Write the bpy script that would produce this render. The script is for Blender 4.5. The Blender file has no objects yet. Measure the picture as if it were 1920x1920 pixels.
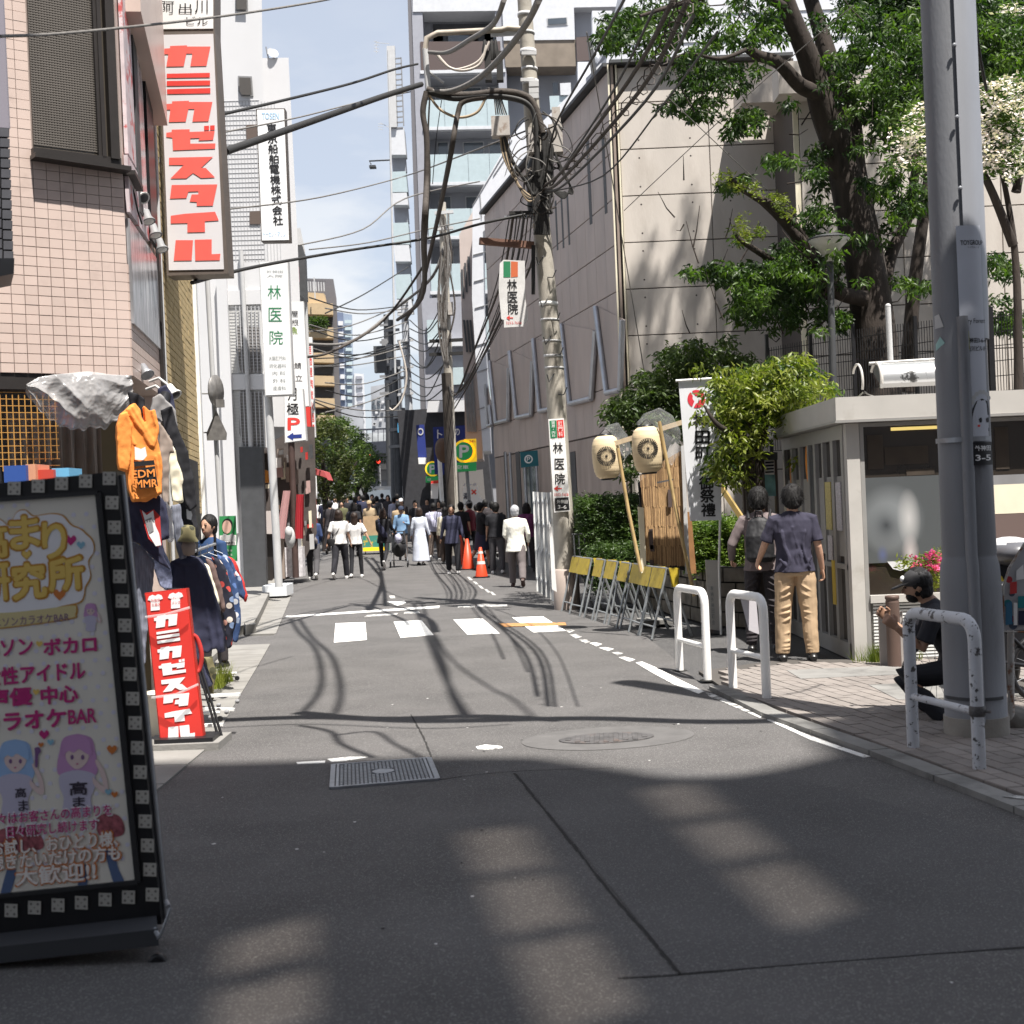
import bpy,bmesh,math,random
import numpy as np
from mathutils import Vector,Matrix,noise as mnoise
random.seed(7);rng=np.random.default_rng(7)
sc=bpy.context.scene
COL=sc.collection
R=math.radians

# ---------------------------------------------------------------- camera
F_PX,CAM_H,ROLL,PITCH=2500.0,1.66,0.042,15/2500.0
fwd=Vector((0,math.cos(PITCH),-math.sin(PITCH)));up0=Vector((0,math.sin(PITCH),math.cos(PITCH)));rt0=Vector((1,0,0))
cr=rt0*math.cos(ROLL)-up0*math.sin(ROLL)
cu=rt0*math.sin(ROLL)+up0*math.cos(ROLL)
camd=bpy.data.cameras.new('camera');cam=bpy.data.objects.new('camera',camd);COL.objects.link(cam)
camd.sensor_width=36;camd.lens=36*F_PX/1920;camd.clip_end=3000;camd.clip_start=.05
camd.dof.use_dof=True;camd.dof.focus_distance=15.0;camd.dof.aperture_fstop=4.5
m=Matrix((cr,cu,-fwd)).transposed().to_4x4();m.translation=(0,0,CAM_H);cam.matrix_world=m
sc.camera=cam
# ---------------------------------------------------------------- light
SUNV=Vector((.22,-.37,1)).normalized()
elev=math.asin(SUNV.z);azim=math.atan2(SUNV.x,SUNV.y)
w=bpy.data.worlds.new('World');sc.world=w;w.use_nodes=True
nt=w.node_tree;nt.nodes.clear()
out=nt.nodes.new('ShaderNodeOutputWorld');bg=nt.nodes.new('ShaderNodeBackground')
sky=nt.nodes.new('ShaderNodeTexSky');sky.sky_type='NISHITA';sky.sun_disc=False
sky.sun_elevation=elev;sky.sun_rotation=azim;sky.air_density=1.0;sky.dust_density=1.6;sky.ozone_density=1.6
bg.inputs['Strength'].default_value=0.08
# clouds: white puffs low over the horizon
tc=nt.nodes.new('ShaderNodeTexCoord');mp=nt.nodes.new('ShaderNodeMapping');mp.inputs['Scale'].default_value=(1,1,2.6)
nz=nt.nodes.new('ShaderNodeTexNoise');nz.inputs['Scale'].default_value=5.5;nz.inputs['Detail'].default_value=7;nz.inputs['Roughness'].default_value=.55
rp=nt.nodes.new('ShaderNodeValToRGB');rp.color_ramp.elements[0].position=.47;rp.color_ramp.elements[1].position=.62
sx=nt.nodes.new('ShaderNodeSeparateXYZ');mr=nt.nodes.new('ShaderNodeMapRange')
mr.inputs['From Min'].default_value=.34;mr.inputs['From Max'].default_value=.10;mr.inputs['To Min'].default_value=.1;mr.inputs['To Max'].default_value=.95;mr.clamp=True
mu=nt.nodes.new('ShaderNodeMath');mu.operation='MULTIPLY'
mx=nt.nodes.new('ShaderNodeMixRGB');mx.inputs['Color2'].default_value=(5.6,5.7,5.8,1);vl=nt.nodes.new('ShaderNodeMixRGB');vl.inputs['Fac'].default_value=.68;vl.inputs['Color2'].default_value=(4.2,4.45,4.95,1)
L=nt.links.new
L(tc.outputs['Generated'],mp.inputs[0]);L(mp.outputs[0],nz.inputs['Vector']);L(nz.outputs['Fac'],rp.inputs[0])
L(tc.outputs['Generated'],sx.inputs[0]);L(sx.outputs['Z'],mr.inputs['Value']);L(rp.outputs[0],mu.inputs[0]);L(mr.outputs[0],mu.inputs[1])
L(sky.outputs[0],vl.inputs['Color1']);L(vl.outputs[0],mx.inputs['Color1']);L(mu.outputs[0],mx.inputs['Fac']);L(mx.outputs[0],bg.inputs['Color']);L(bg.outputs[0],out.inputs[0])
sund=bpy.data.lights.new('sun','SUN');sund.energy=4.7;sund.angle=R(.53);sund.color=(1,.955,.89)
sun=bpy.data.objects.new('sun',sund);COL.objects.link(sun)
sun.rotation_euler=SUNV.to_track_quat('Z','Y').to_euler();sun.location=(3,-6,50)
vs=sc.view_settings;vs.view_transform='Standard';vs.look='None';vs.exposure=1.15;vs.gamma=1;vs.use_curve_mapping=False

# ---------------------------------------------------------------- pixel helpers (photo is 1920 px): a ray of the photograph met with a real plane
def ray(u,v):return fwd+cr*((u-960)/F_PX)-cu*((v-960)/F_PX)
def P(u,v,Y):
    d=ray(u,v);t=Y/d.y;return Vector((d.x*t,Y,CAM_H+d.z*t))
def G(u,v,z=0.0):
    d=ray(u,v);t=(z-CAM_H)/d.z;return Vector((d.x*t,d.y*t,z))
def PL(u,v,pl):
    p,n=pl;d=ray(u,v);o=Vector((0,0,CAM_H));t=(p-o).dot(n)/d.dot(n);return o+d*t
def gz(y):return 0.0 if y<36 else(y-36)*.020
# ---------------------------------------------------------------- materials
MATS={}
def mat(key,col,rough=.7,metal=0.,var=.0,vs_=6.,bump=0.,bs=40.,spec=.4,dirt=None,alpha=1.,trans=0.,emis=None,stretch=None,speck=None,rnd=0.):
    if key in MATS:return MATS[key]
    m=bpy.data.materials.new(key);m.use_nodes=True;n=m.node_tree.nodes;l=m.node_tree.links
    b=n['Principled BSDF'];c=(*col,1)if len(col)==3 else col
    b.inputs['Base Color'].default_value=c;b.inputs['Roughness'].default_value=rough;b.inputs['Metallic'].default_value=metal
    b.inputs['Specular IOR Level'].default_value=spec
    t=n.new('ShaderNodeNewGeometry');src=t.outputs['Position']
    if stretch:
        mp=n.new('ShaderNodeMapping');mp.inputs['Scale'].default_value=stretch;l.new(src,mp.inputs[0]);src=mp.outputs[0]
    last=None
    if var>0:
        nz=n.new('ShaderNodeTexNoise');nz.inputs['Scale'].default_value=vs_;nz.inputs['Detail'].default_value=6;l.new(src,nz.inputs['Vector'])
        r=n.new('ShaderNodeMapRange');r.inputs['From Min'].default_value=.3;r.inputs['From Max'].default_value=.7;r.inputs['To Min'].default_value=1-var;r.inputs['To Max'].default_value=1+var
        l.new(nz.outputs['Fac'],r.inputs['Value'])
        v=n.new('ShaderNodeVectorMath');v.operation='SCALE';v.inputs[0].default_value=c[:3];l.new(r.outputs[0],v.inputs['Scale']);last=v.outputs[0]
    if dirt:   # (colour, scale, threshold, width)
        dc,ds,dt,dw=dirt
        nz=n.new('ShaderNodeTexNoise');nz.inputs['Scale'].default_value=ds;nz.inputs['Detail'].default_value=8;nz.inputs['Roughness'].default_value=.65;l.new(src,nz.inputs['Vector'])
        r=n.new('ShaderNodeMapRange');r.inputs['From Min'].default_value=dt;r.inputs['From Max'].default_value=dt+dw;l.new(nz.outputs['Fac'],r.inputs['Value'])
        mxx=n.new('ShaderNodeMixRGB');mxx.inputs[2].default_value=(*dc,1);l.new(r.outputs[0],mxx.inputs[0])
        if last:l.new(last,mxx.inputs[1])
        else:mxx.inputs[1].default_value=c
        last=mxx.outputs[0]
    if speck:  # (colour, scale, threshold)
        dc,ds,dt=speck
        vo=n.new('ShaderNodeTexVoronoi');vo.inputs['Scale'].default_value=ds;l.new(src,vo.inputs['Vector'])
        sp=n.new('ShaderNodeSeparateXYZ');l.new(vo.outputs['Color'],sp.inputs[0])
        r=n.new('ShaderNodeMapRange');r.inputs['From Min'].default_value=dt;r.inputs['From Max'].default_value=1.0;l.new(sp.outputs[0],r.inputs['Value'])
        mxx=n.new('ShaderNodeMixRGB');mxx.inputs[2].default_value=(*dc,1);l.new(r.outputs[0],mxx.inputs[0])
        if last:l.new(last,mxx.inputs[1])
        else:mxx.inputs[1].default_value=c
        last=mxx.outputs[0]
    if rnd:
        oi=n.new('ShaderNodeObjectInfo');r=n.new('ShaderNodeMapRange');r.inputs['To Min'].default_value=1-rnd;r.inputs['To Max'].default_value=1+rnd;l.new(oi.outputs['Random'],r.inputs['Value'])
        v=n.new('ShaderNodeVectorMath');v.operation='SCALE';l.new(r.outputs[0],v.inputs['Scale'])
        if last:l.new(last,v.inputs[0])
        else:v.inputs[0].default_value=c[:3]
        last=v.outputs[0]
    if last:l.new(last,b.inputs['Base Color'])
    if bump>0:
        nz=n.new('ShaderNodeTexNoise');nz.inputs['Scale'].default_value=bs;nz.inputs['Detail'].default_value=5;l.new(src,nz.inputs['Vector'])
        bp=n.new('ShaderNodeBump');bp.inputs['Strength'].default_value=bump;bp.inputs['Distance'].default_value=.02;l.new(nz.outputs['Fac'],bp.inputs['Height']);l.new(bp.outputs[0],b.inputs['Normal'])
    if trans:b.inputs['Transmission Weight'].default_value=trans
    if alpha<1:b.inputs['Alpha'].default_value=alpha
    if emis:b.inputs['Emission Color'].default_value=(*emis[0],1);b.inputs['Emission Strength'].default_value=emis[1]
    MATS[key]=m;return m
def leafmat(key,col,col2,tr=.35):
    if key in MATS:return MATS[key]
    m=bpy.data.materials.new(key);m.use_nodes=True;n=m.node_tree.nodes;l=m.node_tree.links
    b=n['Principled BSDF'];b.inputs['Roughness'].default_value=.45;b.inputs['Specular IOR Level'].default_value=.45
    t=n.new('ShaderNodeTexCoord');nz=n.new('ShaderNodeTexNoise');nz.inputs['Scale'].default_value=3.5;nz.inputs['Detail'].default_value=4;l.new(t.outputs['Object'],nz.inputs['Vector'])
    rp=n.new('ShaderNodeValToRGB');rp.color_ramp.elements[0].position=.38;rp.color_ramp.elements[1].position=.64
    rp.color_ramp.elements[0].color=(*col,1);rp.color_ramp.elements[1].color=(*col2,1);l.new(nz.outputs['Fac'],rp.inputs[0]);l.new(rp.outputs[0],b.inputs['Base Color'])
    tb=n.new('ShaderNodeBsdfTranslucent');v=n.new('ShaderNodeVectorMath');v.operation='MULTIPLY';v.inputs[1].default_value=(1.6,1.9,.7);l.new(rp.outputs[0],v.inputs[0]);l.new(v.outputs[0],tb.inputs[0])
    ms=n.new('ShaderNodeMixShader');ms.inputs[0].default_value=tr;l.new(b.outputs[0],ms.inputs[1]);l.new(tb.outputs[0],ms.inputs[2]);l.new(ms.outputs[0],n['Material Output'].inputs[0])
    MATS[key]=m;return m
def glass(key,col=(.03,.035,.04),rough=.05):
    return mat(key,col,rough,0,spec=.9,var=.12,vs_=1.5)
def clear(key,col,alpha,rough=.1,bump=0,bs=8):
    m=mat(key,col,rough,alpha=alpha,spec=.8,bump=bump,bs=bs);return m
# ---------------------------------------------------------------- mesh builder
def frame_from(n):
    n=Vector(n).normalized();a=Vector((0,0,1))if abs(n.z)<.95 else Vector((1,0,0))
    u=a.cross(n).normalized();return u,n.cross(u),n
class MB:
    def __init__(s):s.v=[];s.f=[];s.mi=[];s.m=[];s.sm=[]
    def mid(s,m):
        if m not in s.m:s.m.append(m)
        return s.m.index(m)
    def add(s,vs_,fs,m=None,smooth=False):
        b=len(s.v);s.v+=[tuple(x)for x in vs_];k=s.mid(m)if m else 0
        for f in fs:s.f.append(tuple(b+i for i in f));s.mi.append(k);s.sm.append(smooth)
        return s
    def box(s,lo,hi,m=None):
        x0,y0,z0=lo;x1,y1,z1=hi
        return s.add([(x0,y0,z0),(x1,y0,z0),(x1,y1,z0),(x0,y1,z0),(x0,y0,z1),(x1,y0,z1),(x1,y1,z1),(x0,y1,z1)],
                     [(0,3,2,1),(4,5,6,7),(0,1,5,4),(1,2,6,5),(2,3,7,6),(3,0,4,7)],m)
    def obox(s,c,ax,m=None):   # centre, three half-axis vectors
        c=Vector(c);a,b,d=[Vector(x)for x in ax]
        vs_=[c-a-b-d,c+a-b-d,c+a+b-d,c-a+b-d,c-a-b+d,c+a-b+d,c+a+b+d,c-a+b+d]
        fs=[(0,3,2,1),(4,5,6,7),(0,1,5,4),(1,2,6,5),(2,3,7,6),(3,0,4,7)]
        if a.cross(b).dot(d)<0:fs=[tuple(reversed(f))for f in fs]
        return s.add(vs_,fs,m)
    def beam(s,a,b,w,h=None,m=None,upv=(0,0,1)):
        a=Vector(a);b=Vector(b);d=(b-a);n=d.normalized();u=Vector(upv)
        if abs(n.dot(u))>.98:u=Vector((0,1,0))
        x=n.cross(u).normalized();y=x.cross(n);h=h or w
        return s.obox((a+b)/2,(x*w/2,d/2,y*h/2),m)
    def prism(s,pts,ext,m=None,side=None):   # planar polygon pts extruded by vector ext
        pts=[Vector(p)for p in pts];ext=Vector(ext);n=len(pts)
        nn=Vector((0,0,0))
        for i in range(n):nn+=(pts[i]-pts[0]).cross(pts[(i+1)%n]-pts[0])
        if nn.dot(ext)>0:pts=pts[::-1]
        q=[p+ext for p in pts]
        s.add(pts,[tuple(range(n))],m)
        s.add(q,[tuple(reversed(range(n)))],side or m)
        s.add(pts+q,[(i,n+i,n+(i+1)%n,(i+1)%n)for i in range(n)],side or m)
        return s
    def tube(s,pts,r,n=8,m=None,cap=True,smooth=True):
        pts=[Vector(p)for p in pts];k=len(pts);rr=r if hasattr(r,'__len__')else[r]*k
        vs_=[];pu=None
        for i,p in enumerate(pts):
            t=(pts[min(i+1,k-1)]-pts[max(i-1,0)])
            if t.length<1e-9:t=Vector((0,0,1))
            t.normalize()
            if pu is None:u,v,_=frame_from(t)
            else:
                u=pu-t*pu.dot(t)
                if u.length<1e-6:u,v,_=frame_from(t)
                u.normalize();v=t.cross(u)
            pu=u
            for j in range(n):
                a=2*math.pi*j/n;vs_.append(p+(u*math.cos(a)+v*math.sin(a))*rr[i])
        fs=[(i*n+j,i*n+(j+1)%n,(i+1)*n+(j+1)%n,(i+1)*n+j)for i in range(k-1)for j in range(n)]
        s.add(vs_,fs,m,smooth)
        if cap:s.add(vs_[:n],[tuple(reversed(range(n)))],m);s.add(vs_[-n:],[tuple(range(n))],m)
        return s
    def lathe(s,prof,c=(0,0,0),axis=(0,0,1),n=20,m=None,smooth=True):  # prof: (r, h)
        c=Vector(c);u,v,a=frame_from(axis);vs_=[];k=len(prof)
        for r_,h in prof:
            for j in range(n):
                t=2*math.pi*j/n;vs_.append(c+a*h+(u*math.cos(t)+v*math.sin(t))*max(r_,1e-4))
        fs=[(i*n+j,i*n+(j+1)%n,(i+1)*n+(j+1)%n,(i+1)*n+j)for i in range(k-1)for j in range(n)]
        s.add(vs_,fs,m,smooth)
        s.add(vs_[:n],[tuple(reversed(range(n)))],m);s.add(vs_[-n:],[tuple(range(n))],m)
        return s
    def ell(s,c,rad,m=None,n=12,k=8,rot=None):
        c=Vector(c);vs_=[]
        for i in range(k+1):
            ph=math.pi*i/k
            for j in range(n):
                th=2*math.pi*j/n;p=Vector((rad[0]*math.sin(ph)*math.cos(th),rad[1]*math.sin(ph)*math.sin(th),rad[2]*math.cos(ph)))
                if ph in(0,math.pi):p+=Vector((math.cos(th),math.sin(th),0))*1e-4
                if rot:p=rot@p
                vs_.append(c+p)
        fs=[(i*n+j,(i+1)*n+j,(i+1)*n+(j+1)%n,i*n+(j+1)%n)for i in range(k)for j in range(n)]
        return s.add(vs_,fs,m,True)
    def loft(s,rings,m=None,n=14,smooth=True):  # rings: (centre, ax vector, ay vector)
        vs_=[];k=len(rings)
        for c,a,b in rings:
            c=Vector(c);a=Vector(a);b=Vector(b)
            for j in range(n):
                t=2*math.pi*j/n;vs_.append(c+a*math.cos(t)+b*math.sin(t))
        fs=[(i*n+j,i*n+(j+1)%n,(i+1)*n+(j+1)%n,(i+1)*n+j)for i in range(k-1)for j in range(n)]
        s.add(vs_,fs,m,smooth);s.add(vs_[:n],[tuple(reversed(range(n)))],m);s.add(vs_[-n:],[tuple(range(n))],m)
        return s
    def mesh(s,name,mats=None,off=None):
        me=bpy.data.meshes.new(name);o=Vector(off)if off else None
        vv=[(x-o.x,y-o.y,z-o.z)for x,y,z in s.v]if o else s.v
        me.from_pydata(vv,[],s.f);ms=s.m if s.m and s.m[0]is not None else([mats]if mats else[])
        if mats and not s.m:ms=[mats]
        for q in ms:me.materials.append(q)
        if s.f:
            me.polygons.foreach_set('material_index',s.mi);me.polygons.foreach_set('use_smooth',s.sm)
        me.update();return me
    def build(s,name,mt=None,parent=None,label=None,kind=None,base=None):
        """parent given: mesh in world coordinates becomes a child placed relative to the parent; else a top-level object with its origin at its base"""
        if mt and s.m==[]:s.m=[mt];s.mi=[0]*len(s.f)
        if not s.m and mt:s.m=[mt]
        if parent is not None:off=wloc(parent)
        else:
            a=np.array(s.v);off=Vector(base)if base else Vector(((a[:,0].min()+a[:,0].max())/2,(a[:,1].min()+a[:,1].max())/2,a[:,2].min()))
        me=s.mesh(name,mt,off);ob=bpy.data.objects.new(name,me);COL.objects.link(ob)
        if parent is not None:ob.parent=parent
        else:ob.location=off
        if label:ob['label']=label
        if kind:ob['kind']=kind
        return ob
def wloc(o):
    v=Vector(o.location)
    while o.parent:o=o.parent;v+=Vector(o.location)
    return v
def thing(name,label,cat,loc,group=None):
    o=bpy.data.objects.new(name,None);COL.objects.link(o);o.location=loc;o.empty_display_size=.2
    o['label']=label;o['category']=cat
    if group:o['group']=group
    return o
def tag(o,label,cat,group=None):
    o['label']=label;o['category']=cat
    if group:o['group']=group
    return o
def struct(o):o['kind']='structure';return o
def children(o):return[c for c in CH if c.parent==o]
def dup(root,loc,label,rz=None,scale=None):
    r=root.copy();COL.objects.link(r);r.location=loc;r['label']=label
    if rz is not None:r.rotation_euler=(0,0,rz)
    if scale:r.scale=scale
    for c in list(root.children):
        d=c.copy();COL.objects.link(d);d.parent=r
        for g in list(c.children):
            e=g.copy();COL.objects.link(e);e.parent=d
    return r
# one-by-one pieces on a wall or floor; 300 nearest singly, the rest joined
def pieces(name,parent,specs,m,tris_mesh):
    """specs: list of (centre, U half, V half, N half) world vectors; pieces are bevel-edged slabs sharing one mesh"""
    specs=sorted(specs,key=lambda q:-(Vector(q[1]).length*Vector(q[2]).length)/(Vector(q[0])-Vector((0,0,1.66))).length_squared)
    off=wloc(parent)
    for c,a,b,n in specs[:300]:
        ob=bpy.data.objects.new(name,tris_mesh);COL.objects.link(ob);ob.parent=parent
        mt=Matrix((Vector(a),Vector(b),Vector(n))).transposed().to_4x4();mt.translation=Vector(c)-off;ob.matrix_local=mt
    if specs[300:]:
        mb=MB()
        for c,a,b,n in specs[300:]:mb.obox(c,(a,b,n))
        mb.build(name+'_field',m,parent,kind='stuff')
def slab_mesh(name,m,bev=.06):
    q=1-bev;v=[]
    for z,k in((-1,1),(.6,1),(1,q)):
        v+=[(-k,-k,z),(k,-k,z),(k,k,z),(-k,k,z)]
    f=[(0,3,2,1),(8,9,10,11)]
    for l_ in(0,4):
        for i in range(4):f.append((l_+i,l_+(i+1)%4,l_+4+(i+1)%4,l_+4+i))
    me=bpy.data.meshes.new(name);me.from_pydata(v,[],f);me.materials.append(m);me.update();return me
# ---------------------------------------------------------------- lettering
GL={}
def glyph(s,bold=0.0):
    k=(s,bold)
    if k not in GL:
        cv=bpy.data.curves.new('t','FONT');cv.body=s;cv.size=1;cv.offset=bold;cv.resolution_u=3
        o=bpy.data.objects.new('t',cv);me=bpy.data.meshes.new_from_object(o)
        vs_=[(v.co.x,v.co.y)for v in me.vertices];fs=[tuple(p.vertices)for p in me.polygons]
        bpy.data.objects.remove(o);bpy.data.curves.remove(cv);bpy.data.meshes.remove(me)
        if vs_:
            xs=[v[0]for v in vs_];ys=[v[1]for v in vs_];bb=(min(xs),max(xs),min(ys),max(ys))
        else:bb=(0,.3,0,1)
        GL[k]=(vs_,fs,bb)
    return GL[k]
def text_px(mb,s,x0,y0,x1,y1,pl,m,bold=.0,rot=0.,lift=.004,sh=0.):
    """write s so that it fills the box (x0,y0)-(x1,y1) of the plane as seen, rotated by rot about its top-left corner; vertical strings via vtext"""
    if bold>.012:
        e=bold*(abs(x1-x0)/max(1,len(s)))*.8
        for k_,(ex,ey)in enumerate(((0,0),(e,0),(-e,0),(0,e),(0,-e),(e*.7,e*.7),(-e*.7,-e*.7),(e*.7,-e*.7),(-e*.7,e*.7))):text_px(mb,s,x0+ex,y0+ey,x1+ex,y1+ey,pl,m,0,rot,lift+k_*.00012,sh)
        return
    vs_,fs,bb=glyph(s,0)
    if not vs_:return
    n=pl[1]if(Vector((0,0,CAM_H))-pl[0]).dot(pl[1])>0 else-pl[1]
    c_,s_=math.cos(rot),math.sin(rot);q=[]
    for x,y in vs_:
        u=(x-bb[0])/(bb[1]-bb[0]+1e-9)*(x1-x0);v=(bb[3]-y)/(bb[3]-bb[2]+1e-9)*(y1-y0)
        u+=-sh*v
        px,py=x0+u*c_-v*s_,y0+u*s_+v*c_
        q.append(PL(px,py,pl)+n*lift)
    a=[q[i]for i in(fs[0][0],fs[0][1],fs[0][2])]
    if(a[1]-a[0]).cross(a[2]-a[0]).dot(n)<0:fs=[tuple(reversed(f))for f in fs]
    mb.add(q,fs,m)
def vtext(mb,s,xc,y0,y1,wpx,pl,m,bold=.0,gap=.12,lean=.042,lf=.014):
    k=len(s);h=(y1-y0)/k
    for i,ch in enumerate(s):
        if ch in ' ':continue
        ya=y0+i*h+h*gap/2;yb=y0+(i+1)*h-h*gap/2;cx=xc+(ya-y0)*lean
        if ch in '・':text_px(mb,ch,cx-wpx*.15,(ya+yb)/2-h*.1,cx+wpx*.15,(ya+yb)/2+h*.1,pl,m,bold,lean*-1,lf)
        else:text_px(mb,ch,cx-wpx/2,ya,cx+wpx/2,yb,pl,m,bold,-lean,lf)
def poly_px(mb,pts,pl,m,lift=.004,th=None,sl=None):
    n=pl[1]if(Vector((0,0,CAM_H))-pl[0]).dot(pl[1])>0 else-pl[1]
    q=[PL(x,y,pl)+n*lift for x,y in pts]
    if th:mb.prism(q,-n*th+(Vector((sl*th,0,0))if sl else Vector((0,0,0))),m)
    else:
        nn=Vector((0,0,0))
        for i in range(len(q)):nn+=(q[i]-q[0]).cross(q[(i+1)%len(q)]-q[0])
        if nn.dot(n)<0:q=q[::-1]
        mb.add(q,[tuple(range(len(q)))],m)
def disc_px(mb,cx,cy,rx,ry,pl,m,lift=.004,n=24,th=None,a0=0):
    poly_px(mb,[(cx+rx*math.cos(2*math.pi*i/n+a0),cy+ry*math.sin(2*math.pi*i/n+a0))for i in range(n)],pl,m,lift,th)
def YP(Y,yaw=0.):return(P(960,945,Y),Vector((math.sin(yaw),-math.cos(yaw),0)))
def YPx(px,Y,yaw):return(P(px,945,Y),Vector((math.sin(yaw),-math.cos(yaw),0)))
def catenary(a,b,sag,n=12):
    a=Vector(a);b=Vector(b);return[a.lerp(b,i/n)-Vector((0,0,1))*sag*4*(i/n)*(1-i/n)for i in range(n+1)]
def spline(pts,sub=6):
    pts=[Vector(p)for p in pts];o=[]
    for i in range(len(pts)-1):
        p0=pts[max(i-1,0)];p1=pts[i];p2=pts[i+1];p3=pts[min(i+2,len(pts)-1)]
        for k in range(sub):
            t=k/sub;o.append(.5*((2*p1)+(-p0+p2)*t+(2*p0-5*p1+4*p2-p3)*t*t+(-p0+3*p1-3*p2+p3)*t**3))
    o.append(pts[-1]);return o
SCR=bpy.data.scenes.new('scratch')
def remesh(mb,voxel,smooth=4,fac=.5,wr=0.,wrs=9.):
    me=mb.mesh('tmp');o=bpy.data.objects.new('tmp',me);SCR.collection.objects.link(o)
    r=o.modifiers.new('r','REMESH');r.mode='VOXEL';r.voxel_size=voxel;r.use_smooth_shade=True
    if smooth:s=o.modifiers.new('s','SMOOTH');s.iterations=smooth;s.factor=fac
    vl_=SCR.view_layers[0];vl_.update();dg=vl_.depsgraph;ev=o.evaluated_get(dg);out_=bpy.data.meshes.new_from_object(ev)
    bpy.data.objects.remove(o);bpy.data.meshes.remove(me)
    if wr:
        nv=len(out_.vertices);co=np.empty(nv*3,np.float32);no=np.empty(nv*3,np.float32);out_.vertices.foreach_get('co',co);out_.vertex_normals.foreach_get('vector',no);co=co.reshape(-1,3);no=no.reshape(-1,3)
        k=np.array([mnoise.noise((p[0]*wrs,p[1]*wrs,p[2]*wrs*.55))+.5*mnoise.noise((p[0]*wrs*2.3+5,p[1]*wrs*2.3,p[2]*wrs*1.6))for p in co.tolist()])
        co=co+no*(k*wr)[:,None];out_.vertices.foreach_set('co',co.astype(np.float32).ravel())
    out_.update();return out_
def from_mesh(name,me,m,parent,shift=None):
    me.materials.clear();me.materials.append(m);me.name=name
    ob=bpy.data.objects.new(name,me);COL.objects.link(ob);ob.parent=parent
    return ob
# ================================================================ SETTING: ground, road, kerbs, pavements
M_asph=mat('asphalt',(.096,.0915,.0905),.88,var=.13,vs_=1.3,bump=.4,bs=160,speck=((.21,.205,.195),190,.80),dirt=((.062,.060,.060),.8,.50,.3),spec=.25)
M_asph2=mat('asphalt_new',(.070,.069,.070),.9,var=.12,vs_=2.5,bump=.5,bs=170,speck=((.24,.23,.22),200,.82),spec=.25)
M_paint=mat('road_paint',(.78,.77,.74),.6,var=.06,vs_=12,bump=.2,bs=90,dirt=((.16,.155,.15),9,.57,.10))
M_paintw=mat('road_paint_worn',(.58,.57,.55),.7,var=.1,vs_=14,dirt=((.10,.098,.096),11,.46,.12))
M_conc=mat('concrete_light',(.215,.207,.193),.85,var=.14,vs_=3,bump=.25,bs=60,dirt=((.19,.18,.165),2.2,.52,.2))
M_concd=mat('concrete_dark',(.20,.195,.185),.85,var=.16,vs_=3,bump=.25,bs=60,dirt=((.09,.088,.083),2.5,.5,.2))
M_brick=mat('paving_brick',(.225,.20,.183),.85,var=.12,rnd=.14,vs_=2.2,bump=.2,bs=70,dirt=((.15,.135,.125),1.6,.52,.22))
M_joint=mat('joint_dark',(.022,.021,.02),.95)
M_iron=mat('cast_iron',(.115,.11,.11),.6,.35,var=.3,vs_=10,bump=.35,bs=70,dirt=((.16,.08,.045),5,.55,.2))
M_steel=mat('grey_steel',(.33,.34,.36),.45,.6,var=.12,vs_=8,bump=.1)
M_white=mat('white_paint',(.80,.80,.78),.35,var=.04,vs_=8,spec=.5)
M_black=mat('black_paint',(.012,.012,.014),.4,var=.2,vs_=8)
M_dgrey=mat('dark_grey',(.06,.062,.066),.6,var=.15,vs_=5)
M_mgrey=mat('mid_grey',(.22,.22,.225),.6,var=.1,vs_=5)
M_lgrey=mat('light_grey',(.48,.48,.48),.6,var=.06,vs_=5)

# ground sheet, one grid reaching far, rising gently up the hill
def sheet(name,xs,ys,z,m):
    mb=MB();nx,ny=len(xs),len(ys)
    v=[(x,y,z+gz(y))for y in ys for x in xs]
    mb.add(v,[(j*nx+i,j*nx+i+1,(j+1)*nx+i+1,(j+1)*nx+i)for j in range(ny-1)for i in range(nx-1)],m)
    return struct(mb.build(name,m))
sheet('ground',[-600,-60,-12,0,12,60,600],[-60,0,20,36,60,120,300,900],-.02,M_asph2)
def strip(name,left,right,z,m):   # left/right lists of (x, y)
    mb=MB();k=len(left)
    v=[(x,y,z+gz(y))for x,y in left]+[(x,y,z+gz(y))for x,y in right]
    mb.add(v,[(i,k+i,k+i+1,i+1)for i in range(k-1)],m);return struct(mb.build(name,m))
LE=[(-2.4,-3),(-2.2,5),(-2.25,9.6),(-2.56,12.2),(-2.9,15),(-3.3,18.2),(-4.43,26.3),(-5.31,31.4),(-5.8,36),(-6.6,44),(-8.2,60),(-12,100),(-17,150)]
RE=[(3.6,-3),(2.75,5),(2.46,6.7),(2.16,8.3),(1.79,9.9),(1.6,11.5),(1.6,14),(1.5,18),(.9,24),(-.1,31),(-.7,36),(-1.9,44),(-3.9,60),(-7.5,100),(-12,150)]
def interp(L_,y):
    for(x0,y0),(x1,y1)in zip(L_,L_[1:]):
        if y0<=y<=y1:return x0+(x1-x0)*(y-y0)/(y1-y0)
    return L_[-1][0]
ys=sorted(set([-3,0,3,5,6.7,8.3,9.9,11.5,14,18,21,24,28,31,36,44,60,80,100,150]))
strip('road',[(interp(LE,y)-.02,y)for y in ys],[(interp(RE,y),y)for y in ys],0.0,M_asph)
# side street to the left of the crossing
strip('side_street',[(-40,16.6),(-40,18.3)],[(-2.9,16.6),(-3.2,18.3)],-.004,M_asph)

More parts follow.
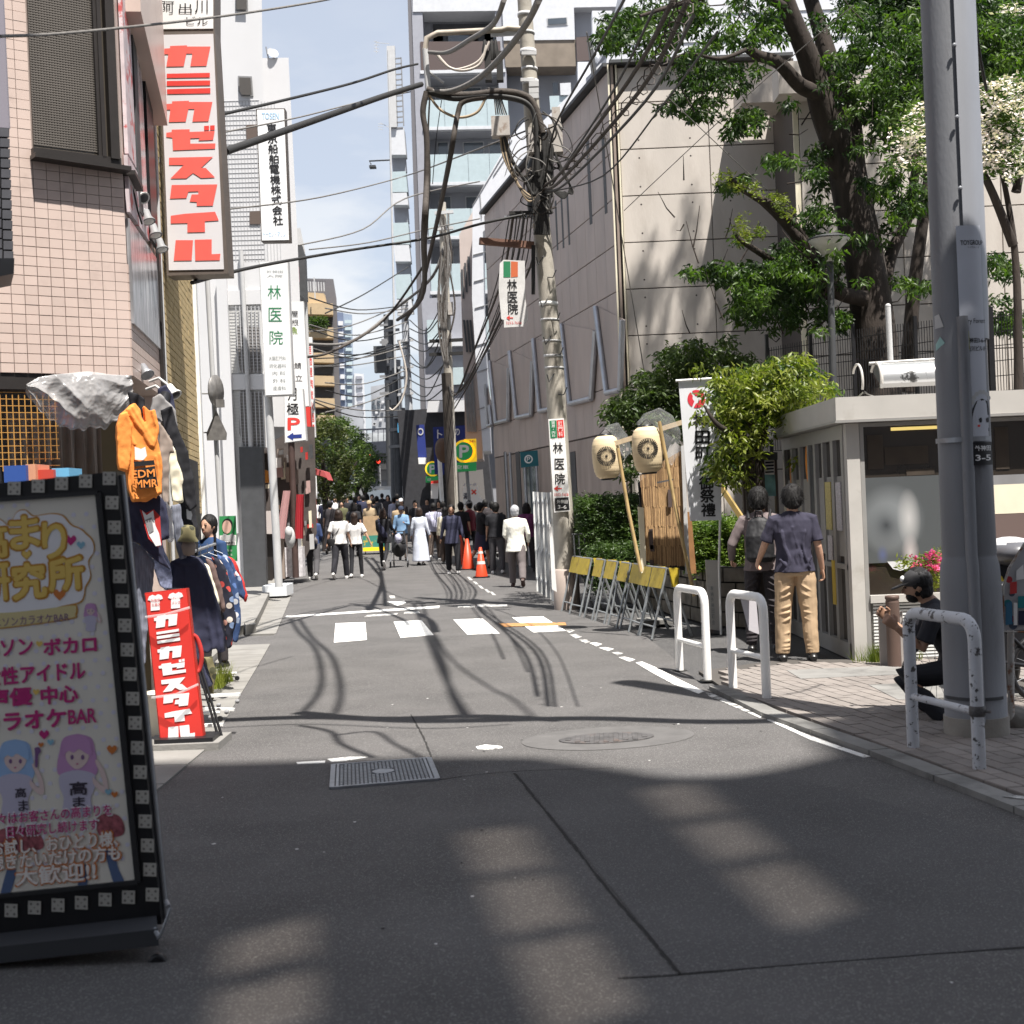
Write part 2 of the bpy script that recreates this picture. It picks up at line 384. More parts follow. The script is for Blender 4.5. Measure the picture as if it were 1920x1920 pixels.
def flat(name,poly,z,m,th=0,base=None,st=True):
    mb=MB();pts=[Vector((x,y,z))for x,y in poly]
    if th:mb.prism(pts,(0,0,-th),m)
    else:
        ar=sum(pts[i].x*pts[(i+1)%len(pts)].y-pts[(i+1)%len(pts)].x*pts[i].y for i in range(len(pts)))
        if ar<0:pts=pts[::-1]
        mb.add(pts,[tuple(range(len(pts)))],m)
    o=mb.build(name,m)
    if st:struct(o)
    return o
def gpoly(px,z=0):return[(G(u,v).x,G(u,v).y)for u,v in px]
# left gutter slabs and pavement
gut=thing('gutter','pale concrete gutter along the left edge of the road','gutter',(-2.5,12,0));del gut['label'];del gut['category'];gut['kind']='structure'
for y0 in np.arange(5.2,16.4,.62):
    y1=y0+.60;mb=MB();a0,a1=interp(LE,y0),interp(LE,y1)
    mb.prism([(a0-.52,y0,.016),(a0,y0,.012),(a1,y1,.012),(a1-.52,y1,.016)],(0,0,-.05),M_conc);mb.build('gutter_slab',M_conc,gut)
for y0 in np.arange(18.4,27,.62):
    y1=y0+.60;mb=MB();a0,a1=interp(LE,y0),interp(LE,y1)
    mb.prism([(a0-.42,y0,.016),(a0,y0,.012),(a1,y1,.012),(a1-.42,y1,.016)],(0,0,-.05),M_conc);mb.build('gutter_slab',M_conc,gut)
flat('pavement',[(-12,3),(-2.82,3),(-2.80,9.6),(-3.12,12.2),(-3.5,15),(-3.62,16.3),(-12,16.3)],.05,M_conc,.08)
flat('pavement',[(-12,18.5),(-3.95,18.5),(-3.85,18.9),(-4.1,20.8),(-4.9,26.3),(-5.9,33),(-6.6,40),(-9,60),(-12,60)],.10,M_conc,.14)
kb=thing('kerb','x','x',(-3,15,0));del kb['label'];del kb['category'];kb['kind']='structure'
def kerb_run(pts,h,wd,step=.6,m=M_conc):
    for(x0,y0),(x1,y1)in zip(pts,pts[1:]):
        d=Vector((x1-x0,y1-y0,0));n=max(1,int(d.length/step));dn=d.normalized();pr=Vector((-dn.y,dn.x,0))*wd
        for i in range(n):
            a=Vector((x0,y0,0))+d*(i/n)+dn*.006;b=Vector((x0,y0,0))+d*((i+1)/n)-dn*.006
            mb=MB();z=Vector((0,0,h+gz(a.y)));mb.prism([a+z,b+z,b+pr+z,a+pr+z],(0,0,-h-.05),m);mb.build('kerb_stone',m,kb)
kerb_run([(-3.62,18.52),(-3.72,18.9),(-4.0,20.8),(-4.84,26.3),(-5.75,33)],.14,.14)
kerb_run([(-2.76,9.6),(-3.08,12.2),(-3.45,15),(-3.57,16.2)],.075,.12)
kerb_run([(2.75,5),(2.46,6.7),(2.16,8.3),(1.79,9.9),(1.62,11.4)],.035,-.14,.6,M_concd)
# right pavement: base sheet then bricks laid one by one
flat('pavement',[(2.88,4.9),(2.60,6.7),(2.30,8.3),(1.93,9.9),(1.75,11.4),(1.7,12.6),(2.6,13.2),(3.2,13.0),(14,13.0),(14,4.9)],.008,mat('sand_joint',(.075,.068,.062),.95),.03)
pav=thing('brick_paving','x','x',(3,9,0));del pav['label'];del pav['category'];pav['kind']='structure'
dl=Vector((-.205,1,0)).normalized();dr=Vector((dl.y,-dl.x,0));sp=[]
o0=Vector((2.92,4.9,0));bl,bw=.225,.112
PAV_POLY=[(2.90,4.95),(2.62,6.7),(2.32,8.3),(1.95,9.9),(1.77,11.4),(1.9,12.4),(2.6,12.75),(3.1,12.6),(9,12.6),(9,4.95)]
def inpoly(x,y,P_):
    c=False;n=len(P_)
    for i in range(n):
        x0,y0=P_[i];x1,y1=P_[(i+1)%n]
        if(y0>y)!=(y1>y)and x<(x1-x0)*(y-y0)/(y1-y0)+x0:c=not c
    return c
for i in range(-3,60):
    for j in range(0,40):
        c=o0+dr*(i*bw+bw/2)+dl*(j*bl+(bl/2 if i%2 else 0))
        if inpoly(c.x,c.y,PAV_POLY)and c.x/c.y<.75 and not(3.0<c.x<4.2 and 10.2<c.y<11.1):
            sp.append((c+Vector((0,0,.018+random.uniform(-.002,.002))),dl*(bl/2-.005),dr*(bw/2-.0045),Vector((random.uniform(-.012,.012),random.uniform(-.012,.012),.5)).normalized()*.014))
pieces('paving_brick',pav,sp,M_brick,slab_mesh('paving_brick',M_brick))
# concrete access covers let into the brick pavement
for i,(x,y,a,b)in enumerate([(3.45,10.65,.55,.42),(2.95,11.9,.5,.3)]):
    mb=MB();mb.box((x-a,y-b,-.02),(x+a,y+b,.036),M_concd);ob=mb.build('access_cover',M_conc)
    tag(ob,['large pale concrete cover let into the brick pavement left of the crouching cyclist','smaller pale concrete cover in the brick pavement before the booth corner'][i],'cover')
# road markings -------------------------------------------------------------
def marking(px_poly,label,group=None,m=None,z=.004,name='road_marking'):
    pts=[G(u,v)for u,v in px_poly];mb=MB();q=[Vector((p.x,p.y,z+gz(p.y)))for p in pts]
    ar=sum(q[i].x*q[(i+1)%len(q)].y-q[(i+1)%len(q)].x*q[i].y for i in range(len(q)))
    if ar<0:q=q[::-1]
    mb.prism(q,(0,0,-.0035),m or M_paint);o=mb.build(name,m or M_paint);tag(o,label,'road marking',group);return o
g='zebra crossing stripes'
marking([(626,1205),(688,1200),(685,1167),(629,1169)],'white crossing stripe nearest the left kerb, uncracked square block',g,name='crossing_stripe')
marking([(751,1196),(813,1191),(790,1163),(738,1166)],'second white crossing stripe from the left, crossed by cable shadows',g,name='crossing_stripe')
marking([(876,1190),(937,1188),(905,1160),(850,1162)],'third white crossing stripe from the left, slanted block',g,name='crossing_stripe')
marking([(1000,1186),(1061,1183),(1018,1156),(960,1158)],'fourth white crossing stripe, with an orange painted line across it',g,name='crossing_stripe')
M_orange=mat('orange_paint',(.50,.24,.08),.7,var=.15,vs_=10,dirt=((.12,.11,.10),12,.50,.12))
marking([(935,1170),(1060,1168),(1062,1173),(945,1176)],'worn orange painted line over the rightmost crossing stripe',None,M_orange,.009)
g='white stop line segments beyond the crossing'
marking([(535,1158),(537,1155),(825,1136),(823,1140)],'long white stop line beyond the left half of the crossing',g,M_paint)
marking([(683,1157),(744,1153),(746,1150),(690,1153)],'short white line just before the second crossing stripe',g,M_paintw)
marking([(757,1151),(788,1150),(785,1146),(758,1148)],'tiny white line patch between the stop line and the second stripe',g,M_paintw)
marking([(858,1139),(890,1139),(891,1136),(860,1136)],'small white dash right of the long stop line',g,M_paintw)
marking([(893,1138),(952,1137),(950,1133),(895,1134)],'white dash ending below the utility pole',g,M_paintw)
marking([(725,1128),(745,1136),(762,1131),(758,1127),(745,1128)],'white bicycle symbol remains beyond the stop line',None,M_paint)
marking([(729,1117),(740,1117),(741,1122),(732,1122)],'small white arrow tail beyond the bicycle symbol',None,M_paintw)
g='broken white line along the right edge of the road'
RL=[((1060,1182),(1075,1186)),((1068,1190),(1088,1197)),((1085,1200),(1105,1206)),((1105,1206),(1126,1211)),((1123,1215),(1148,1220)),((1147,1224),(1166,1228)),((1160,1233),(1188,1240))]
for i,((a,b),(c,d))in enumerate(RL):
    marking([(a,b),(a+12,b-1),(c+3,d-3),(c-8,d+1)],'worn white dash of the right road edge line, between crossing and guard rails',g,M_paint if i in(3,4,6)else M_paintw)
marking([(1192,1243),(1204,1241),(1230,1252),(1275,1275),(1320,1297),(1310,1301),(1262,1283),(1220,1260)],'long white edge line beside the first guard rail',g,M_paint)
marking([(1320,1297),(1340,1303),(1430,1343),(1425,1347),(1330,1306)],'thin worn white edge line beside the second guard rail',g,M_paintw)
marking([(1438,1350),(1452,1350),(1500,1373),(1560,1395),(1632,1419),(1620,1421),(1520,1388)],'white edge line in shadow before the near guard rail',g,M_paint)
for(a,b)in[(875,1084),(886,1092),(896,1100),(908,1107),(918,1112)]:
    marking([(a,b-2),(a+5,b-2),(a+12,b+4),(a+6,b+4)],'short worn dash of the far right edge line beside the traffic cones','far worn edge line dashes',M_paintw)
marking([(556,1430),(610,1427),(609,1431),(558,1433)],'thin white line left of the steel drain cover',None,M_paint)
marking([(614,1424),(655,1420),(690,1420),(650,1427),(622,1429)],'broken white paint patch above the steel drain cover',None,M_paint)
marking([(892,1401),(910,1397),(940,1400),(943,1403),(915,1406),(896,1405)],'white paint fragment at the edge of the shade left of the manhole',None,M_paint)
marking([(1880,1508),(1905,1505),(1960,1512),(1960,1517)],'white paint scrap on the kerb at the right edge',None,M_paintw,.042)
# worn stains and small specks on the road
mb=MB();RS=random.Random(12)
for k in range(70):
    x=RS.uniform(-1.8,2.0);y=RS.uniform(4.3,12);r_=RS.uniform(.004,.011);mb.add([(x+r_*math.cos(a)*RS.uniform(.7,1.3),y+r_*1.4*math.sin(a),.0025)for a in np.linspace(0,6.28,9)[:-1]],[tuple(range(8))],M_paintw if k%3 else M_joint)
o=mb.build('road_specks',M_paintw,kind='stuff');o['label']='small pale and dark specks of grit and gum on the asphalt';o['category']='litter'
flat('road_patch',gpoly([(968,1450),(1278,1826),(1975,1772),(1990,1600),(1500,1462),(1250,1440)]),.003,mat('asphalt_patch',(.086,.083,.083),.9,var=.16,vs_=1.1,bump=.4,bs=150,speck=((.19,.185,.18),200,.82),spec=.25))
# manhole
mb=MB();disc=[G(1140+162*math.cos(a),1385+21*math.sin(a)-.05*162*math.cos(a))for a in np.linspace(0,2*math.pi,40,endpoint=False)]
M_ring=mat('mortar_ring',(.108,.104,.102),.85,var=.16,vs_=6,bump=.3,bs=80)
mb.prism([Vector((p.x,p.y,.004))for p in disc],(0,0,-.0035),M_ring);o=mb.build('mortar_ring');tag(o,'pale mortar ring round the rusty manhole cover','road patch')
mh=thing('manhole_cover','round rusty iron manhole cover in the sunlit road','manhole',G(1140,1385))
mb=MB();d2=[G(1137+89*math.cos(a),1386+9.2*math.sin(a)-.05*89*math.cos(a))for a in np.linspace(0,2*math.pi,40,endpoint=False)]
mb.prism([Vector((p.x,p.y,.011))for p in d2],(0,0,-.01),M_iron);mb.build('plate',M_iron,mh)
cxm=sum((p for p in d2),Vector())/40;mb=MB()
for i in range(-4,5):
    for j in range(-4,5):
        q=cxm+(d2[0]-cxm)*(i/5)+(d2[10]-cxm)*(j/5)
        if(i/5)**2+(j/5)**2<.75:mb.box((q.x-.018,q.y-.018,.010),(q.x+.018,q.y+.018,.016),M_iron)
mb.build('tread',M_iron,mh,kind='stuff')
# steel drain cover
A,B,C_,D=G(621,1480),G(822,1463),G(806,1424),G(624,1437)
M_galv=mat('galvanised',(.30,.31,.33),.42,.55,var=.15,vs_=12,bump=.15)
dc=thing('drain_cover','square galvanised steel drain cover in the shaded road','drain cover',((A+C_)/2))
mb=MB();up_=Vector((0,0,.008));mb.prism([p+up_ for p in(A,B,C_,D)],(0,0,-.006),M_dgrey);mb.build('plate',M_dgrey,dc)
def bil(s,t):return(A*(1-s)+B*s)*(1-t)+(D*(1-s)+C_*s)*t
mb=MB()
for i in range(26):
    s0,s1=(i+.12)/26,(i+.75)/26
    if i in(0,1,24,25):mb.prism([bil(s0,.0)+up_*1.9,bil(s1,.0)+up_*1.9,bil(s1,1)+up_*1.9,bil(s0,1)+up_*1.9],(0,0,-.007),M_galv);continue
    for k in range(14):
        t0,t1=(k+.1+(.25 if i%2 else 0))/14.6,(k+.72+(.25 if i%2 else 0))/14.6
        if abs((s0+s1)/2-.5)<.12 and .38<t0<.58:continue
        mb.prism([bil(s0,t0)+up_*1.9,bil(s1,t0)+up_*1.9,bil(s1,t1)+up_*1.9,bil(s0,t1)+up_*1.9],(0,0,-.007),M_galv)
mb.prism([bil(.5+.11*math.cos(a),.5+.10*math.sin(a))+up_*2.1 for a in np.linspace(0,2*math.pi,16,endpoint=False)],(0,0,-.008),M_galv)
mb.build('tread',M_galv,dc,kind='stuff')
mb=MB()
for e0,e1 in((A,B),(B,C_),(C_,D),(D,A)):mb.beam(e0+up_,e1+up_,.022,.014,M_galv)
mb.build('rim',M_galv,dc)
# asphalt seams
def seam(px,w_,label):
    mb=MB();pts=[G(u,v)for u,v in px];pts=spline(pts,8)
    for a,b in zip(pts,pts[1:]):
        a=a+Vector((random.uniform(-1,1)*w_*.3,0,.002));b=b+Vector((0,0,.002));d=(b-a).normalized();n=Vector((-d.y,d.x,0))*w_*random.uniform(.35,.7)
        mb.add([a-n,b-n,b+n,a+n],[(0,3,2,1)],M_joint)
    o=mb.build('road_seam',M_joint);struct(o)
seam([(965,1450),(1050,1555),(1140,1668),(1215,1755),(1275,1828)],.014,'')
seam([(1160,1835),(1275,1828),(1450,1812),(1700,1792),(1960,1775)],.012,'')
seam([(770,1340),(790,1375),(805,1410),(820,1460)],.012,'')
seam([(820,1463),(900,1452),(1000,1445),(1150,1440)],.008,'')
# ================================================================ building behind the camera that shades the near road (unseen shell, with openings added to stand in for sunlight reflected off windows)
bb=thing('shade_building','unseen building shell behind the viewpoint, shaped to shade the near road and pass light strips','building',(2,-2,0))
M_wallb=mat('shade_wall',(.32,.31,.30),.8,var=.1,vs_=2)
HB=40.;sh=lambda x,y,h:(x+.22*h,y-.37*h)
mb=MB()
# front wall at y=-6: its top edge draws the shadow boundary
# ground boundary (x, y) -> top height of the wall above that x
bnd=[(-14,9.3),(-2.6,9.2),(-1.9,9.1),(-1.0,9.05),(-.3,8.95),(.1,8.85),(.5,8.45),(.85,8.05),(1.2,8.0),(1.55,8.2),(1.9,8.5),(2.0,9.55),(2.4,9.9),(14,10.1)]
YW=-2.0;top=[]
for x,y in bnd:
    h=(y-YW)/.37;top.append(Vector((x+.22*h,YW,h)))
# openings added in the wall plane, fitted to the lit patches on the road
def op(px):
    r_=[]
    for u,v in px:
        g_=G(u,v);h=(g_.y-YW)/.37;r_.append((g_.x+.22*h,h))
    return r_
strips=[([(868,1560),(978,1548),(1188,1880),(1030,1935)],3),([(1203,1482),(1296,1466),(1592,1700),(1478,1742)],3),([(430,1760),(585,1715),(590,1900),(400,1960)],2)]
# wall built as vertical bands between slots: use a fine grid of cells, leaving out cells inside the openings
cells=[]
quads=[op(s[0])for s in strips]
def inq(x,z):return any(inpoly(x,z,q)for q in quads)
zlow=0.;xs_=np.arange(top[0].x,top[-1].x,.16)
def toph(x):
    for a,b in zip(top,top[1:]):
        if a.x<=x<=b.x:return a.z+(b.z-a.z)*(x-a.x)/(b.x-a.x+1e-9)
    return top[0].z if x<top[0].x else top[-1].z
zmin=min(min(p[1]for p in q)for q in quads)-.3;zmax=max(max(p[1]for p in q)for q in quads)+.3
xmin=min(min(p[0]for p in q)for q in quads)-.3;xmax=max(max(p[0]for p in q)for q in quads)+.3
mb.box((top[0].x,YW-.3,0),(top[-1].x,YW,zmin),M_wallb)
for a,b in zip(top,top[1:]):
    mb.prism([(a.x,YW-.15,max(zmax,0)),(b.x,YW-.15,max(zmax,0)),(b.x,YW-.15,b.z),(a.x,YW-.15,a.z)],(0,-.001,0),M_wallb)
mb.box((top[0].x,YW-.3,zmin),(xmin,YW,zmax),M_wallb);mb.box((xmax,YW-.3,zmin),(top[-1].x,YW,zmax),M_wallb)
def span(q,z):
    xs=[]
    for(x0,z0),(x1,z1)in zip(q,q[1:]+q[:1]):
        if(z0-z)*(z1-z)<0:xs.append(x0+(x1-x0)*(z-z0)/(z1-z0))
    return(min(xs),max(xs))if len(xs)>1 else None
zv=sorted({zmin,zmax}|{z for q in quads for _,z in q})
for z0,z1 in zip(zv,zv[1:]):
    if z1-z0<1e-4:continue
    sp0=sorted([(span(q,z0+1e-5),span(q,z1-1e-5))for q in quads if span(q,(z0+z1)/2)]);xa0=xa1=xmin
    for a,b in sp0+[((xmax,xmax),(xmax,xmax))]:
        mb.add([(xa0,YW-.02,z0),(a[0],YW-.02,z0),(b[0],YW-.02,z1),(xa1,YW-.02,z1)],[(0,1,2,3)],M_wallb);xa0,xa1=a[1],b[1]
mb.build('wall',M_wallb,bb)
M_tint=bpy.data.materials.new('light_strip_tint');M_tint.use_nodes=True;_n=M_tint.node_tree;_t=_n.nodes.new('ShaderNodeBsdfTransparent');_t.inputs[0].default_value=(.30,.275,.25,1);_n.links.new(_t.outputs[0],_n.nodes['Material Output'].inputs[0])  # dims the sunlight passing the added openings
for(pts,k),q in zip(strips,quads):
    mb=MB();mb.add([(x,YW-.01,z)for x,z in q],[(0,1,2,3)],M_tint);mb.build('window',M_tint,bb)  # not a real window: filter over an opening added for a light strip
    for i in range(1,k):
        t=i/k+.0;a=Vector((q[0][0]*(1-t)+q[3][0]*t,YW,q[0][1]*(1-t)+q[3][1]*t));b=Vector((q[1][0]*(1-t)+q[2][0]*t,YW,q[1][1]*(1-t)+q[2][1]*t))
        mb=MB();mb.beam(a,b,.04,.19,M_wallb);mb.build('light_strip_bar',M_wallb,bb)  # bar added across the opening to break up its light strip
# overhead cables near the camera, out of the picture, whose shadows lie on the road
M_cable=mat('cable_black',(.022,.021,.02),.6,var=.2,vs_=20)
M_cableg=mat('cable_grey',(.16,.15,.14),.65,var=.2,vs_=20,bump=.2)
def cable(pts,r,label,group='overhead cables',m=M_cable,n=6,sub=5,name='overhead_cable'):
    mb=MB();mb.tube(spline(pts,sub),r,n,m);o=mb.build(name,m);tag(o,label,'cable',group);return o
def shadow_cable(px,h,r,label):
    pts=[];px=[q for q in px if q[1]>1125]
    for u,v in px:
        g_=G(u,v);hh=h;pts.append(Vector((g_.x+.22*hh,g_.y-.37*hh,hh)))
    return cable(pts,r,label,'cables overhead near the viewpoint')
shadow_cable([(200,1362),(560,1345),(800,1352),(1100,1347),(1400,1353),(1900,1330)],7.2,.10,'thick black cable bundle crossing the near street overhead')
shadow_cable([(560,1336),(700,1347),(900,1343),(1050,1350)],6.9,.09,'drooping cable under the thick bundle above the near street')
shadow_cable([(545,1160),(560,1185),(590,1215),(603,1260),(597,1300),(570,1333)],9.5,.032,'looping cable hanging over the left lane before the crossing')
shadow_cable([(562,1162),(585,1195),(620,1228),(636,1270),(638,1310),(628,1338)],9.5,.032,'second looping cable hanging over the left lane before the crossing')
shadow_cable([(740,1068),(775,1130),(800,1190),(820,1240),(850,1300),(880,1345)],10,.035,'cable running along the street over its middle')
shadow_cable([(770,1068),(790,1130),(815,1200),(835,1250),(845,1300),(870,1350)],10,.03,'cable running along the street beside the middle one')
shadow_cable([(815,1190),(850,1240),(920,1290),(960,1310),(1000,1345)],10,.022,'thin cable slanting to the right over the street')
shadow_cable([(560,1360),(620,1372),(640,1395),(700,1420)],7.0,.028,'short looped cable over the drain cover')
shadow_cable([(620,1380),(700,1372),(740,1395),(800,1425)],7.0,.022,'thin looped cable right above the drain cover')
shadow_cable([(300,1372),(560,1358),(800,1366),(960,1358)],7.0,.014,'thin wire crossing the near street overhead')
# ================================================================ LEFT SIDE
SD=Vector((-.138,1,0)).normalized()                 # street direction of the left facades
SN=Vector((SD.y,-SD.x,0))                           # facing the street
C0=P(246,705,10.5);C0.z=0
FD=Vector((.8,.6,0));FN=Vector((.6,-.8,0))     # chamfered front of the pink building
PLF=(C0.copy(),FN);PLS=(C0.copy(),SN)
M_tilep=mat('pink_tile',(.54,.43,.38),.38,var=.05,rnd=.045,vs_=2.5,spec=.5,dirt=((.42,.33,.29),3,.55,.2))
M_grout=mat('grout',(.27,.22,.20),.9)
M_alu=mat('dark_bronze',(.045,.04,.038),.45,.5,var=.1)
M_win=glass('window_dark',(.075,.064,.052),.25)
pk=thing('corner_building','pink tiled corner building with a tall dark meshed window, nearest building on the left','building',C0)
def pf(t,z,d=0):return C0+FD*t+FN*d+Vector((0,0,z))      # t<0 is left of the corner
def ps(t,z,d=0):return C0+SD*t+SN*d+Vector((0,0,z))
zb=PL(246,705,PLF).z
mb=MB();mb.prism([pf(-3.2,zb),pf(0,zb),pf(0,12),pf(-3.2,12)],-FN*.25,M_grout);mb.build('wall',M_grout,pk)
mb=MB();mb.prism([ps(.0,zb),ps(1.98,zb),ps(1.98,12),ps(.0,12)],-SN*.25,M_tilep)
mb.build('side_wall',M_tilep,pk)
wl=PL(62,285,PLF);wr=PL(214,303,PLF);tl=(wl-C0).dot(FD);tr_=(wr-C0).dot(FD);zs=(wl.z+wr.z)/2
TH=slab_mesh('wall_tile',M_tilep,.04);sp=[]
for j in range(0,48):
    for i in range(0,17):
        t=-(i+.5)*.1;z=zb+(j+.5)*.0735
        if z>6.0:continue
        if tl-.05<t<tr_+.05 and z>zs-.06:continue
        sp.append((pf(t,z,.006),FD*.0480,Vector((0,0,.0348)),FN*.008*random.uniform(.85,1.15)))
pieces('wall_tile',pk,sp,M_tilep,TH)
sp=[]
for j in range(0,12):
    for i in range(0,19):sp.append((ps((i+.5)*.1,zb+(j+.5)*.0735,.006),-SD*.0465,Vector((0,0,.0335)),SN*.008))
mb=MB()
for c,a,b,n in sp:mb.obox(c,(a,b,n))
mb.build('side_tile_field',M_tilep,pk,kind='stuff')
# window
win=thing('x','x','x',C0);bpy.data.objects.remove(win)
mb=MB();mb.prism([pf(tl,zs,.02),pf(tr_,zs,.02),pf(tr_,7.5,.02),pf(tl,7.5,.02)],-FN*.02,M_win);wo=mb.build('window',M_win,pk)
M_mesh=mat('window_mesh',(.115,.102,.09),.6,var=.1,vs_=3)
mb=MB();k=(wr-wl).length;n_=int((tr_-tl)/.021)
t1=tl+(tr_-tl)*.80
for i in range(int((t1-tl)/.021)):mb.prism([pf(tl+.021*i,zs+.05,.024),pf(tl+.021*i+.012,zs+.05,.024),pf(tl+.021*i+.012,6,.024),pf(tl+.021*i,6,.024)],-FN*.002,M_mesh)
z=zs+.05
while z<6:mb.prism([pf(tl,z,.026),pf(t1,z,.026),pf(t1,z+.009,.026),pf(tl,z+.009,.026)],-FN*.002,M_mesh);z+=.019
mb.build('insect_screen',M_mesh,wo,kind='stuff')
mb=MB()
mb.beam(pf(tl-.02,zs-.02,.03),pf(tr_+.03,zs-.02,.03),.09,.07,M_alu);mb.beam(pf(tr_-.02,zs,.05),pf(tr_-.02,7.4,.05),.07,.09,M_alu,FN)
mb.beam(pf(t1,zs,.04),pf(t1,7.4,.04),.03,.04,M_alu,FN);mb.beam(pf(tr_-.10,zs,.05),pf(tr_-.10,7.4,.05),.03,.05,M_alu,FN)
mb.build('frame',M_alu,wo)
mb=MB();mb.beam(pf(tl-.03,zs-.055,.07),pf(.02,zs-.075,.07),.15,.035,M_alu);mb.beam(ps(0,zs-.075,.05),ps(.45,zs-.1,.05),.1,.035,M_alu);mb.build('sill',M_alu,wo)
# street side: posters, dark pilaster, overhang
M_post=mat('faded_poster',(.58,.50,.52),.5,var=.18,vs_=9,dirt=((.50,.10,.10),5,.55,.06))
M_postr=mat('reflective_film',(.42,.42,.44),.25,.3,var=.4,vs_=14,stretch=(1,1,.15),dirt=((.75,.74,.74),12,.55,.1))
def sidepanel(name,a,b,z0,z1,d,m,par=pk):
    mb=MB();mb.prism([ps(a,z0,d),ps(b,z0,d),ps(b,z1,d),ps(a,z1,d)],-SN*.03,m);return mb.build(name,m,par)
def sp_t(px,py):q=PL(px,py,PLS);return(q-C0).dot(SD),q.z
a0,z0=sp_t(230,230);a1,z1=sp_t(262,335)
sidepanel('poster',.10,.55,zs+.1,6.5,.04,M_post);sidepanel('poster',.85,1.15,zs-.2,6.2,.045,M_postr)
sidepanel('dark_panel',.6,.8,zs-.25,6.4,.05,M_dgrey);sidepanel('pilaster',1.25,1.7,zs-.35,6.4,.06,M_black)
sidepanel('film_panel',.04,1.75,zb+.42,zb+1.25,.035,M_postr);sidepanel('poster',.04,1.2,zb+1.3,zb+1.75,.04,M_post)
sidepanel('pilaster',1.78,1.93,zb+.1,zs-.2,.05,M_alu)
mb=MB();mb.prism([ps(.3,zs+1.3,.0),ps(1.95,zs+.85,.0),ps(1.95,9,.0),ps(.3,9,0)],SN*.16,M_tilep);mb.build('bay',M_tilep,pk)
# ground floor: dark shop, beam, curtains
mb=MB();mb.prism([pf(-3.2,0,-1.3),pf(0.2,0,-1.3),pf(.2,zb,-1.3),pf(-3.2,zb,-1.3)],-FN*.1,M_dgrey)
mb.prism([pf(-3.2,zb-.12,.0),pf(0,zb-.12,0),pf(0,zb-.004,0),pf(-3.2,zb-.004,0)],-FN*.25,M_alu);mb.build('shop_back_wall',M_dgrey,pk)
mb=MB();mb.beam(pf(-1.02,0,-.1),pf(-1.02,zb-.12,-.1),.09,.12,M_black);mb.build('post',M_black,pk);mb=MB();mb.beam(ps(1.85,0,-.1),ps(1.85,zb,-.1),.15,.15,M_tilep);mb.build('post',M_black,pk)
M_curt=mat('beige_curtain',(.30,.255,.22),.85,var=.15,vs_=4)
mb=MB();k=70;pts=[]
for i in range(k+1):
    t=-1.0+i/k*.92;pts.append((pf(t,1.9,-.5+.05*math.sin(i*.9)+.02*math.sin(i*2.3)),pf(t,zb-.25,-.5+.02*math.sin(i*.9))))
mb.add([q for p_ in pts for q in p_],[(2*i,2*i+2,2*i+3,2*i+1)for i in range(k)],M_curt,True)
o=mb.build('shop_curtain');tag(o,'beige curtains hanging inside the dark clothes shop opening','curtain')
M_wireo=mat('orange_wire',(.62,.33,.09),.4,.3)
mb=MB()
for i in range(11):mb.beam(pf(-1.05+i*.045*1.0,2.05+.01*i,-.02),pf(-1.05+i*.045,zb-.16,-.02),.006,.006,M_wireo)
for i in range(12):mb.beam(pf(-1.07,2.1+i*.05,-.025),pf(-.58,2.1+i*.05,-.025),.005,.005,M_wireo)
o=mb.build('wire_grid');tag(o,'orange wire display grid hanging in the shop opening','display grid')
M_boxb=mat('blue_box',(.03,.08,.30),.5);M_boxr=mat('red_box',(.5,.06,.04),.5);M_boxs=mat('sky_box',(.15,.42,.65),.5);M_card=mat('cardboard',(.42,.29,.17),.8,var=.12,vs_=10)
def pbox(name,px0,py0,px1,py1,Y,dep,m,label,cat,yaw=0,group=None):
    a=P(px0,py1,Y);b=P(px1,py0,Y);mb=MB();mb.box((a.x,Y,a.z),(b.x,Y+dep,b.z),m);o=mb.build(name,m);tag(o,label,cat,group);return o
pbox('shoe_box',8,872,48,905,9.75,.3,M_boxb,'dark blue shoe box showing above the karaoke sign','box')
pbox('shoe_box',49,870,66,905,9.8,.3,mat('peach_box',(.62,.30,.18),.5),'narrow peach box beside the dark blue one above the karaoke sign','box')
pbox('shoe_box',67,880,100,905,9.85,.3,M_boxr,'red and white box above the karaoke sign','box')
pbox('shoe_box',98,877,129,905,9.9,.3,M_boxs,'light blue box at the right end of the row above the karaoke sign','box')
# plastic sheet bundle
M_plas=mat('plastic_sheet',(.44,.43,.43),.2,alpha=.60,spec=.8,bump=.15,bs=16,var=.25,vs_=7)
def cloth_px(name,outline,pl,th,m,parent=None,voxel=.009,wr=.012,wrs=11,smooth=3,ridges=(),extra=(),label=None,cat=None,group=None):
    n=pl[1]if(Vector((0,0,CAM_H))-pl[0]).dot(pl[1])>0 else-pl[1]
    mb=MB();q=[PL(x,y,pl)for x,y in outline]
    lo=Vector((sum(v.x for v in q)/len(q),sum(v.y for v in q)/len(q),min(v.z for v in q)))
    if parent is not None:lo=wloc(parent)
    mb.prism([v-lo+n*th/2 for v in q],-n*th,m)
    for pts,th2,off in extra:mb.prism([PL(x,y,pl)-lo+n*(th/2+off)for x,y in pts],-n*th2,m)
    for pts,r_ in ridges:mb.tube(spline([PL(x,y,pl)-lo+n*(th/2-r_*.35)for x,y in pts],4),r_,8,m)
    me=remesh(mb,voxel,smooth,.6,wr,wrs);me.materials.clear();me.materials.append(m)
    for p_ in me.polygons:p_.use_smooth=True
    me.name=name;o=bpy.data.objects.new(name,me);COL.objects.link(o)
    if parent is not None:o.parent=parent
    else:o.location=lo;tag(o,label,cat,group)
    return o

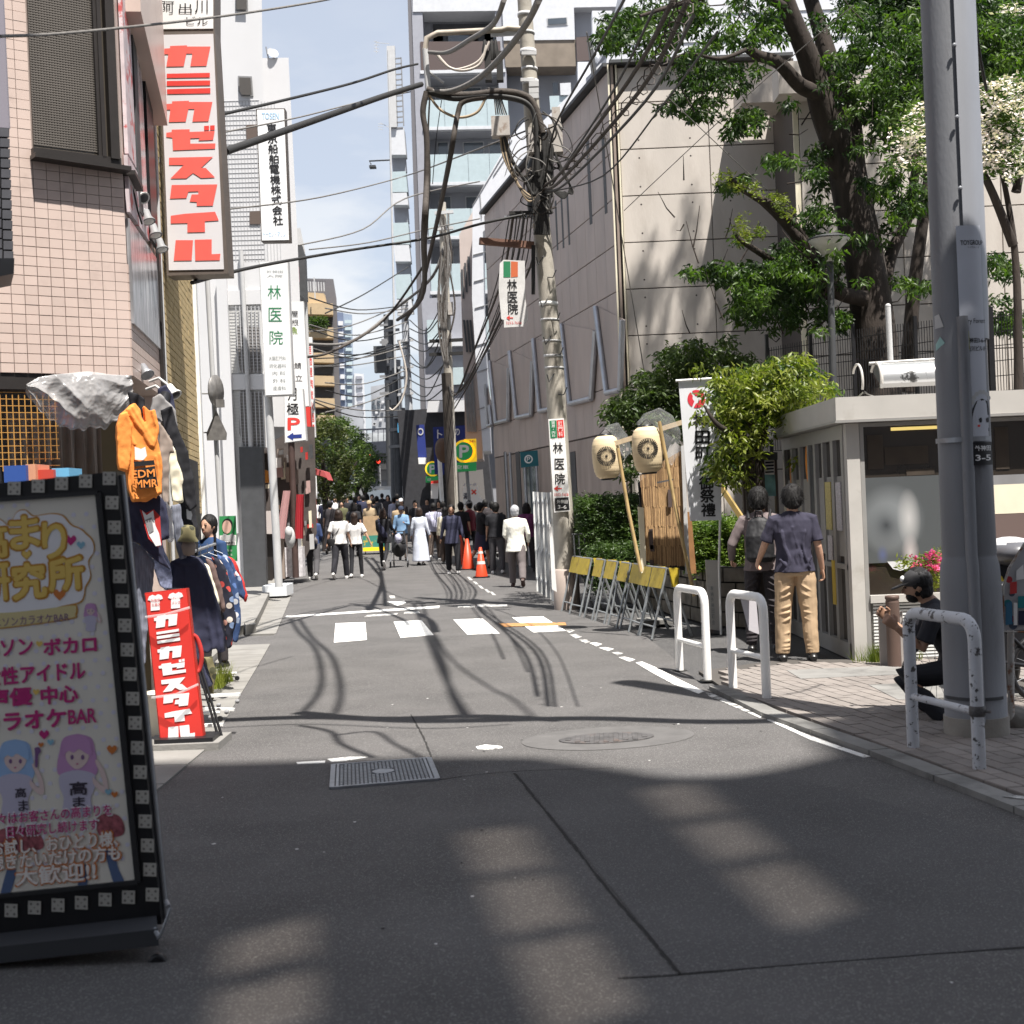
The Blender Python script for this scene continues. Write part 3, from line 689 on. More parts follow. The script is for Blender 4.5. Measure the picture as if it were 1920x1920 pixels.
xt=[(45,722),(70,708),(100,703),(160,697),(205,703),(243,705)];xb=[(45,735),(62,762),(85,782),(120,802),(150,808),(172,801),(190,807),(210,792),(230,775),(243,745)]
def itp(L_,x):
    for(a,b),(c,d)in zip(L_,L_[1:]):
        if a<=x<=c:return b+(d-b)*(x-a)/(c-a)
    return L_[-1][1]
plp=(pf(-.5,2.4,.10),FN);nx,nz=120,60;pts=[]
for j in range(nz+1):
    for i in range(nx+1):
        x=45+198*i/nx;v=j/nz;y=itp(xt,x)*(1-v)+itp(xb,x)*v+2.5*math.sin(i*.5)*v;q=PL(x,y,plp);s_=i/nx
        rd=1-abs(mnoise.noise(Vector((s_*3.2-v*1.6,v*1.3,3.1)))*2);r2=1-abs(mnoise.noise(Vector((s_*7+v*2.5,v*2.6,8)))*2)
        pts.append(q+FN*(.07*math.sin(math.pi*min(1,v*1.05))**.7*math.sin(math.pi*min(max(s_,.03),.97))**.4+.050*rd+.009*r2+.004*mnoise.noise(Vector((s_*30,v*18,1)))))
mb=MB();mb.add(pts,[(j*(nx+1)+i,(j+1)*(nx+1)+i,(j+1)*(nx+1)+i+1,j*(nx+1)+i+1)for j in range(nz)for i in range(nx)],M_plas,True);o=mb.build('plastic_sheet');tag(o,'crumpled clear plastic sheet rolled up under the pink tiled wall','plastic sheet')

# ---- yellow brick building
yb=thing('brick_building','yellow brick building behind the big red lettered sign','building',ps(3.6,0))
M_yb=mat('yellow_brick',(.47,.36,.19),.8,rnd=.12,var=.08,vs_=5,bump=.15,bs=60)
M_ybj=mat('brick_joint',(.20,.155,.09),.9)
mb=MB();mb.prism([ps(2.0,0,-.02),ps(5.5,0,-.02),ps(5.5,14,-.02),ps(2.0,14,-.02)],-SN*4,M_ybj);mb.build('wall',M_ybj,yb)
BR=slab_mesh('brick',M_yb,.05);sp=[]
for j in range(0,86):
    for i in range(0,16):
        t=2.0+(i+.5+(.5 if j%2 else 0))*.222;z=1.7+(j+.5)*.072
        if t>5.45:continue
        if z<2.3 and 3.9<t<5.0:continue
        sp.append((ps(t,z,.0),-SD*.106,Vector((0,0,.0315)),SN*.01*random.uniform(.8,1.2)))
pieces('brick',yb,sp,M_yb,BR)
mb=MB();mb.prism([ps(5.35,0,.05),ps(5.55,0,.05),ps(5.55,12,.05),ps(5.35,12,.05)],-SN*.06,M_white);mb.tube([ps(2.05,1.0,.03),ps(2.05,9,.03)],.018,8,M_lgrey);mb.build('downpipe',M_lgrey,yb)
mb=MB();mb.prism([ps(3.9,0,.02),ps(5.0,0,.02),ps(5.0,2.3,.02),ps(3.9,2.3,.02)],-SN*.03,M_black);mb.build('door',M_black,yb)

# ---- box sign with big red katakana
PS1=YP(12.9)
M_signw=mat('sign_face',(.66,.645,.665),.35,var=.03,vs_=2)
M_signw2=mat('sign_face_white',(.80,.80,.80),.35)
M_signb=mat('sign_frame',(.15,.125,.11),.5,.3,var=.1)
M_red=mat('red_letter',(.68,.055,.045),.45,var=.06,vs_=4)
M_redf=mat('red_letter_faded',(.80,.125,.10),.5,var=.05,vs_=5)
M_ink=mat('black_letter',(.015,.015,.017),.5)
def boxsign(name,outer,inner,pl,th,label,fm=None,face=None,group=None,cat='sign'):
    c=PL((outer[0][0]+outer[2][0])/2,(outer[0][1]+outer[2][1])/2,pl);zb_=min(PL(x,y,pl).z for x,y in outer)
    t=thing(name,label,cat,(c.x,c.y,zb_),group)
    mb=MB();poly_px(mb,outer,pl,fm or M_signb,0,th);mb.build('frame',fm or M_signb,t)
    mb=MB();poly_px(mb,inner,pl,face or M_signw2,.008,.012);mb.build('face',face or M_signw2,t)
    return t
s1=boxsign('box_sign',[(298,60),(402,58),(428,513),(313,517)],[(300,66),(400,64),(420,505),(317,507)],PS1,.28,'tall box sign with big red katakana above the clothes shop',M_signb,M_signw)
LET=[[(1278,348),(1405,343),(1405,352),(1580,352),(1550,497),(1430,500),(1445,405),(1400,405),(1380,500),(1250,503),(1265,410),(1235,410),(1235,368),(1278,365)],
 [(1253,556),(1576,549),(1576,583),(1253,588)],[(1253,610),(1578,606),(1578,643),(1253,648)],[(1255,672),(1580,663),(1580,703),(1257,708)],
 [(1293,763),(1420,758),(1420,767),(1595,767),(1565,912),(1445,915),(1460,820),(1415,820),(1395,915),(1268,918),(1280,825),(1250,825),(1250,783),(1293,780)],
 [(1250,998),(1290,993),(1290,975),(1425,972),(1425,992),(1612,985),(1600,1052),(1490,1057),(1500,1037),(1430,1040),(1430,1080),(1618,1078),(1615,1118),(1300,1130),(1295,1035),(1250,1030)],
 [(1533,947),(1570,945),(1570,979),(1533,981)],[(1578,944),(1612,942),(1612,977),(1578,979)],
 [(1270,1185),(1600,1178),(1510,1262),(1545,1262),(1615,1333),(1510,1338),(1450,1300),(1400,1340),(1280,1342),(1380,1240),(1270,1240)],
 [(1290,1390),(1632,1385),(1598,1545),(1478,1547),(1478,1517),(1425,1514),(1440,1460),(1490,1460),(1490,1437),(1415,1440),(1400,1488),(1277,1492)],
 [(1283,1620),(1390,1605),(1615,1590),(1643,1655),(1538,1662),(1540,1742),(1408,1745),(1408,1675),(1283,1678)],
 [(1320,1803),(1450,1803),(1440,1955),(1305,1957)],[(1463,1800),(1590,1797),(1590,1908),(1655,1905),(1650,1953),(1467,1957)]]
mb=MB()
for k,l_ in enumerate(LET):poly_px(mb,[(x/4,y/4)for x,y in l_],PS1,M_redf if k not in(1,2,3,6,7)else M_red,.0125)
mb.build('lettering',M_redf,s1)
s2=boxsign('box_sign',[(292,-60),(402,-60),(402,58),(297,60)],[(297,-50),(400,-50),(400,54),(298,55)],PS1,.28,'white box sign with black building name above the red lettered sign')
mb=MB();text_px(mb,'阿',303,3,327,26,PS1,M_ink,.012,0,.014);text_px(mb,'出',336,7,360,26,PS1,M_ink,.012,0,.014);text_px(mb,'川',366,1,390,25,PS1,M_ink,.012,0,.014);text_px(mb,'ビル',350,32,390,47,PS1,M_ink,.005,0,.014);mb.build('lettering',M_ink,s2)
mb=MB()
for y in(40,300,480):mb.beam(P(262,y,13.0),P(300,y,13.0),.12 if y==40 else .05,.25 if y==40 else .05,M_mgrey)
o=mb.build('sign_bracket');tag(o,'grey steel brackets fixing the big lettered sign to the brick wall','bracket')
mb=MB();mb.tube([P(416,515,13.1),P(452,1100,16.4)],.02,6,M_lgrey)

# ---- spot lamps on the pink facade
M_lampw=mat('lamp_white',(.75,.74,.70),.3)
def spot(px,py,Y,rad,dirv,label,m1=M_lampw,m2=M_dgrey,arm=None):
    p_=P(px,py,Y);t=thing('spot_lamp',label,'lamp',p_,'spot lamps on the pink facade')
    d=Vector(dirv).normalized();mb=MB();mb.lathe([(rad*.35,-rad*1.6),(rad*.5,-rad*1.5),(rad*.6,-rad*.4),(rad*1.0,rad*.3),(rad*.98,rad*.35)],p_,d,14,m1);mb.build('shade',m1,t)
    mb=MB();mb.lathe([(rad*.85,rad*.30),(rad*.6,rad*.42),(.001,rad*.46)],p_,d,12,m2);mb.build('lens',m2,t)
    mb=MB();b=p_-d*rad*1.5;q=arm or(b+Vector((-.18,.05,.05)));mb.tube([b,b.lerp(q,.5)+Vector((0,0,.05)),q],.012,6,M_lgrey);mb.build('arm',M_lgrey,t)
spot(268,370,11.2,.055,(.6,-.5,-.5),'white bullet lamp highest on the pink facade, below the window sill')
spot(241,388,10.7,.035,(.5,-.8,.1),'small round silver lamp at the corner edge of the pink facade')
spot(278,412,11.4,.06,(.3,-.3,-1),'grey downward lamp second on the pink facade',M_mgrey,M_lampw)
spot(291,438,11.7,.06,(.3,-.3,-1),'grey downward lamp third along the pink facade',M_mgrey,M_lampw)
spot(303,465,12.0,.06,(.3,-.3,-1),'grey downward lamp beside the edge of the lettered sign',M_mgrey,M_lampw)
spot(275,700,11.0,.06,(.5,-.4,-.8),'silver floodlight above the orange hoodie',M_steel,M_steel)
spot(303,762,11.1,.085,(-.2,-.5,-.85),'round white and black flood lamp over the hanging shirts',M_black,M_lampw)
spot(327,738,11.3,.06,(.5,-.3,-.7),'white boxy lamp with black front next to the flood lamp',M_lampw,M_black)
mb=MB();mb.tube([P(237,318,10.7),P(245,345,10.75),P(252,365,10.8),P(258,395,10.9),P(266,420,11)],.008,5,M_cable);mb.tube([P(236,315,10.7),P(243,365,10.8),P(262,345,11)],.012,5,M_lampw);o=mb.build('wiring');tag(o,'loose black and white wiring along the pink facade corner','cable')

# ---- garments
M_or=mat('orange_fabric',(.80,.27,.055),.85,var=.05,vs_=6,bump=.1,bs=120)
M_navy=mat('navy_fabric',(.028,.03,.06),.85,var=.12,vs_=8,bump=.15,bs=150)
M_blackf=mat('black_fabric',(.014,.014,.018),.85,var=.15,vs_=8)
M_beige=mat('taupe_fabric',(.28,.225,.19),.85,var=.06);M_cream=mat('cream_fabric',(.76,.70,.54),.85,var=.04)
M_greyf=mat('grey_fabric',(.26,.25,.25),.85,var=.08);M_whitef=mat('white_fabric',(.74,.73,.72),.8,var=.04,vs_=8)
M_check=mat('check_fabric',(.21,.23,.34),.85,var=.35,vs_=60)
M_redfab=mat('red_fabric',(.45,.03,.025),.85,var=.15)
def multi(key,base,cols):
    m=mat(key,base,.85)
    n=m.node_tree.nodes;l=m.node_tree.links;b=n['Principled BSDF'];t=n.new('ShaderNodeTexCoord');v=n.new('ShaderNodeTexVoronoi');v.inputs['Scale'].default_value=15
    l.new(t.outputs['Object'],v.inputs['Vector']);rp_=n.new('ShaderNodeValToRGB');rp_.color_ramp.interpolation='CONSTANT';s_=n.new('ShaderNodeSeparateXYZ');l.new(v.outputs['Color'],s_.inputs[0]);l.new(s_.outputs[0],rp_.inputs[0])
    e=rp_.color_ramp.elements;e[0].color=(*base,1);e[0].position=0;e[1].color=(*cols[0],1);e[1].position=.45
    for i,c in enumerate(cols[1:]):q=e.new(.45+.55*(i+1)/len(cols));q.color=(*c,1)
    r=n.new('ShaderNodeMath');r.operation='LESS_THAN';r.inputs[1].default_value=.022*15/10;l.new(v.outputs['Distance'],r.inputs[0])
    r.inputs[1].default_value=.42;mxx=n.new('ShaderNodeMixRGB');mxx.inputs[1].default_value=(*base,1);l.new(r.outputs[0],mxx.inputs[0]);l.new(rp_.outputs[0],mxx.inputs[2]);l.new(mxx.outputs[0],b.inputs['Base Color']);return m
M_flor=multi('floral_fabric',(.012,.013,.025),[(.55,.48,.42),(.45,.06,.05),(.5,.25,.2),(.2,.28,.45)])
M_flor2=multi('blue_floral_fabric',(.03,.06,.15),[(.5,.5,.52),(.08,.14,.32),(.4,.08,.08),(.25,.3,.4)])
M_camo=multi('camo_fabric',(.16,.14,.07),[(.06,.06,.03),(.28,.24,.13),(.05,.05,.03)])
PG=lambda Y:YP(Y,.35)
cloth_px('hoodie',[(243,762),(252,757),(262,770),(268,800),(274,812),(268,762),(282,772),(290,800),(300,848),(304,880),(302,925),(276,940),(249,941),(240,915),(236,885),(222,880),(219,855),(218,800),(224,778)],YPx(260,9.7,.35),.13,M_or,voxel=.006,wr=.006,wrs=16,smooth=2,ridges=[([(240,768),(252,790),(268,812),(282,836)],.022),([(246,764),(262,790),(276,815),(286,832)],.02),([(284,770),(292,800),(290,825),(284,838)],.02),([(232,780),(240,810),(252,835)],.014),([(228,790),(226,830),(230,868)],.012),([(298,850),(300,890),(299,925)],.012),([(243,862),(247,900),(252,938)],.009),([(290,856),(296,900),(290,935)],.010),([(250,935),(275,932),(300,921)],.016)],extra=[([(224,778),(236,775),(246,800),(244,850),(238,884),(222,880),(219,855),(218,800)],.06,.03)],label='orange hooded sweatshirt with black letters hanging outside the shop',cat='hoodie')
PLH=YPx(260,9.62,.35);mb=MB()
poly_px(mb,[(250,866),(288,863),(290,872),(252,875)],PLH,M_ink,.02);poly_px(mb,[(252,880),(290,874),(296,912),(262,917)],PLH,M_ink,.018)
text_px(mb,'EDM',247,883,289,897,PLH,M_or,.03,-.08,.024);text_px(mb,'MMR',253,901,294,915,PLH,M_or,.03,-.06,.024)
poly_px(mb,[(252,838),(264,842),(272,838),(275,855),(268,863),(253,862)],PLH,M_whitef,.02)
o=mb.build('hoodie_print');o.parent=bpy.data.objects['hoodie'];o.location=o.location-Vector(bpy.data.objects['hoodie'].location)
def gar(name,outline,px,Y,m,label,cat,th=.10,yaw=.3,group='clothes hanging outside the shop',**k):
    return cloth_px(name,outline,YPx(px,Y,yaw),th,m,label=label,cat=cat,group=group,**k)
gar('sweatshirt',[(240,930),(262,938),(296,925),(312,945),(316,1010),(300,1012),(310,1045),(322,1070),(290,1050),(262,1020),(240,1012),(236,960)],275,9.85,M_navy,'navy sweatshirt hanging below the orange hoodie','sweatshirt',ridges=[([(244,940),(262,975),(292,1030)],.014),([(300,935),(312,970),(313,1005)],.014),([(270,1000),(300,1040),(318,1066)],.012)])
mb=MB();pl_=YPx(280,9.75,.3);poly_px(mb,[(262,955),(274,962),(288,955),(300,968),(303,1022),(296,1026),(278,1010)],pl_,M_redfab,.018);poly_px(mb,[(266,957),(275,966),(287,957),(291,985),(298,1000),(302,1022),(292,1024),(279,1003)],pl_,M_whitef,.022);poly_px(mb,[(272,975),(284,970),(288,995),(280,1000)],pl_,M_mgrey,.026);o=mb.build('printed_panel');_p=bpy.data.objects['sweatshirt'];o.parent=_p;o.location=o.location-_p.location
gar('jeans',[(238,1012),(262,1022),(288,1050),(286,1120),(276,1180),(272,1245),(262,1240),(254,1150),(244,1080)],262,9.95,mat('denim_grey',(.16,.17,.21),.85,var=.3,vs_=25,stretch=(4,4,.4)),'grey striped trousers hanging behind the red floor sign','trousers')
gar('tshirt',[(296,790),(306,800),(322,830),(326,850),(318,848),(316,945),(304,944),(300,880)],310,10.3,M_beige,'taupe T-shirt hanging right of the orange hoodie','T-shirt',.08)
gar('tshirt',[(316,815),(330,850),(343,900),(342,942),(322,941),(318,880)],330,10.5,M_cream,'cream T-shirt hanging right of the taupe one','T-shirt',.08)
gar('jacket',[(300,770),(322,762),(332,800),(352,850),(366,920),(370,948),(356,958),(344,940),(336,880),(322,835),(305,800)],340,10.7,M_blackf,'black jacket hanging by the brick wall','jacket',.12)
gar('shirt',[(318,790),(332,800),(345,850),(356,905),(350,915),(338,880),(326,835)],335,10.95,M_check,'blue checked shirt hanging behind the black jacket','shirt',.08)
gar('jacket',[(285,745),(300,740),(330,770),(334,800),(320,805),(300,790),(282,778)],305,10.9,M_greyf,'grey top hanging highest beside the brick wall','jacket',.1)
gar('jacket',[(338,935),(352,930),(362,945),(372,1000),(372,1040),(340,1045),(334,990)],352,10.9,M_blackf,'black T-shirt with white print hanging under the black jacket','T-shirt',.08)
mb=MB();poly_px(mb,[(349,955),(356,953),(360,965),(358,975),(350,973)],YPx(352,10.8,.3),M_whitef,.03);o=mb.build('shirt_print');o.parent=bpy.data.objects['jacket.002']if 'jacket.002' in bpy.data.objects else pk;o.location=o.location-wloc(o.parent)
gar('jacket',[(240,735),(258,738),(272,748),(270,780),(252,775),(244,760)],255,10.0,M_blackf,'dark tops bundled under the plastic sheet, above the hoodie','jacket',.1)
gar('tshirt',[(300,945),(312,940),(322,955),(326,1010),(318,1018),(305,1000)],312,10.2,M_whitef,'white T-shirt hanging between the navy sweatshirt and the rack','T-shirt',.07)
gar('trousers',[(322,948),(338,944),(346,1000),(350,1045),(336,1050),(328,1010)],334,10.4,MATS['denim_grey'],'grey trousers hanging beneath the cream T-shirt','trousers',.08,ridges=[([(330,950),(336,1000),(340,1045)],.01)])
gar('shirt',[(286,1010),(300,1005),(312,1040),(324,1080),(322,1110),(300,1100),(288,1060)],305,10.3,M_check,'blue checked shirt low behind the red floor sign','shirt',.08)
gar('jacket',[(296,730),(312,722),(326,745),(330,775),(312,770),(298,755)],314,11.2,M_navy,'navy top bundled high by the flood lamp','jacket',.09)
# clothes rack with navy jacket and floral shirts
rk=thing('clothes_rack','black wheeled clothes rack on the pavement behind the red floor sign','clothes rack',P(385,1300,11.0))
RA=G(352,1375,0);RA=Vector((-2.55,10.6,0));RB=Vector((-2.95,13.2,0));zr=P(350,1035,10.6).z
mb=MB()
mb.tube([RA+Vector((0,0,zr)),RB+Vector((0,0,zr))],.014,8,M_steel);mb.build('rail',M_steel,rk)
for q in(RA,RB):
    mb=MB();mb.tube([q+Vector((0,0,.1)),q+Vector((0,0,zr+.1))],.014,8,M_black);mb.build('upright',M_black,rk)
    mb=MB();mb.tube([q+Vector((-.25,0,.1)),q+Vector((.16,.0,.1))],.014,8,M_white);mb.build('foot',M_white,rk)
    for s_ in(-.25,.16):mb=MB();mb.lathe([(.02,-.012),(.025,0),(.02,.012)],q+Vector((s_,0,.05)),(0,1,0),12,M_black);mb.build('wheel',M_black,rk)
for i,yy in enumerate(np.linspace(0.3,.9,3)):
    q=RA.lerp(RB,yy)+Vector((0,0,zr));mb=MB()
    mb.tube([q+Vector((0,0,.03)),q+Vector((0,0,-.05)),q+Vector((-.09,0,-.09))],.004,5,M_steel);mb.tube([q+Vector((0,0,-.05)),q+Vector((.09,0,-.09))],.004,5,M_steel);mb.build('hanger',M_steel,rk)
gar('jacket',[(322,1052),(345,1042),(372,1046),(385,1062),(398,1100),(412,1150),(421,1190),(422,1222),(410,1222),(396,1170),(400,1215),(392,1222),(352,1215),(372,1215),(398,1285),(380,1290),(345,1200),(325,1120),(316,1080)],365,10.5,M_navy,'long navy jacket at the front of the clothes rack','jacket',.2,yaw=.15,group='clothes on the pavement rack',wr=.010,wrs=10,ridges=[([(330,1060),(326,1120),(338,1190)],.014),([(376,1060),(388,1130),(402,1215)],.016),([(385,1066),(404,1130),(416,1215)],.014),([(350,1060),(352,1140),(358,1210)],.008),([(330,1052),(350,1056),(374,1050)],.016)])
RK=[('shirt',[(372,1050),(392,1062),(408,1110),(412,1130),(404,1135),(394,1100)],392,11.2,M_cream,'pale grey shirt second on the rack behind the navy jacket'),
 ('shirt',[(385,1045),(400,1055),(416,1100),(424,1140),(418,1150),(402,1105)],404,11.6,mat('brown_fabric',(.13,.085,.075),.85),'dark brown shirt third on the rack'),
 ('floral_shirt',[(396,1042),(412,1050),(425,1070),(437,1120),(442,1165),(434,1212),(424,1218),(420,1160),(414,1110)],420,11.9,M_flor,'black shirt with red and cream flowers on the rack'),
 ('floral_shirt',[(404,1036),(425,1048),(440,1080),(448,1120),(452,1180),(443,1206),(434,1200),(430,1140)],432,12.5,M_flor2,'blue flowered shirt behind the black flowered one on the rack'),
 ('shirt',[(412,1035),(432,1048),(452,1085),(462,1112),(458,1125),(440,1110),(425,1070)],440,13.0,M_flor2,'blue and white patterned shirt near the far end of the rack'),
 ('shirt',[(425,1042),(440,1050),(456,1085),(466,1118),(460,1130),(446,1100)],446,13.3,M_redfab,'red shirt at the far end of the rack')]
for nm,ol,px,Y,m_,lb in RK:gar(nm,ol,px,Y,m_,lb,'shirt',.07,yaw=.15,group='clothes on the pavement rack',voxel=.016)
ch=thing('bucket_hat','camouflage hat on a stand above the clothes rack','hat',P(352,1040,10.4));c_=P(352,1002,10.4)
mb=MB();mb.lathe([(.085,-.05),(.06,-.01),(.055,.055),(.035,.07),(.001,.075)],c_,(.1,-.1,1),18,M_camo);mb.build('crown',M_camo,ch);mb=MB();mb.lathe([(.001,-.17),(.045,-.16),(.06,-.09),(.045,-.05)],c_,(0,0,1),14,M_beige);mb.build('stand',M_beige,ch)
# camo trousers low on the rack
gar('trousers',[(378,1235),(398,1230),(404,1260),(400,1310),(392,1318),(380,1290)],390,10.9,M_camo,'camouflage trousers low behind the rack','trousers',.08,group='clothes on the pavement rack')
# feet of the rack seen beside the red sign + tripod legs
tp=thing('folding_stand','black folding stand legs between the red floor sign and the rack','stand',G(412,1392))
for a,b in(((368,1240),(412,1392)),((372,1235),(418,1388)),((340,1105),(314,1105))):
    mb=MB();mb.tube([P(*a,9.9),P(*b,9.75)],.011,6,M_black);mb.build('leg',M_black,tp)
mb=MB()
for(a,b)in(((385,1305),(450,1302)),((385,1328),(440,1330)),((378,1385),(418,1380)),((378,1360),(420,1358))):
    mb.beam(P(*a,10.1),P(*b,10.1),.05,.02,M_white)
for q in((410,1322),(425,1335),(445,1315),(395,1345)):mb.lathe([(.012,-.015),(.018,0),(.012,.015)],P(*q,10.05),(1,0,0),10,M_mgrey)
o=mb.build('rack_base');tag(o,'white slatted wheeled rack base beside the red floor sign','rack base')

# ---- red floor sign
PRS=YP(9.6)
fs_=boxsign('floor_sign',[(271,1112),(351,1103),(384,1398),(302,1408)],[(273,1114),(349,1105),(382,1396),(304,1406)],PRS,.06,'red upright floor sign with white katakana, tied up with plastic',mat('sign_red_edge',(.4,.03,.02),.4),mat('sign_red',(.66,.045,.035),.4,var=.04))
M_wl=mat('white_letter',(.82,.81,.80),.5)
# affine from the big sign's letters: u 1250..1650 -> , v 345..1957
mb=MB()
def aff(x,y):
    u=(x-1240-(y-345)*.045)/(390.);v=(y-345)/(1957-345.)
    a=Vector((290+v*27,1155+v*230));b=Vector((340+v*34,1148+v*232));q=a.lerp(b,u);return(q.x,q.y)
for l_ in LET:poly_px(mb,[aff(x,y)for x,y in l_],PRS,M_wl,.0125)
def tee(cx,cy,s):return[(cx+s*a,cy+s*b-.1*s*a)for a,b in((-.9,-1),(-.4,-1.2),(0,-1),(.4,-1.2),(.9,-1),(1.1,-.5),(.65,-.35),(.65,1.1),(-.65,1.1),(-.65,-.35),(-1.1,-.5))]
poly_px(mb,tee(292,1130,13),PRS,M_wl,.0125);poly_px(mb,tee(330,1126,13),PRS,M_wl,.0125)
mb.build('lettering',M_wl,fs_)
mb=MB();M_redt=mat('red_small',(.55,.05,.05),.5)
text_px(mb,'秋葉原',284,1123,301,1129,PRS,M_redt,.0,-.06,.015);text_px(mb,'古着店',285,1131,302,1137,PRS,M_redt,.0,-.06,.015);text_px(mb,'レディース',322,1119,339,1124,PRS,M_redt,0,-.06,.015);text_px(mb,'メンズ',323,1127,339,1133,PRS,M_redt,0,-.06,.015);mb.build('small_lettering',M_redt,fs_)
M_clear=clear('clear_plastic',(.8,.8,.8),.28,.1)
mb=MB();mb.tube([P(273,1157,9.54),P(310,1152,9.5),P(356,1139,9.54)],.010,6,M_clear);mb.build('plastic_tie',M_clear,fs_);mb=MB();mb.tube([P(285,1308,9.54),P(330,1302,9.5),P(372,1283,9.54)],.010,6,M_clear);mb.build('plastic_tie',M_clear,fs_)
mb=MB();mb.tube(spline([P(350,1190,9.62),P(368,1195,9.66),P(378,1225,9.66),P(374,1255,9.66),P(362,1262,9.62)],5),.017,8,M_redfab);o=mb.build('red_hose');tag(o,'red tube handle curving out behind the red floor sign','tube')
mb=MB();mb.box((-2.72,9.45,.0),(-2.15,9.9,.055),M_conc);o=mb.build('base_block');tag(o,'flat concrete block under the red floor sign','block');
mb=MB();mb.box((-2.62,9.5,.055),(-2.2,9.75,.085),M_black);mb.build('foot',M_black,fs_)
mb=MB();mb.box((P(255,1400,9.9).x,9.9,.0),(P(300,1400,9.9).x,10.2,.35),M_cream);o=mb.build('carton');tag(o,'pale carton on the pavement left of the red floor sign','box')
# ================================================================ karaoke LED board in the left foreground
PK=YP(5.15)
kk=thing('led_signboard','black framed karaoke bar signboard with square light modules in the left foreground','signboard',P(60,1800,5.15)*1.0);kk.location.z=0
def kpart(name,pts,m,lift=0,th=None,par=kk,kind=None):
    mb=MB();poly_px(mb,pts,PK,m,lift,th);return mb.build(name,m,par,kind=kind)
M_kbl=mat('board_black',(.010,.010,.012),.35,var=.2,vs_=3,spec=.5)
kpart('frame',[(-330,940),(218,884),(303,1733),(-330,1800)],M_kbl,0,.12)
M_kface=mat('poster_face',(.80,.76,.68),.3,spec=.6)
face=kpart('poster',[(-290,957),(185,924),(260,1652),(-290,1708)],M_kface,.004,.006)
mb=MB()
for a,b in(((185,924),(260,1652)),((-290,957),(185,924)),((-290,1708),(260,1652))):mb.beam(PL(*a,PK)+Vector((0,-.006,0)),PL(*b,PK)+Vector((0,-.006,0)),.022,.016,mat('bezel',(.03,.03,.032),.4))
mb.build('bezel',M_kbl,kk)
# print, layer on layer
LAY={}
def prt(name,m):
    if name not in LAY:LAY[name]=(MB(),m)
    return LAY[name][0]
K=lambda r_,g_,b_:(r_,g_,b_)
m_dot=mat('print_dot',(.72,.70,.80),.4);m_ye=mat('print_yellow',(.80,.56,.14),.4);m_br=mat('print_brown',(.55,.26,.03),.4);m_ma=mat('print_magenta',(.52,.03,.20),.4)
m_pw=mat('print_white',(.84,.83,.86),.4);m_orr=mat('print_orange',(.62,.20,.05),.4);m_pu=mat('print_purple',(.20,.10,.25),.4);m_hb=mat('print_blue_heart',(.25,.48,.62),.4)
m_skin=mat('print_skin',(.74,.58,.56),.4);m_hair1=mat('print_blue_hair',(.33,.50,.78),.4);m_hair2=mat('print_pink_hair',(.56,.30,.55),.4);m_skirt=mat('print_plaid',(.34,.10,.12),.4,var=.5,vs_=60);m_sock=mat('print_sock',(.10,.15,.28),.4);m_grayl=mat('print_lilac',(.55,.52,.66),.4)
mb=prt('print_dots',m_dot)
for j in range(28):
    for i in range(12):
        x=-20+i*24+(12 if j%2 else 0)+j*2.6;y=950+j*25-(x*.07)
        if x<180+(y-925)*.1 and y>945 and y<1650:disc_px(mb,x,y,4.5,4.5,PK,m_dot,.0052,8)
def blob(mb,pts,m,lift,rnd=7):
    q=spline([Vector((x,y,0))for x,y in pts+[pts[0]]],5);poly_px(mb,[(v.x,v.y)for v in q[:-1]],PK,m,lift)
CL=[(-40,985),(-5,972),(18,985),(32,962),(48,957),(62,968),(80,966),(100,964),(118,968),(134,985),(150,992),(160,1000),(174,1015),(176,1035),(166,1052),(170,1080),(160,1100),(158,1115),(150,1128),(120,1135),(90,1142),(30,1150),(-40,1155)]
blob(prt('print_outline',m_br),[(x+(2 if x>60 else 0),y-2 if y<1050 else y+2.5)for x,y in CL],m_br,.0062)
blob(prt('print_cloud',m_pw),CL,m_pw,.0070)
def ktext(s,x0,y0,x1,y1,m,rot=-.09,bold=.02,lift=.0085,key='print_text',ol=None,sh=.03):
    if ol:
        e=2.0;text_px(prt(key+'_outline',ol),s,x0-e,y0-e,x1+e,y1+e,PK,ol,bold+.035,rot,lift-.0008,sh)
    text_px(prt(key,m),s,x0,y0,x1,y1,PK,m,bold,rot,lift,sh)
T_=dict(m=m_ye,ol=m_br,rot=-.1,bold=.055,key='print_title')
ktext('高',-44,990,12,1048,**T_);ktext('ま',20,972,72,1030,**T_);ktext('り',80,982,122,1048,**T_);ktext('研',-36,1062,16,1128,**T_);ktext('究',24,1060,84,1124,**T_);ktext('所',92,1050,154,1108,**T_)
blob(prt('print_outline',m_br),[(-40,1148),(20,1146),(80,1140),(138,1133),(147,1140),(145,1153),(138,1160),(60,1172),(-40,1180)],m_br,.0064)
blob(prt('print_pill',mat('print_pale_yellow',(.68,.58,.30),.4)),[(-40,1150),(20,1148),(80,1142),(137,1135),(144,1141),(142,1152),(136,1158),(60,1170),(-40,1178)],mat('print_pale_yellow',(.68,.58,.30),.4),.0072)
ktext('アニソンカラオケBAR',-26,1161,131,1177,m_pu,-.085,.012)
def heart(x,y,s,m,ol=None):
    pts=[(x+s*a,y+s*b)for a,b in((0,1),(-.9,.1),(-1,-.5),(-.5,-.95),(0,-.5),(.5,-.95),(1,-.5),(.9,.1))]
    if ol:blob(prt('print_text_outline',ol),[(x+(a-x)*1.25,y+(b-y)*1.25)for a,b in pts],ol,.0077)
    blob(prt('print_heart_%s'%m.name,m),pts,m,.0085)
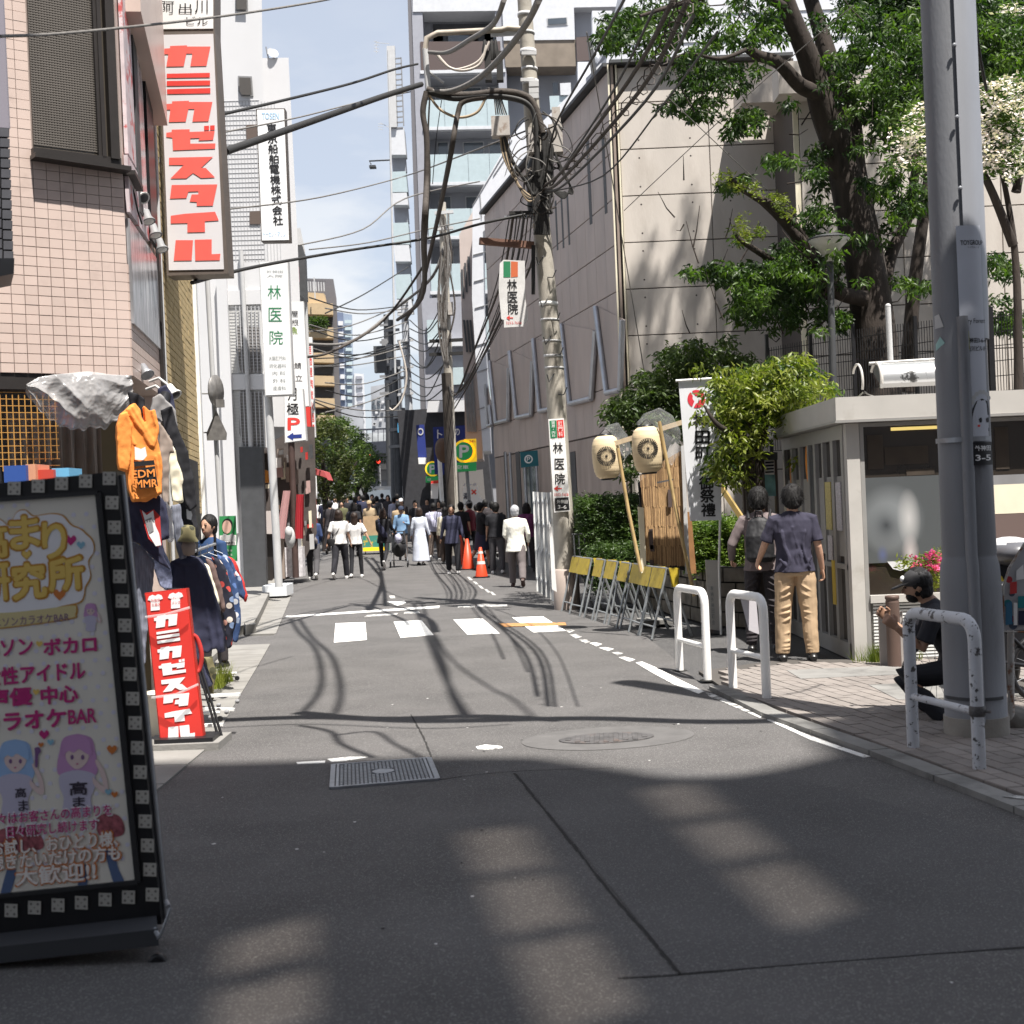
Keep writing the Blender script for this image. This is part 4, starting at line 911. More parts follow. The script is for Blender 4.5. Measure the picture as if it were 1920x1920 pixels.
heart(134,1013,10,m_ma,m_pw);heart(153,1022,7.5,m_hb,m_pw);heart(113,1115,11,m_orr,m_pw);heart(51,1040,8,m_ye,m_br)
mg=dict(m=m_ma,rot=-.075,bold=.05)
ktext('アニ',-54,1203,-2,1232,**mg);ktext('ソン',3,1201,62,1230,**mg);heart(75,1207,6,m_ye);ktext('ボカロ',83,1199,181,1228,**mg)
ktext('女性',-28,1254,34,1286,**mg);ktext('アイドル',40,1250,160,1280,**mg)
ktext('声優',-22,1294,60,1326,**mg);heart(69,1297,6,m_ye);ktext('中心',78,1288,146,1320,**mg)
ktext('カラオケ',-34,1340,124,1372,**mg);ktext('BAR',129,1331,181,1357,**mg)
# two plain generic singers, light blue and pink hair
def fig(cx,cy,s,hm,flip=1):
    X=lambda a:cx+flip*a*s;Y=lambda b:cy+b*s
    blob(prt('print_hair_'+hm.name,hm),[(X(a),Y(b))for a,b in((0,-1.15),(-.8,-.9),(-1.05,-.1),(-1.2,.9),(-1.0,1.3),(-.5,1.1),(.5,1.1),(1.0,1.3),(1.2,.9),(1.05,-.1),(.8,-.9))],hm,.0062)
    blob(prt('print_skin',m_skin),[(X(a),Y(b))for a,b in((0,-.55),(-.62,-.35),(-.66,.3),(-.35,.75),(0,.92),(.35,.75),(.66,.3),(.62,-.35))],m_skin,.0072)
    blob(prt('print_hair_'+hm.name,hm),[(X(a),Y(b))for a,b in((0,-1.1),(-.7,-.8),(-.85,.1),(-.5,-.15),(-.2,-.05),(.1,-.25),(.45,-.05),(.85,.1),(.7,-.8))],hm,.0080)
    for e in(-.3,.32):disc_px(prt('print_eyes',m_pu),X(e),Y(.22),.10*s,.15*s,PK,m_pu,.0080,10)
    poly_px(prt('print_mouth',m_ma),[(X(-.1),Y(.58)),(X(.1),Y(.58)),(X(0),Y(.68))],PK,m_ma,.0080)
    blob(prt('print_shirt',m_grayl),[(X(a),Y(b))for a,b in((-.3,1.0),(.3,1.0),(1.0,1.25),(1.05,1.9),(.8,2.6),(.75,3.6),(-.75,3.6),(-.8,2.6),(-1.05,1.9),(-1.0,1.25))],m_grayl,.0066)
    blob(prt('print_skin',m_skin),[(X(a),Y(b))for a,b in((.9,1.35),(1.5,1.9),(1.35,1.2),(1.05,.5),(1.2,.4),(1.65,1.2),(1.8,2.1),(1.5,2.3),(.95,1.8))],m_skin,.0074)
fig(30,1420,30,m_hair1);fig(146,1412,32,m_hair2)
blob(prt('print_mic',m_pu),[(66,1402),(74,1400),(78,1408),(73,1416),(72,1436),(67,1436),(67,1414)],m_pu,.0084)
m_ink2=mat('print_ink',(.05,.04,.06),.4)
ktext('高',30,1477,50,1495,m_ink2,-.05,.02,key='print_ink');ktext('ま',36,1500,54,1520,m_ink2,-.05,.02,key='print_ink')
ktext('高',132,1466,164,1490,m_ink2,-.05,.03,key='print_ink');ktext('ま',138,1494,160,1512,m_ink2,-.05,.03,key='print_ink')
blob(prt('print_skirt',m_skirt),[(178,1538),(196,1525),(222,1528),(234,1548),(228,1566),(190,1568)],m_skirt,.0062);blob(prt('print_skirt',m_skirt),[(-10,1560),(20,1550),(60,1552),(80,1570),(76,1592),(0,1595)],m_skirt,.0062)
for q in([(196,1590),(214,1588),(222,1625),(234,1654),(216,1656),(206,1630)],[(14,1630),(30,1626),(28,1650),(18,1676),(2,1678)],[(148,1625),(164,1622),(164,1660),(148,1664)]):blob(prt('print_sock',m_sock),q,m_sock,.0062)
ktext('我々はお客さんの高まりを',-24,1526,211,1547,m_ma,-.085,.025,lift=.0092,ol=m_pw)
ktext('日々研究し続けます',15,1548,185,1569,m_ma,-.085,.025,lift=.0092,ol=m_pw)
m_wt=mat('print_bright',(.86,.80,.76),.4)
W_=dict(m=m_wt,rot=-.085,bold=.04,key='print_white_text',ol=m_orr,lift=.0098)
ktext('お試し、おひとり様、',-14,1577,222,1604,**W_);ktext('聴きたいだけの方も',-18,1604,226,1631,**W_);ktext('大歓迎!!',31,1627,180,1660,**W_)
fig(171,1143,11,m_hair2)
heart(84,1377,9,m_ma);heart(96,1391,6,m_hb);heart(78,1396,5,m_orr);heart(211,1405,9,m_orr);heart(204,1484,6,m_hb);heart(216,1489,6,m_orr)
for k_,(mb_,m_)in LAY.items():
    if mb_.v:mb_.build(k_,m_,kk,kind='stuff')
# light modules
M_led=mat('led_plate',(.44,.42,.38),.4,var=.05);M_ledd=mat('led_dot',(.16,.15,.14),.4)
lm=MB();lm.box((-.5,-.5,0),(.5,.5,.25),M_led)
for sx_ in(-.27,.27):
    for sy_ in(-.27,.27):lm.add([(sx_-.13,sy_,.27),(sx_,sy_-.13,.27),(sx_+.13,sy_,.27),(sx_,sy_+.13,.27)],[(0,1,2,3)],M_ledd)
lm.add([(-.05,-.05,.27),(.05,-.05,.27),(.05,.05,.27),(-.05,.05,.27)],[(0,1,2,3)],M_ledd)
LM=lm.mesh('light_module')
cs=[(x/4,860+y/4)for x,y in((-70,240),(110,222),(290,205),(465,185),(645,168),(822,148),(842,330),(860,515),(882,700),(900,883),(920,1066),(938,1250),(957,1432),(977,1615),(997,1798))]+[(x/3.31,1340+y/3.31)for x,y in((840,50),(855,205),(872,355),(885,510),(903,660),(917,810),(932,960),(947,1115),(800,1130),(655,1145),(508,1165),(363,1180),(217,1195),(72,1213),(-72,1230))]
for u,v in cs:
    o_=PL(u,v,PK);ax=(PL(u+1,v-.085,PK)-o_);ay=(PL(u+.1,v-1,PK)-o_);k_=24.5
    ob=bpy.data.objects.new('light_module',LM);COL.objects.link(ob);ob.parent=kk
    az=ax.cross(ay).normalized()*.012;az=az if az.y<0 else-az
    mt=Matrix((ax*k_,ay*k_,az)).transposed().to_4x4();mt.translation=o_+Vector((0,-.003,0))-wloc(kk);ob.matrix_local=mt
mb=MB();poly_px(mb,[(-330,1812),(296,1742),(298,1773),(-330,1843)],YP(4.98),mat('base_grey',(.05,.052,.058),.45),0,.25,-.30);mb.build('base',M_kbl,kk)
mb=MB()
for q in((296,1805),(60,1845)):mb.lathe([(.025,-.015),(.034,-.012),(.034,.012),(.025,.015)],P(*q,5.0),(0,1,0),16,M_black)
mb.build('castor',M_black,kk)
mb=MB();mb.tube([P(297,1760,4.95),P(305,1745,4.93),P(320,1702,4.95)],.006,6,M_steel);mb.tube([P(316,1700,4.95),P(312,1690,5.0)],.009,6,M_steel);mb.tube([P(298,1757,4.95),P(290,1742,5.0)],.009,6,M_steel);mb.build('handle',M_steel,kk)
mb=MB();mb.tube([PL(222,890,PK)+Vector((0,.05,0)),PL(306,1730,PK)+Vector((0,.05,0))],.012,8,M_steel);mb.build('edge_trim',M_steel,kk)

# dark tiled column at the far left edge (nearer neighbour)
dk=thing('tiled_projection','dark grey tiled corner of the neighbouring building at the far left edge','building',P(0,515,8.0))
M_dt=mat('dark_tile',(.085,.085,.095),.4,var=.15,vs_=6,spec=.5)
mb=MB();poly_px(mb,[(-60,-30),(2,-30),(24,478),(26,486),(-60,486)],YP(8.0),M_joint,0,.4,-.42);poly_px(mb,[(-60,484),(27,484),(26,513),(-60,530)],YP(7.97),M_black,0,.4,-.42);mb.build('wall',M_joint,dk)
mb=MB();poly_px(mb,[(-60,-30),(4,-30),(17,240),(-60,235)],YP(7.98),mat('mauve_panel',(.28,.26,.30),.4),0,.02);mb.build('panel',M_dt,dk)
DT=slab_mesh('dark_tile_piece',M_dt,.05)
for j in range(13):
    for i in range(3):
        v=249+j*19.2;u=17+(v-240)*.033-6-i*19.5;o_=P(u+(-3),v+(-i*3),7.985)
        ob=bpy.data.objects.new('wall_tile',DT);COL.objects.link(ob);ob.parent=dk;s_=8.2/2500*8
        ob.matrix_local=Matrix.Translation(o_-wloc(dk))@Matrix(((s_,0,0,0),(0,0,-.008,0),(-s_*.12,s_,0,0),(0,0,0,1)))

# ---- white buildings beyond the side street (their walls face the viewer)
M_ww=mat('white_wall',(.58,.58,.59),.6,var=.03,vs_=1)
M_wt=mat('white_tile',(.56,.56,.55),.5,var=.05,vs_=3);M_tl=mat('tile_line',(.42,.42,.43),.8)
Yw=29.0
wb=thing('white_building','tall white building with dark square windows beyond the side street','building',(P(450,1105,Yw).x,Yw,0))
def wq(pts,m,name,d=0,th=.3,par=None):
    mb=MB();poly_px(mb,pts,YP(Yw-d),m,0,th,-.20 if th>1 else None);return mb.build(name,m,par or wb)
wq([(330,-80),(490,-80),(492,108),(514,838),(492,840),(500,1108),(330,1108)],M_ww,'wall',0,8)
for px in([(441,-20),(464,-20),(465,21),(441,20)],[(446,142),(472,143),(475,180),(452,180),(447,172)]):
    o_=wq(px,M_mgrey,'window',.02,.06);mb=MB();poly_px(mb,[(sum(p[0]for p in px)/len(px)+(p[0]-sum(q[0]for q in px)/len(px))*.82,sum(p[1]for p in px)/len(px)+(p[1]-sum(q[1]for q in px)/len(px))*.86)for p in px],YP(Yw-.09),M_win,0,.01);mb.build('pane',M_win,o_)
for px in([(461,235),(482,233),(484,262),(462,262)],[(468,397),(488,395),(488,420),(468,420)]):wq(px,mat('brown_window',(.12,.09,.075),.4),'window',.03,.05)
# tile joints on the lower part of the wall
mb=MB()
for i in range(17):
    x=418+i*6;mb.beam(P(x,190,Yw-.004),P(x+12.6,490,Yw-.004),.018,.006,M_tl)
for j in range(34):mb.beam(P(416+j*.35,190+j*9,Yw-.004),P(486+j*.35,188+j*9,Yw-.004),.012,.006,mat('tile_line_light',(.45,.45,.46),.8))
mb.build('tile_joints',M_tl,wb,kind='stuff')
# recessed stair panels with grid glass
def bay(y0,y1,dark):
    mb=MB();x0=424+(y0-570)*.042;poly_px(mb,[(x0,y0),(x0+64,y0),(x0+64+(y1-y0)*.042,y1),(x0+(y1-y0)*.042,y1)],YP(Yw-.012),M_wt,0,.02);b_=mb.build('tiled_bay',M_wt,wb)
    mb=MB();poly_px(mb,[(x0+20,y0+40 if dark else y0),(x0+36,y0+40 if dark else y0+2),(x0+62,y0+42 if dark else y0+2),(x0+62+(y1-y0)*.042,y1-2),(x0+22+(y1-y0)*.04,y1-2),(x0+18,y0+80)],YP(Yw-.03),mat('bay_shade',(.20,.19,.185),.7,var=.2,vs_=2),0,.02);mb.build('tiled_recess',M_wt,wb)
    mb=MB()
    for i in range(7):mb.beam(P(x0+18+i*7.2,y0+2,Yw-.06),P(x0+18+i*7.2+(y1-y0)*.042,y1-1,Yw-.06),.02,.01,M_tl)
    for j in range(int((y1-y0)/6)):mb.beam(P(x0+2+j*.25,y0+4+j*6,Yw-.058),P(x0+62+j*.25,y0+4+j*6,Yw-.058),.009,.006,M_tl)
    mb.build('grid_joints',M_tl,wb,kind='stuff')
bay(572,700,True);bay(732,838,False)
wq([(420,545),(492,543),(493,570),(422,572)],M_ww,'band',.06,.1);wq([(428,702),(497,701),(498,730),(430,731)],M_ww,'band',.06,.1)
mb=MB();mb.tube([P(452,470,Yw-.1),P(478,1000,Yw-.1)],.05,8,M_lgrey);mb.build('downpipe',M_lgrey,wb)
wq([(366,520),(384,520),(412,1010),(392,1010)],M_ww,'pilaster',.2,.2);wq([(405,520),(424,520),(446,1000),(424,1000)],M_ww,'pilaster',.15,.2)
wq([(448,838),(492,838),(500,1108),(458,1108)],M_dgrey,'shopfront',.18,.2)
mb=MB();mb.box((P(462,0,Yw).x+.0,Yw-.5,.1),(P(462,0,Yw).x+.05,Yw-.4,.2),M_dgrey);
w2=thing('white_building','lower plain white building with satellite dish, right of the tall white one','building',(P(520,1090,34).x,34,0))
mb=MB();poly_px(mb,[(486,109),(541,108),(557,430),(572,800),(500,800)],YP(34),M_ww,0,8,-.20);mb.build('wall',M_ww,w2)
mb=MB();mb.lathe([(.001,0),(.09,.02),(.13,.05)],P(512,102,34),(.3,-.8,.3),14,M_lgrey);mb.lathe([(.001,0),(.06,.02),(.09,.03)],P(506,97,34),(-.5,-.8,.3),12,M_lgrey);mb.tube([P(514,109,34),P(510,98,34)],.03,5,M_steel);mb.tube([P(503,109,34),P(499,88,34)],.02,5,M_steel);mb.build('satellite_dish',M_lgrey,w2)
mb=MB();poly_px(mb,[(536,430),(563,427),(572,470),(590,900),(550,900)],YP(38),M_lgrey,0,6,-.18);poly_px(mb,[(527,462),(566,460),(572,482),(575,565),(530,520)],YP(37.8),M_dgrey,0,.3)
poly_px(mb,[(541,500),(560,500),(561,528),(543,530)],YP(37.4),mat('pink_poster',(.62,.35,.38),.5,var=.3,vs_=8),0,.05)
w3=mb.build('narrow_building');tag(w3,'narrow grey building with dark top behind the white ones on the left','building')
# signs hanging over the left pavement
def vsign(outer,Y,label,th=.2,frame=M_lgrey,face=M_signw2,ins=3,name='hanging_sign'):
    cx=sum(p[0]for p in outer)/4;cy=sum(p[1]for p in outer)/4
    inner=[(cx+(x-cx)*(1-2*ins/(max(p[0]for p in outer)-min(p[0]for p in outer))),cy+(y-cy)*(1-2*ins/(max(p[1]for p in outer)-min(p[1]for p in outer))))for x,y in outer]
    return boxsign(name,outer,inner,YP(Y),th,label,frame,face),YP(Y)
t,pl_=vsign([(480,204),(534,203),(544,452),(490,453)],27,'white hanging sign of a marine electric company in black brush lettering',.25,mat('sign_brown',(.07,.055,.045),.5),M_signw2,2)
mb=MB();M_blue=mat('pale_blue_letter',(.35,.55,.75),.5);vtext(mb,'東京船舶電機株式会社',509,232,424,18,pl_,M_ink,.03,.1,.068);mb.build('lettering',M_ink,t)
mb=MB();text_px(mb,'TOSEN',491,212,523,224,pl_,M_blue,.02,0,.013);text_px(mb,'トーセン・マリン',494,434,536,444,pl_,M_blue,.01,0,.013);mb.build('blue_lettering',M_blue,t)
M_grn=mat('green_letter',(.03,.20,.09),.5)
t,pl_=vsign([(485,490),(540,489),(550,741),(497,743)],25,'white hanging sign of a clinic in green lettering',.2,M_lgrey,M_signw2,2)
mb=MB()
for ch,y in(('林',535),('医',577),('院',620)):text_px(mb,ch,502+(y-535)*.042,y,527+(y-535)*.042,y+26,pl_,M_grn,.012,0,.013)
mb.build('lettering',M_grn,t);mb=MB()
M_gl=mat('grey_letter',(.22,.24,.24),.5)
for s_,y in(('大腸肛門科',668),('消化器科',682),('内 科',696),('外 科',710),('皮膚科',724)):text_px(mb,s_,504+(y-668)*.04+(6 if len(s_)==3 else 0),y,536+(y-668)*.04-(2 if len(s_)==3 else 0),y+8,pl_,M_gl,.0,0,.013)
text_px(mb,'外神田',500,507,531,512,pl_,M_gl,0,0,.013);text_px(mb,'入院',500,515,530,520,pl_,M_gl,0,0,.013)
mb.build('small_lettering',M_gl,t)
pg_=thing('sign_pole','grey steel pole carrying the clinic sign','pole',G(517,1100));mb=MB();mb.tube([P(503,740,25.2),P(519,1020,25.2),P(523,1100,25.2)],.075,10,M_lgrey);mb.build('pole',M_lgrey,pg_)
t,pl_=vsign([(532,735),(568,729),(575,826),(534,831)],31,'monthly parking sign with red P and blue arrow',.2,M_lgrey,M_signw2,1.5)
mb=MB();text_px(mb,'月',540,728,556,751,pl_,M_ink,.02,0,.013);text_px(mb,'極',538,756,560,778,pl_,M_ink,.02,0,.013);mb.build('lettering',M_ink,t)
mb=MB();text_px(mb,'P',540,784,562,806,pl_,M_red,.05,0,.013);mb.build('red_letter',M_red,t)
M_bl=mat('arrow_blue',(.02,.04,.22),.5);mb=MB();poly_px(mb,[(538,819),(550,811),(550,815),(566,814),(566,821),(550,822),(550,826)],pl_,M_bl,.013);mb.build('arrow',M_bl,t)
bp=thing('sign_pole','dark brown steel pole under the monthly parking sign','pole',(G(553,1083).x,31.1,0));mb=MB();mb.tube([P(546,828,31.1),P(555,1083,31.1)],.075,10,mat('brown_steel',(.07,.045,.04),.5,var=.15));mb.build('pole',M_black,bp)
t,pl_=vsign([(550,765),(582,762),(586,853),(555,855)],33,'red hanging sign with black characters behind the parking sign',.15,mat('red_edge',(.3,.03,.02),.5),mat('sign_red2',(.62,.05,.04),.5),1)
mb=MB();text_px(mb,'居',556,790,576,812,pl_,M_ink,.03,0,.012);text_px(mb,'倉',553,826,572,848,pl_,M_ink,.03,0,.012);mb.build('lettering',M_ink,t)
t,pl_=vsign([(543,565),(569,565),(580,762),(556,765)],33.5,'tall white fish restaurant sign beyond the clinic sign',.15,M_lgrey,M_signw2,1)
mb=MB();[text_px(mb,c_,x-6,y,x+7,y+12,pl_,M_ink,.0,0,.012)for c_,x,y in(('屋',552,583),('根',553,599),('鯖',558,680),('立',560,703))];mb.build('lettering',M_ink,t)
mb=MB();text_px(mb,'魚',546,613,558,627,pl_,mat('olive_letter',(.2,.3,.05),.5),.02,0,.012);mb.build('green_letter',M_grn,t)
t,pl_=vsign([(576,632),(585,632),(592,820),(583,822)],40,'narrow white sign with a column of red characters',.15,M_lgrey,M_signw2,.5)
mb=MB();vtext(mb,'居酒屋肉炭火酒場',580.5,645,815,6,pl_,M_red,.03,.2);mb.build('lettering',M_red,t)
# shopfronts under the white buildings
sfm=mat('shop_clutter',(.42,.36,.33),.7,var=.55,vs_=7,dirt=((.06,.045,.04),6,.52,.05))
sfb=thing('shop_row','row of small shopfronts under the hanging signs on the left','shopfront',(P(520,1090,31).x,31.5,.1))
mb=MB();poly_px(mb,[(492,838),(560,800),(590,800),(594,1000),(560,1075),(500,1103)],YP(31.8),mat('shop_dark',(.09,.075,.07),.7,var=.3,vs_=3),0,.3,-.17);mb.build('shop_wall',sfm,sfb)
SR=random.Random(3);SC=[M_whitef,M_beige,M_cream,M_lgrey,M_dgrey,M_brn_:=mat('shop_brown',(.16,.10,.07),.7),M_redfab,M_mgrey,mat('shop_pink',(.45,.30,.28),.7)]
for k in range(46):
    x=495+SR.random()*88;y=830+SR.random()*190;w_=3+SR.random()*9;h_=6+SR.random()*30;m_=SR.choice(SC);mb=MB();poly_px(mb,[(x,y),(x+w_,y-1),(x+w_+h_*.04,y+h_),(x+h_*.04,y+h_+1)],YP(31.7-.25*SR.random()),m_,0,.05);mb.build(SR.choice(['poster','window','menu_board','panel']),m_,sfb)
mb=MB();poly_px(mb,[(497,985),(512,985),(516,1095),(503,1098)],YP(31.3),M_alu,0,.1);poly_px(mb,[(525,975),(530,975),(534,1085),(528,1085)],YP(31.3),M_beige,0,.1);mb.build('door_post',M_beige,sfb)
mb=MB();poly_px(mb,[(495,958),(517,958),(519,1001),(497,1001)],YP(31.1),mat('meter_box',(.52,.47,.45),.6),0,.3);o=mb.build('meter_box');tag(o,'pale beige utility box on the wall by the white step block','box')
mb=MB();poly_px(mb,[(491,880),(506,884),(508,904),(492,905)],YP(30.9),mat('orange_panel',(.65,.25,.04),.5),0,.4);o=mb.build('small_awning');tag(o,'small orange awning beside the grey sign pole','awning')
for a,c_,lb in((531,mat('pink_curtain',(.45,.27,.27),.8),'dusty pink shop curtain left of the brown pole'),(556,mat('crimson_curtain',(.35,.02,.03),.8),'crimson shop curtain right of the brown pole')):
    mb=MB();k_=14;pts=[]
    for i in range(k_+1):
        x=a+i*14/k_;yy=31.0+.05*math.sin(i*1.7);top_=P(x,927 if a>540 else 920,yy);bot=P(x-(4 if a>540 else 14)+i*.2,1010,yy);pts+=[top_,bot]
    mb.add(pts,[(2*i,2*i+2,2*i+3,2*i+1)for i in range(k_)],c_,True);o=mb.build('noren_curtain');tag(o,lb,'curtain')
mb=MB();mb.ell(P(544,1008,30.6),(.12,.12,.25),M_lgrey,12,8);mb.ell(P(541,998,30.5),(.09,.09,.14),M_lgrey,10,6);o=mb.build('white_bundle');tag(o,'white wrapped bundle standing by the brown pole','bundle')
pbox('planter_box',536,1025,566,1082,31.4,.4,mat('white_planter',(.62,.60,.62),.6,var=.25,vs_=14),'white flowered display box at the foot of the brown pole','box')
pbox('step_block',492,1097,537,1119,26.0,.8,mat('pale_block',(.66,.68,.70),.6),'white step block lying on the far left pavement','block')
pbox('menu_board',584,930,590,985,40,.3,M_redfab,'small red banner far down on the left','banner')
mb=MB();poly_px(mb,[(583,877),(608,884),(615,900),(612,896),(604,893),(583,888)],YP(41),mat('red_awning',(.42,.08,.08),.6),0,1.2);o=mb.build('awning');tag(o,'dark red shop awning in front of the round street trees','awning')
t,pl_=vsign([(584,893),(593,892),(595,935),(588,935)],40,'white hanging banner under the red awning',.05,M_white,M_signw2,.3)
# road sign post by the white pilaster
rp_=thing('road_sign_post','grey post with a round and a triangular road sign seen from behind','road sign',(P(412,1100,17.5).x,17.5,0))
mb=MB();mb.tube([P(388,515,17.5),P(415,1000,17.5),P(420,1180,17.5)],.032,10,M_lgrey);mb.build('pole',M_lgrey,rp_)
M_sgb=mat('sign_back',(.22,.21,.20),.5,.5,var=.3,vs_=12)
mb=MB();mb.lathe([(.001,-.01),(.21,-.01),(.21,.01),(.001,.01)],P(405,733,17.4),(.96,-.25,0),24,M_sgb);mb.build('round_sign',M_sgb,rp_)
mb=MB();poly_px(mb,[(405,769),(425,812),(424,825),(388,826),(387,812)],YP(17.4),M_sgb,0,.02);mb.build('triangle_sign',M_sgb,rp_)
mb=MB();mb.box(tuple(P(406,764,17.4)+Vector((-.01,-.04,0))),tuple(P(415,749,17.4)+Vector((.03,.05,0))),M_sgb)
for y in(738,811):mb.tube([P(370,y,17.5),P(400,y,17.5)],.01,5,M_sgb)
mb.build('bracket',M_sgb,rp_)
# election poster
ep=thing('election_poster','green election poster with a young man in white on the white pilaster','poster',P(428,1050,17.3));pe=YP(17.35)
mb=MB();poly_px(mb,[(411,968),(442,967),(445,1052),(412,1053)],pe,mat('poster_green',(.04,.26,.09),.5),0,.01);mb.build('sheet',M_grn,ep)
mb=MB();poly_px(mb,[(412,1004),(443,1003),(443,1022),(412,1022)],pe,M_whitef,.002);poly_px(mb,[(414,1008),(420,1000),(428,1004),(436,1000),(442,1008),(442,1013),(414,1013)],pe,M_lgrey,.004);mb.build('shirt_print',M_whitef,ep)
mb=MB();disc_px(mb,426.5,983,10,11,pe,M_ink,.004,18);disc_px(mb,425.5,988,8.6,12.5,pe,mat('print_face',(.62,.40,.32),.6),.006,18);mb.build('face_print',M_ink,ep)
mb=MB();text_px(mb,'外神田',415,1015,440,1021,pe,M_ink,.02,0,.006);text_px(mb,'政治を',420,1030,436,1034,pe,M_whitef,0,0,.006);text_px(mb,'変える',420,1038,436,1042,pe,M_whitef,0,0,.006);mb.build('lettering',M_ink,ep)
# ================================================================ RIGHT SIDE: concrete hall and mauve panelled wing
YC=26.0
MC=P(1180,945,YC);MC.z=0;ML=P(932,945,38.75);ML.z=0
MD=(ML-MC).normalized();MN=Vector((-MD.y,MD.x,0));MN=MN if MN.y<0 or MN.x<0 else-MN
if MN.dot(Vector((0,0,0))-MC)<0:MN=-MN
PLM=(MC.copy(),MN);LM_=(ML-MC).length
M_bet=mat('fair_concrete',(.53,.485,.44),.8,rnd=.03,var=.08,vs_=1.6,bump=.12,bs=30,dirt=((.43,.385,.34),1.3,.50,.25),stretch=(1,1,.35))
M_mauve=mat('mauve_panel_wall',(.45,.38,.345),.6,rnd=.035,var=.07,vs_=2,stretch=(1,1,.4),dirt=((.35,.305,.29),1.2,.5,.25))
M_jnt=mat('panel_joint',(.075,.065,.06),.9)
ZT=10.1;LV=[.31+.905*i for i in range(11)]+[10.05]
hall=thing('concrete_hall','concrete hall with large formwork panels and a mauve panelled wing along the street','building',MC)
def pm(t,z,d=0):return MC+MD*t+MN*d+Vector((0,0,z))
mb=MB();mb.prism([pm(0,0),pm(LM_,0),pm(LM_,ZT),pm(0,ZT)],-MN*.3,M_jnt)
mb.prism([(MC.x,YC,0),(MC.x+3.55,YC,0),(MC.x+3.55,YC,ZT),(MC.x,YC,ZT)],(0,.3,0),M_jnt);mb.build('wall',M_jnt,hall)
S1=slab_mesh('mauve_panel',M_mauve,.015);sp=[]
for j in range(11):
    z0,z1=LV[j],LV[j+1];t=.12
    while t<LM_:
        t1_=min(t+.72,LM_)
        if z0>2.9:sp.append((pm((t+t1_)/2,(z0+z1)/2,.01),MD*((t1_-t)/2-.007),Vector((0,0,(z1-z0)/2-.009)),MN*.014))
        t+=.72
pieces('mauve_panel',hall,sp,M_mauve,S1)
S2=slab_mesh('concrete_panel',M_bet,.008);sp=[]
for j in range(11):
    for i in range(2):sp.append((Vector((MC.x+.10+(i+.5)*1.74,YC-.01,(LV[j]+LV[j+1])/2)),Vector((.863,0,0)),Vector((0,0,(LV[j+1]-LV[j])/2-.010)),Vector((0,-.02,0))))
pieces('concrete_panel',hall,sp,M_bet,S2)
mb=MB()
for i in range(11):
    for k in range(2):
        for a in(-.5,.5):
            for b in(-.28,.28):mb.lathe([(.018,-.001),(.018,.0),(.001,0)],(MC.x+.10+(k+.5)*1.74+a,YC-.0315,(LV[i]+LV[i+1])/2+b),(0,-1,0),8,M_jnt)
mb.build('tie_holes',M_jnt,hall,kind='stuff')
mb=MB()
for a,b in((.0,.045),(.08,.03),(-.07,.03)):mb.beam((MC.x+a,YC-.05,0),(MC.x+a,YC-.05,ZT),b,.06,M_beige if a==0 else M_cream)
mb.build('corner_trim',M_cream,hall)
mb=MB();mb.beam((MC.x-.05,YC-.02,ZT+.02),(MC.x+3.5,YC-.02,ZT+.02),.4,.06,M_dgrey);mb.beam(pm(0,ZT+.02,.02),pm(LM_,ZT+.02,.02),.3,.07,M_dgrey);mb.build('coping',M_dgrey,hall)
# slot windows in the wing
def mslot(px,name,m,d=.03,th=.05):mb=MB();poly_px(mb,px,PLM,m,d,th);return mb.build(name,m,hall)
for x,y0,y1,w_ in((1101,262,422,5),(1130,258,402,5),(1150,300,360,0),(1042,378,470,3),(1053,370,466,3),(1064,362,460,3)):
    if w_:mslot([(x,y0),(x+w_,y0-w_),(x+w_+(y1-y0)*.045,y1-w_*.6),(x+(y1-y0)*.045,y1)],'slot_window',M_dgrey,.028,.02)
M_sil=mat('silver_bar',(.48,.50,.54),.3,.7,var=.1)
for V in([(924,677),(936,793),(960,787),(961,690)],[(962,658),(975,783),(1003,777),(1006,677)],[(1007,635),(1019,771),(1046,765),(1050,650)],[(1060,608),(1076,757),(1117,747),(1125,620)],[(1125,575),(1146,737),(1172,731),(1176,600)],[(917,720),(921,798),(928,797),(924,760)]):
    mb=MB();q=[PL(x,y,PLM)+MN*.10 for x,y in V]
    mb.prism([PL(x,y,PLM)+MN*.03 for x,y in V],MN*.02,M_mauve)
    o_=mb.build('raised_panel',M_mauve,hall)
    for a,b in((0,1),(1,2),(2,3)):mb=MB();mb.tube([q[a],q[b]],.06,8,M_sil);mb.build('silver_bar',M_sil,o_)
# ground floor of the wing
M_stone=mat('wing_base',(.36,.30,.265),.7,var=.15,vs_=3,stretch=(1,1,.3))
mb=MB();mb.prism([pm(.1,0,.0),pm(LM_,0,.0),pm(LM_,3.0,.0),pm(.1,3.0,.0)],MN*.012,M_stone);mb.build('base_wall',M_stone,hall)
for x0,x1,m_ in((946,949,M_dgrey),(968,975,M_dgrey),(981,1007,glass('door_glass',(.10,.13,.14),.08)),(1071,1080,M_dgrey)):
    mslot([(x0,848),(x1,846),(x1+12,1085),(x0+11,1085)],'door' if x1-x0>12 else 'dark_slot',m_,.03,.02)
mb=MB();
for x in(955,963,990,1012):mb.tube([PL(x,848,PLM)+MN*.1,PL(x+11,1060,PLM)+MN*.1],.04,6,M_sil)
mb.build('steel_post',M_sil,hall)
mb=MB();poly_px(mb,[(975,848),(1008,844),(1010,873),(977,877)],YP(30),mat('teal_sign',(.02,.13,.16),.5),0,.1);o=mb.build('hanging_sign');tag(o,'dark teal square sign with a white ring by the wing door','sign')
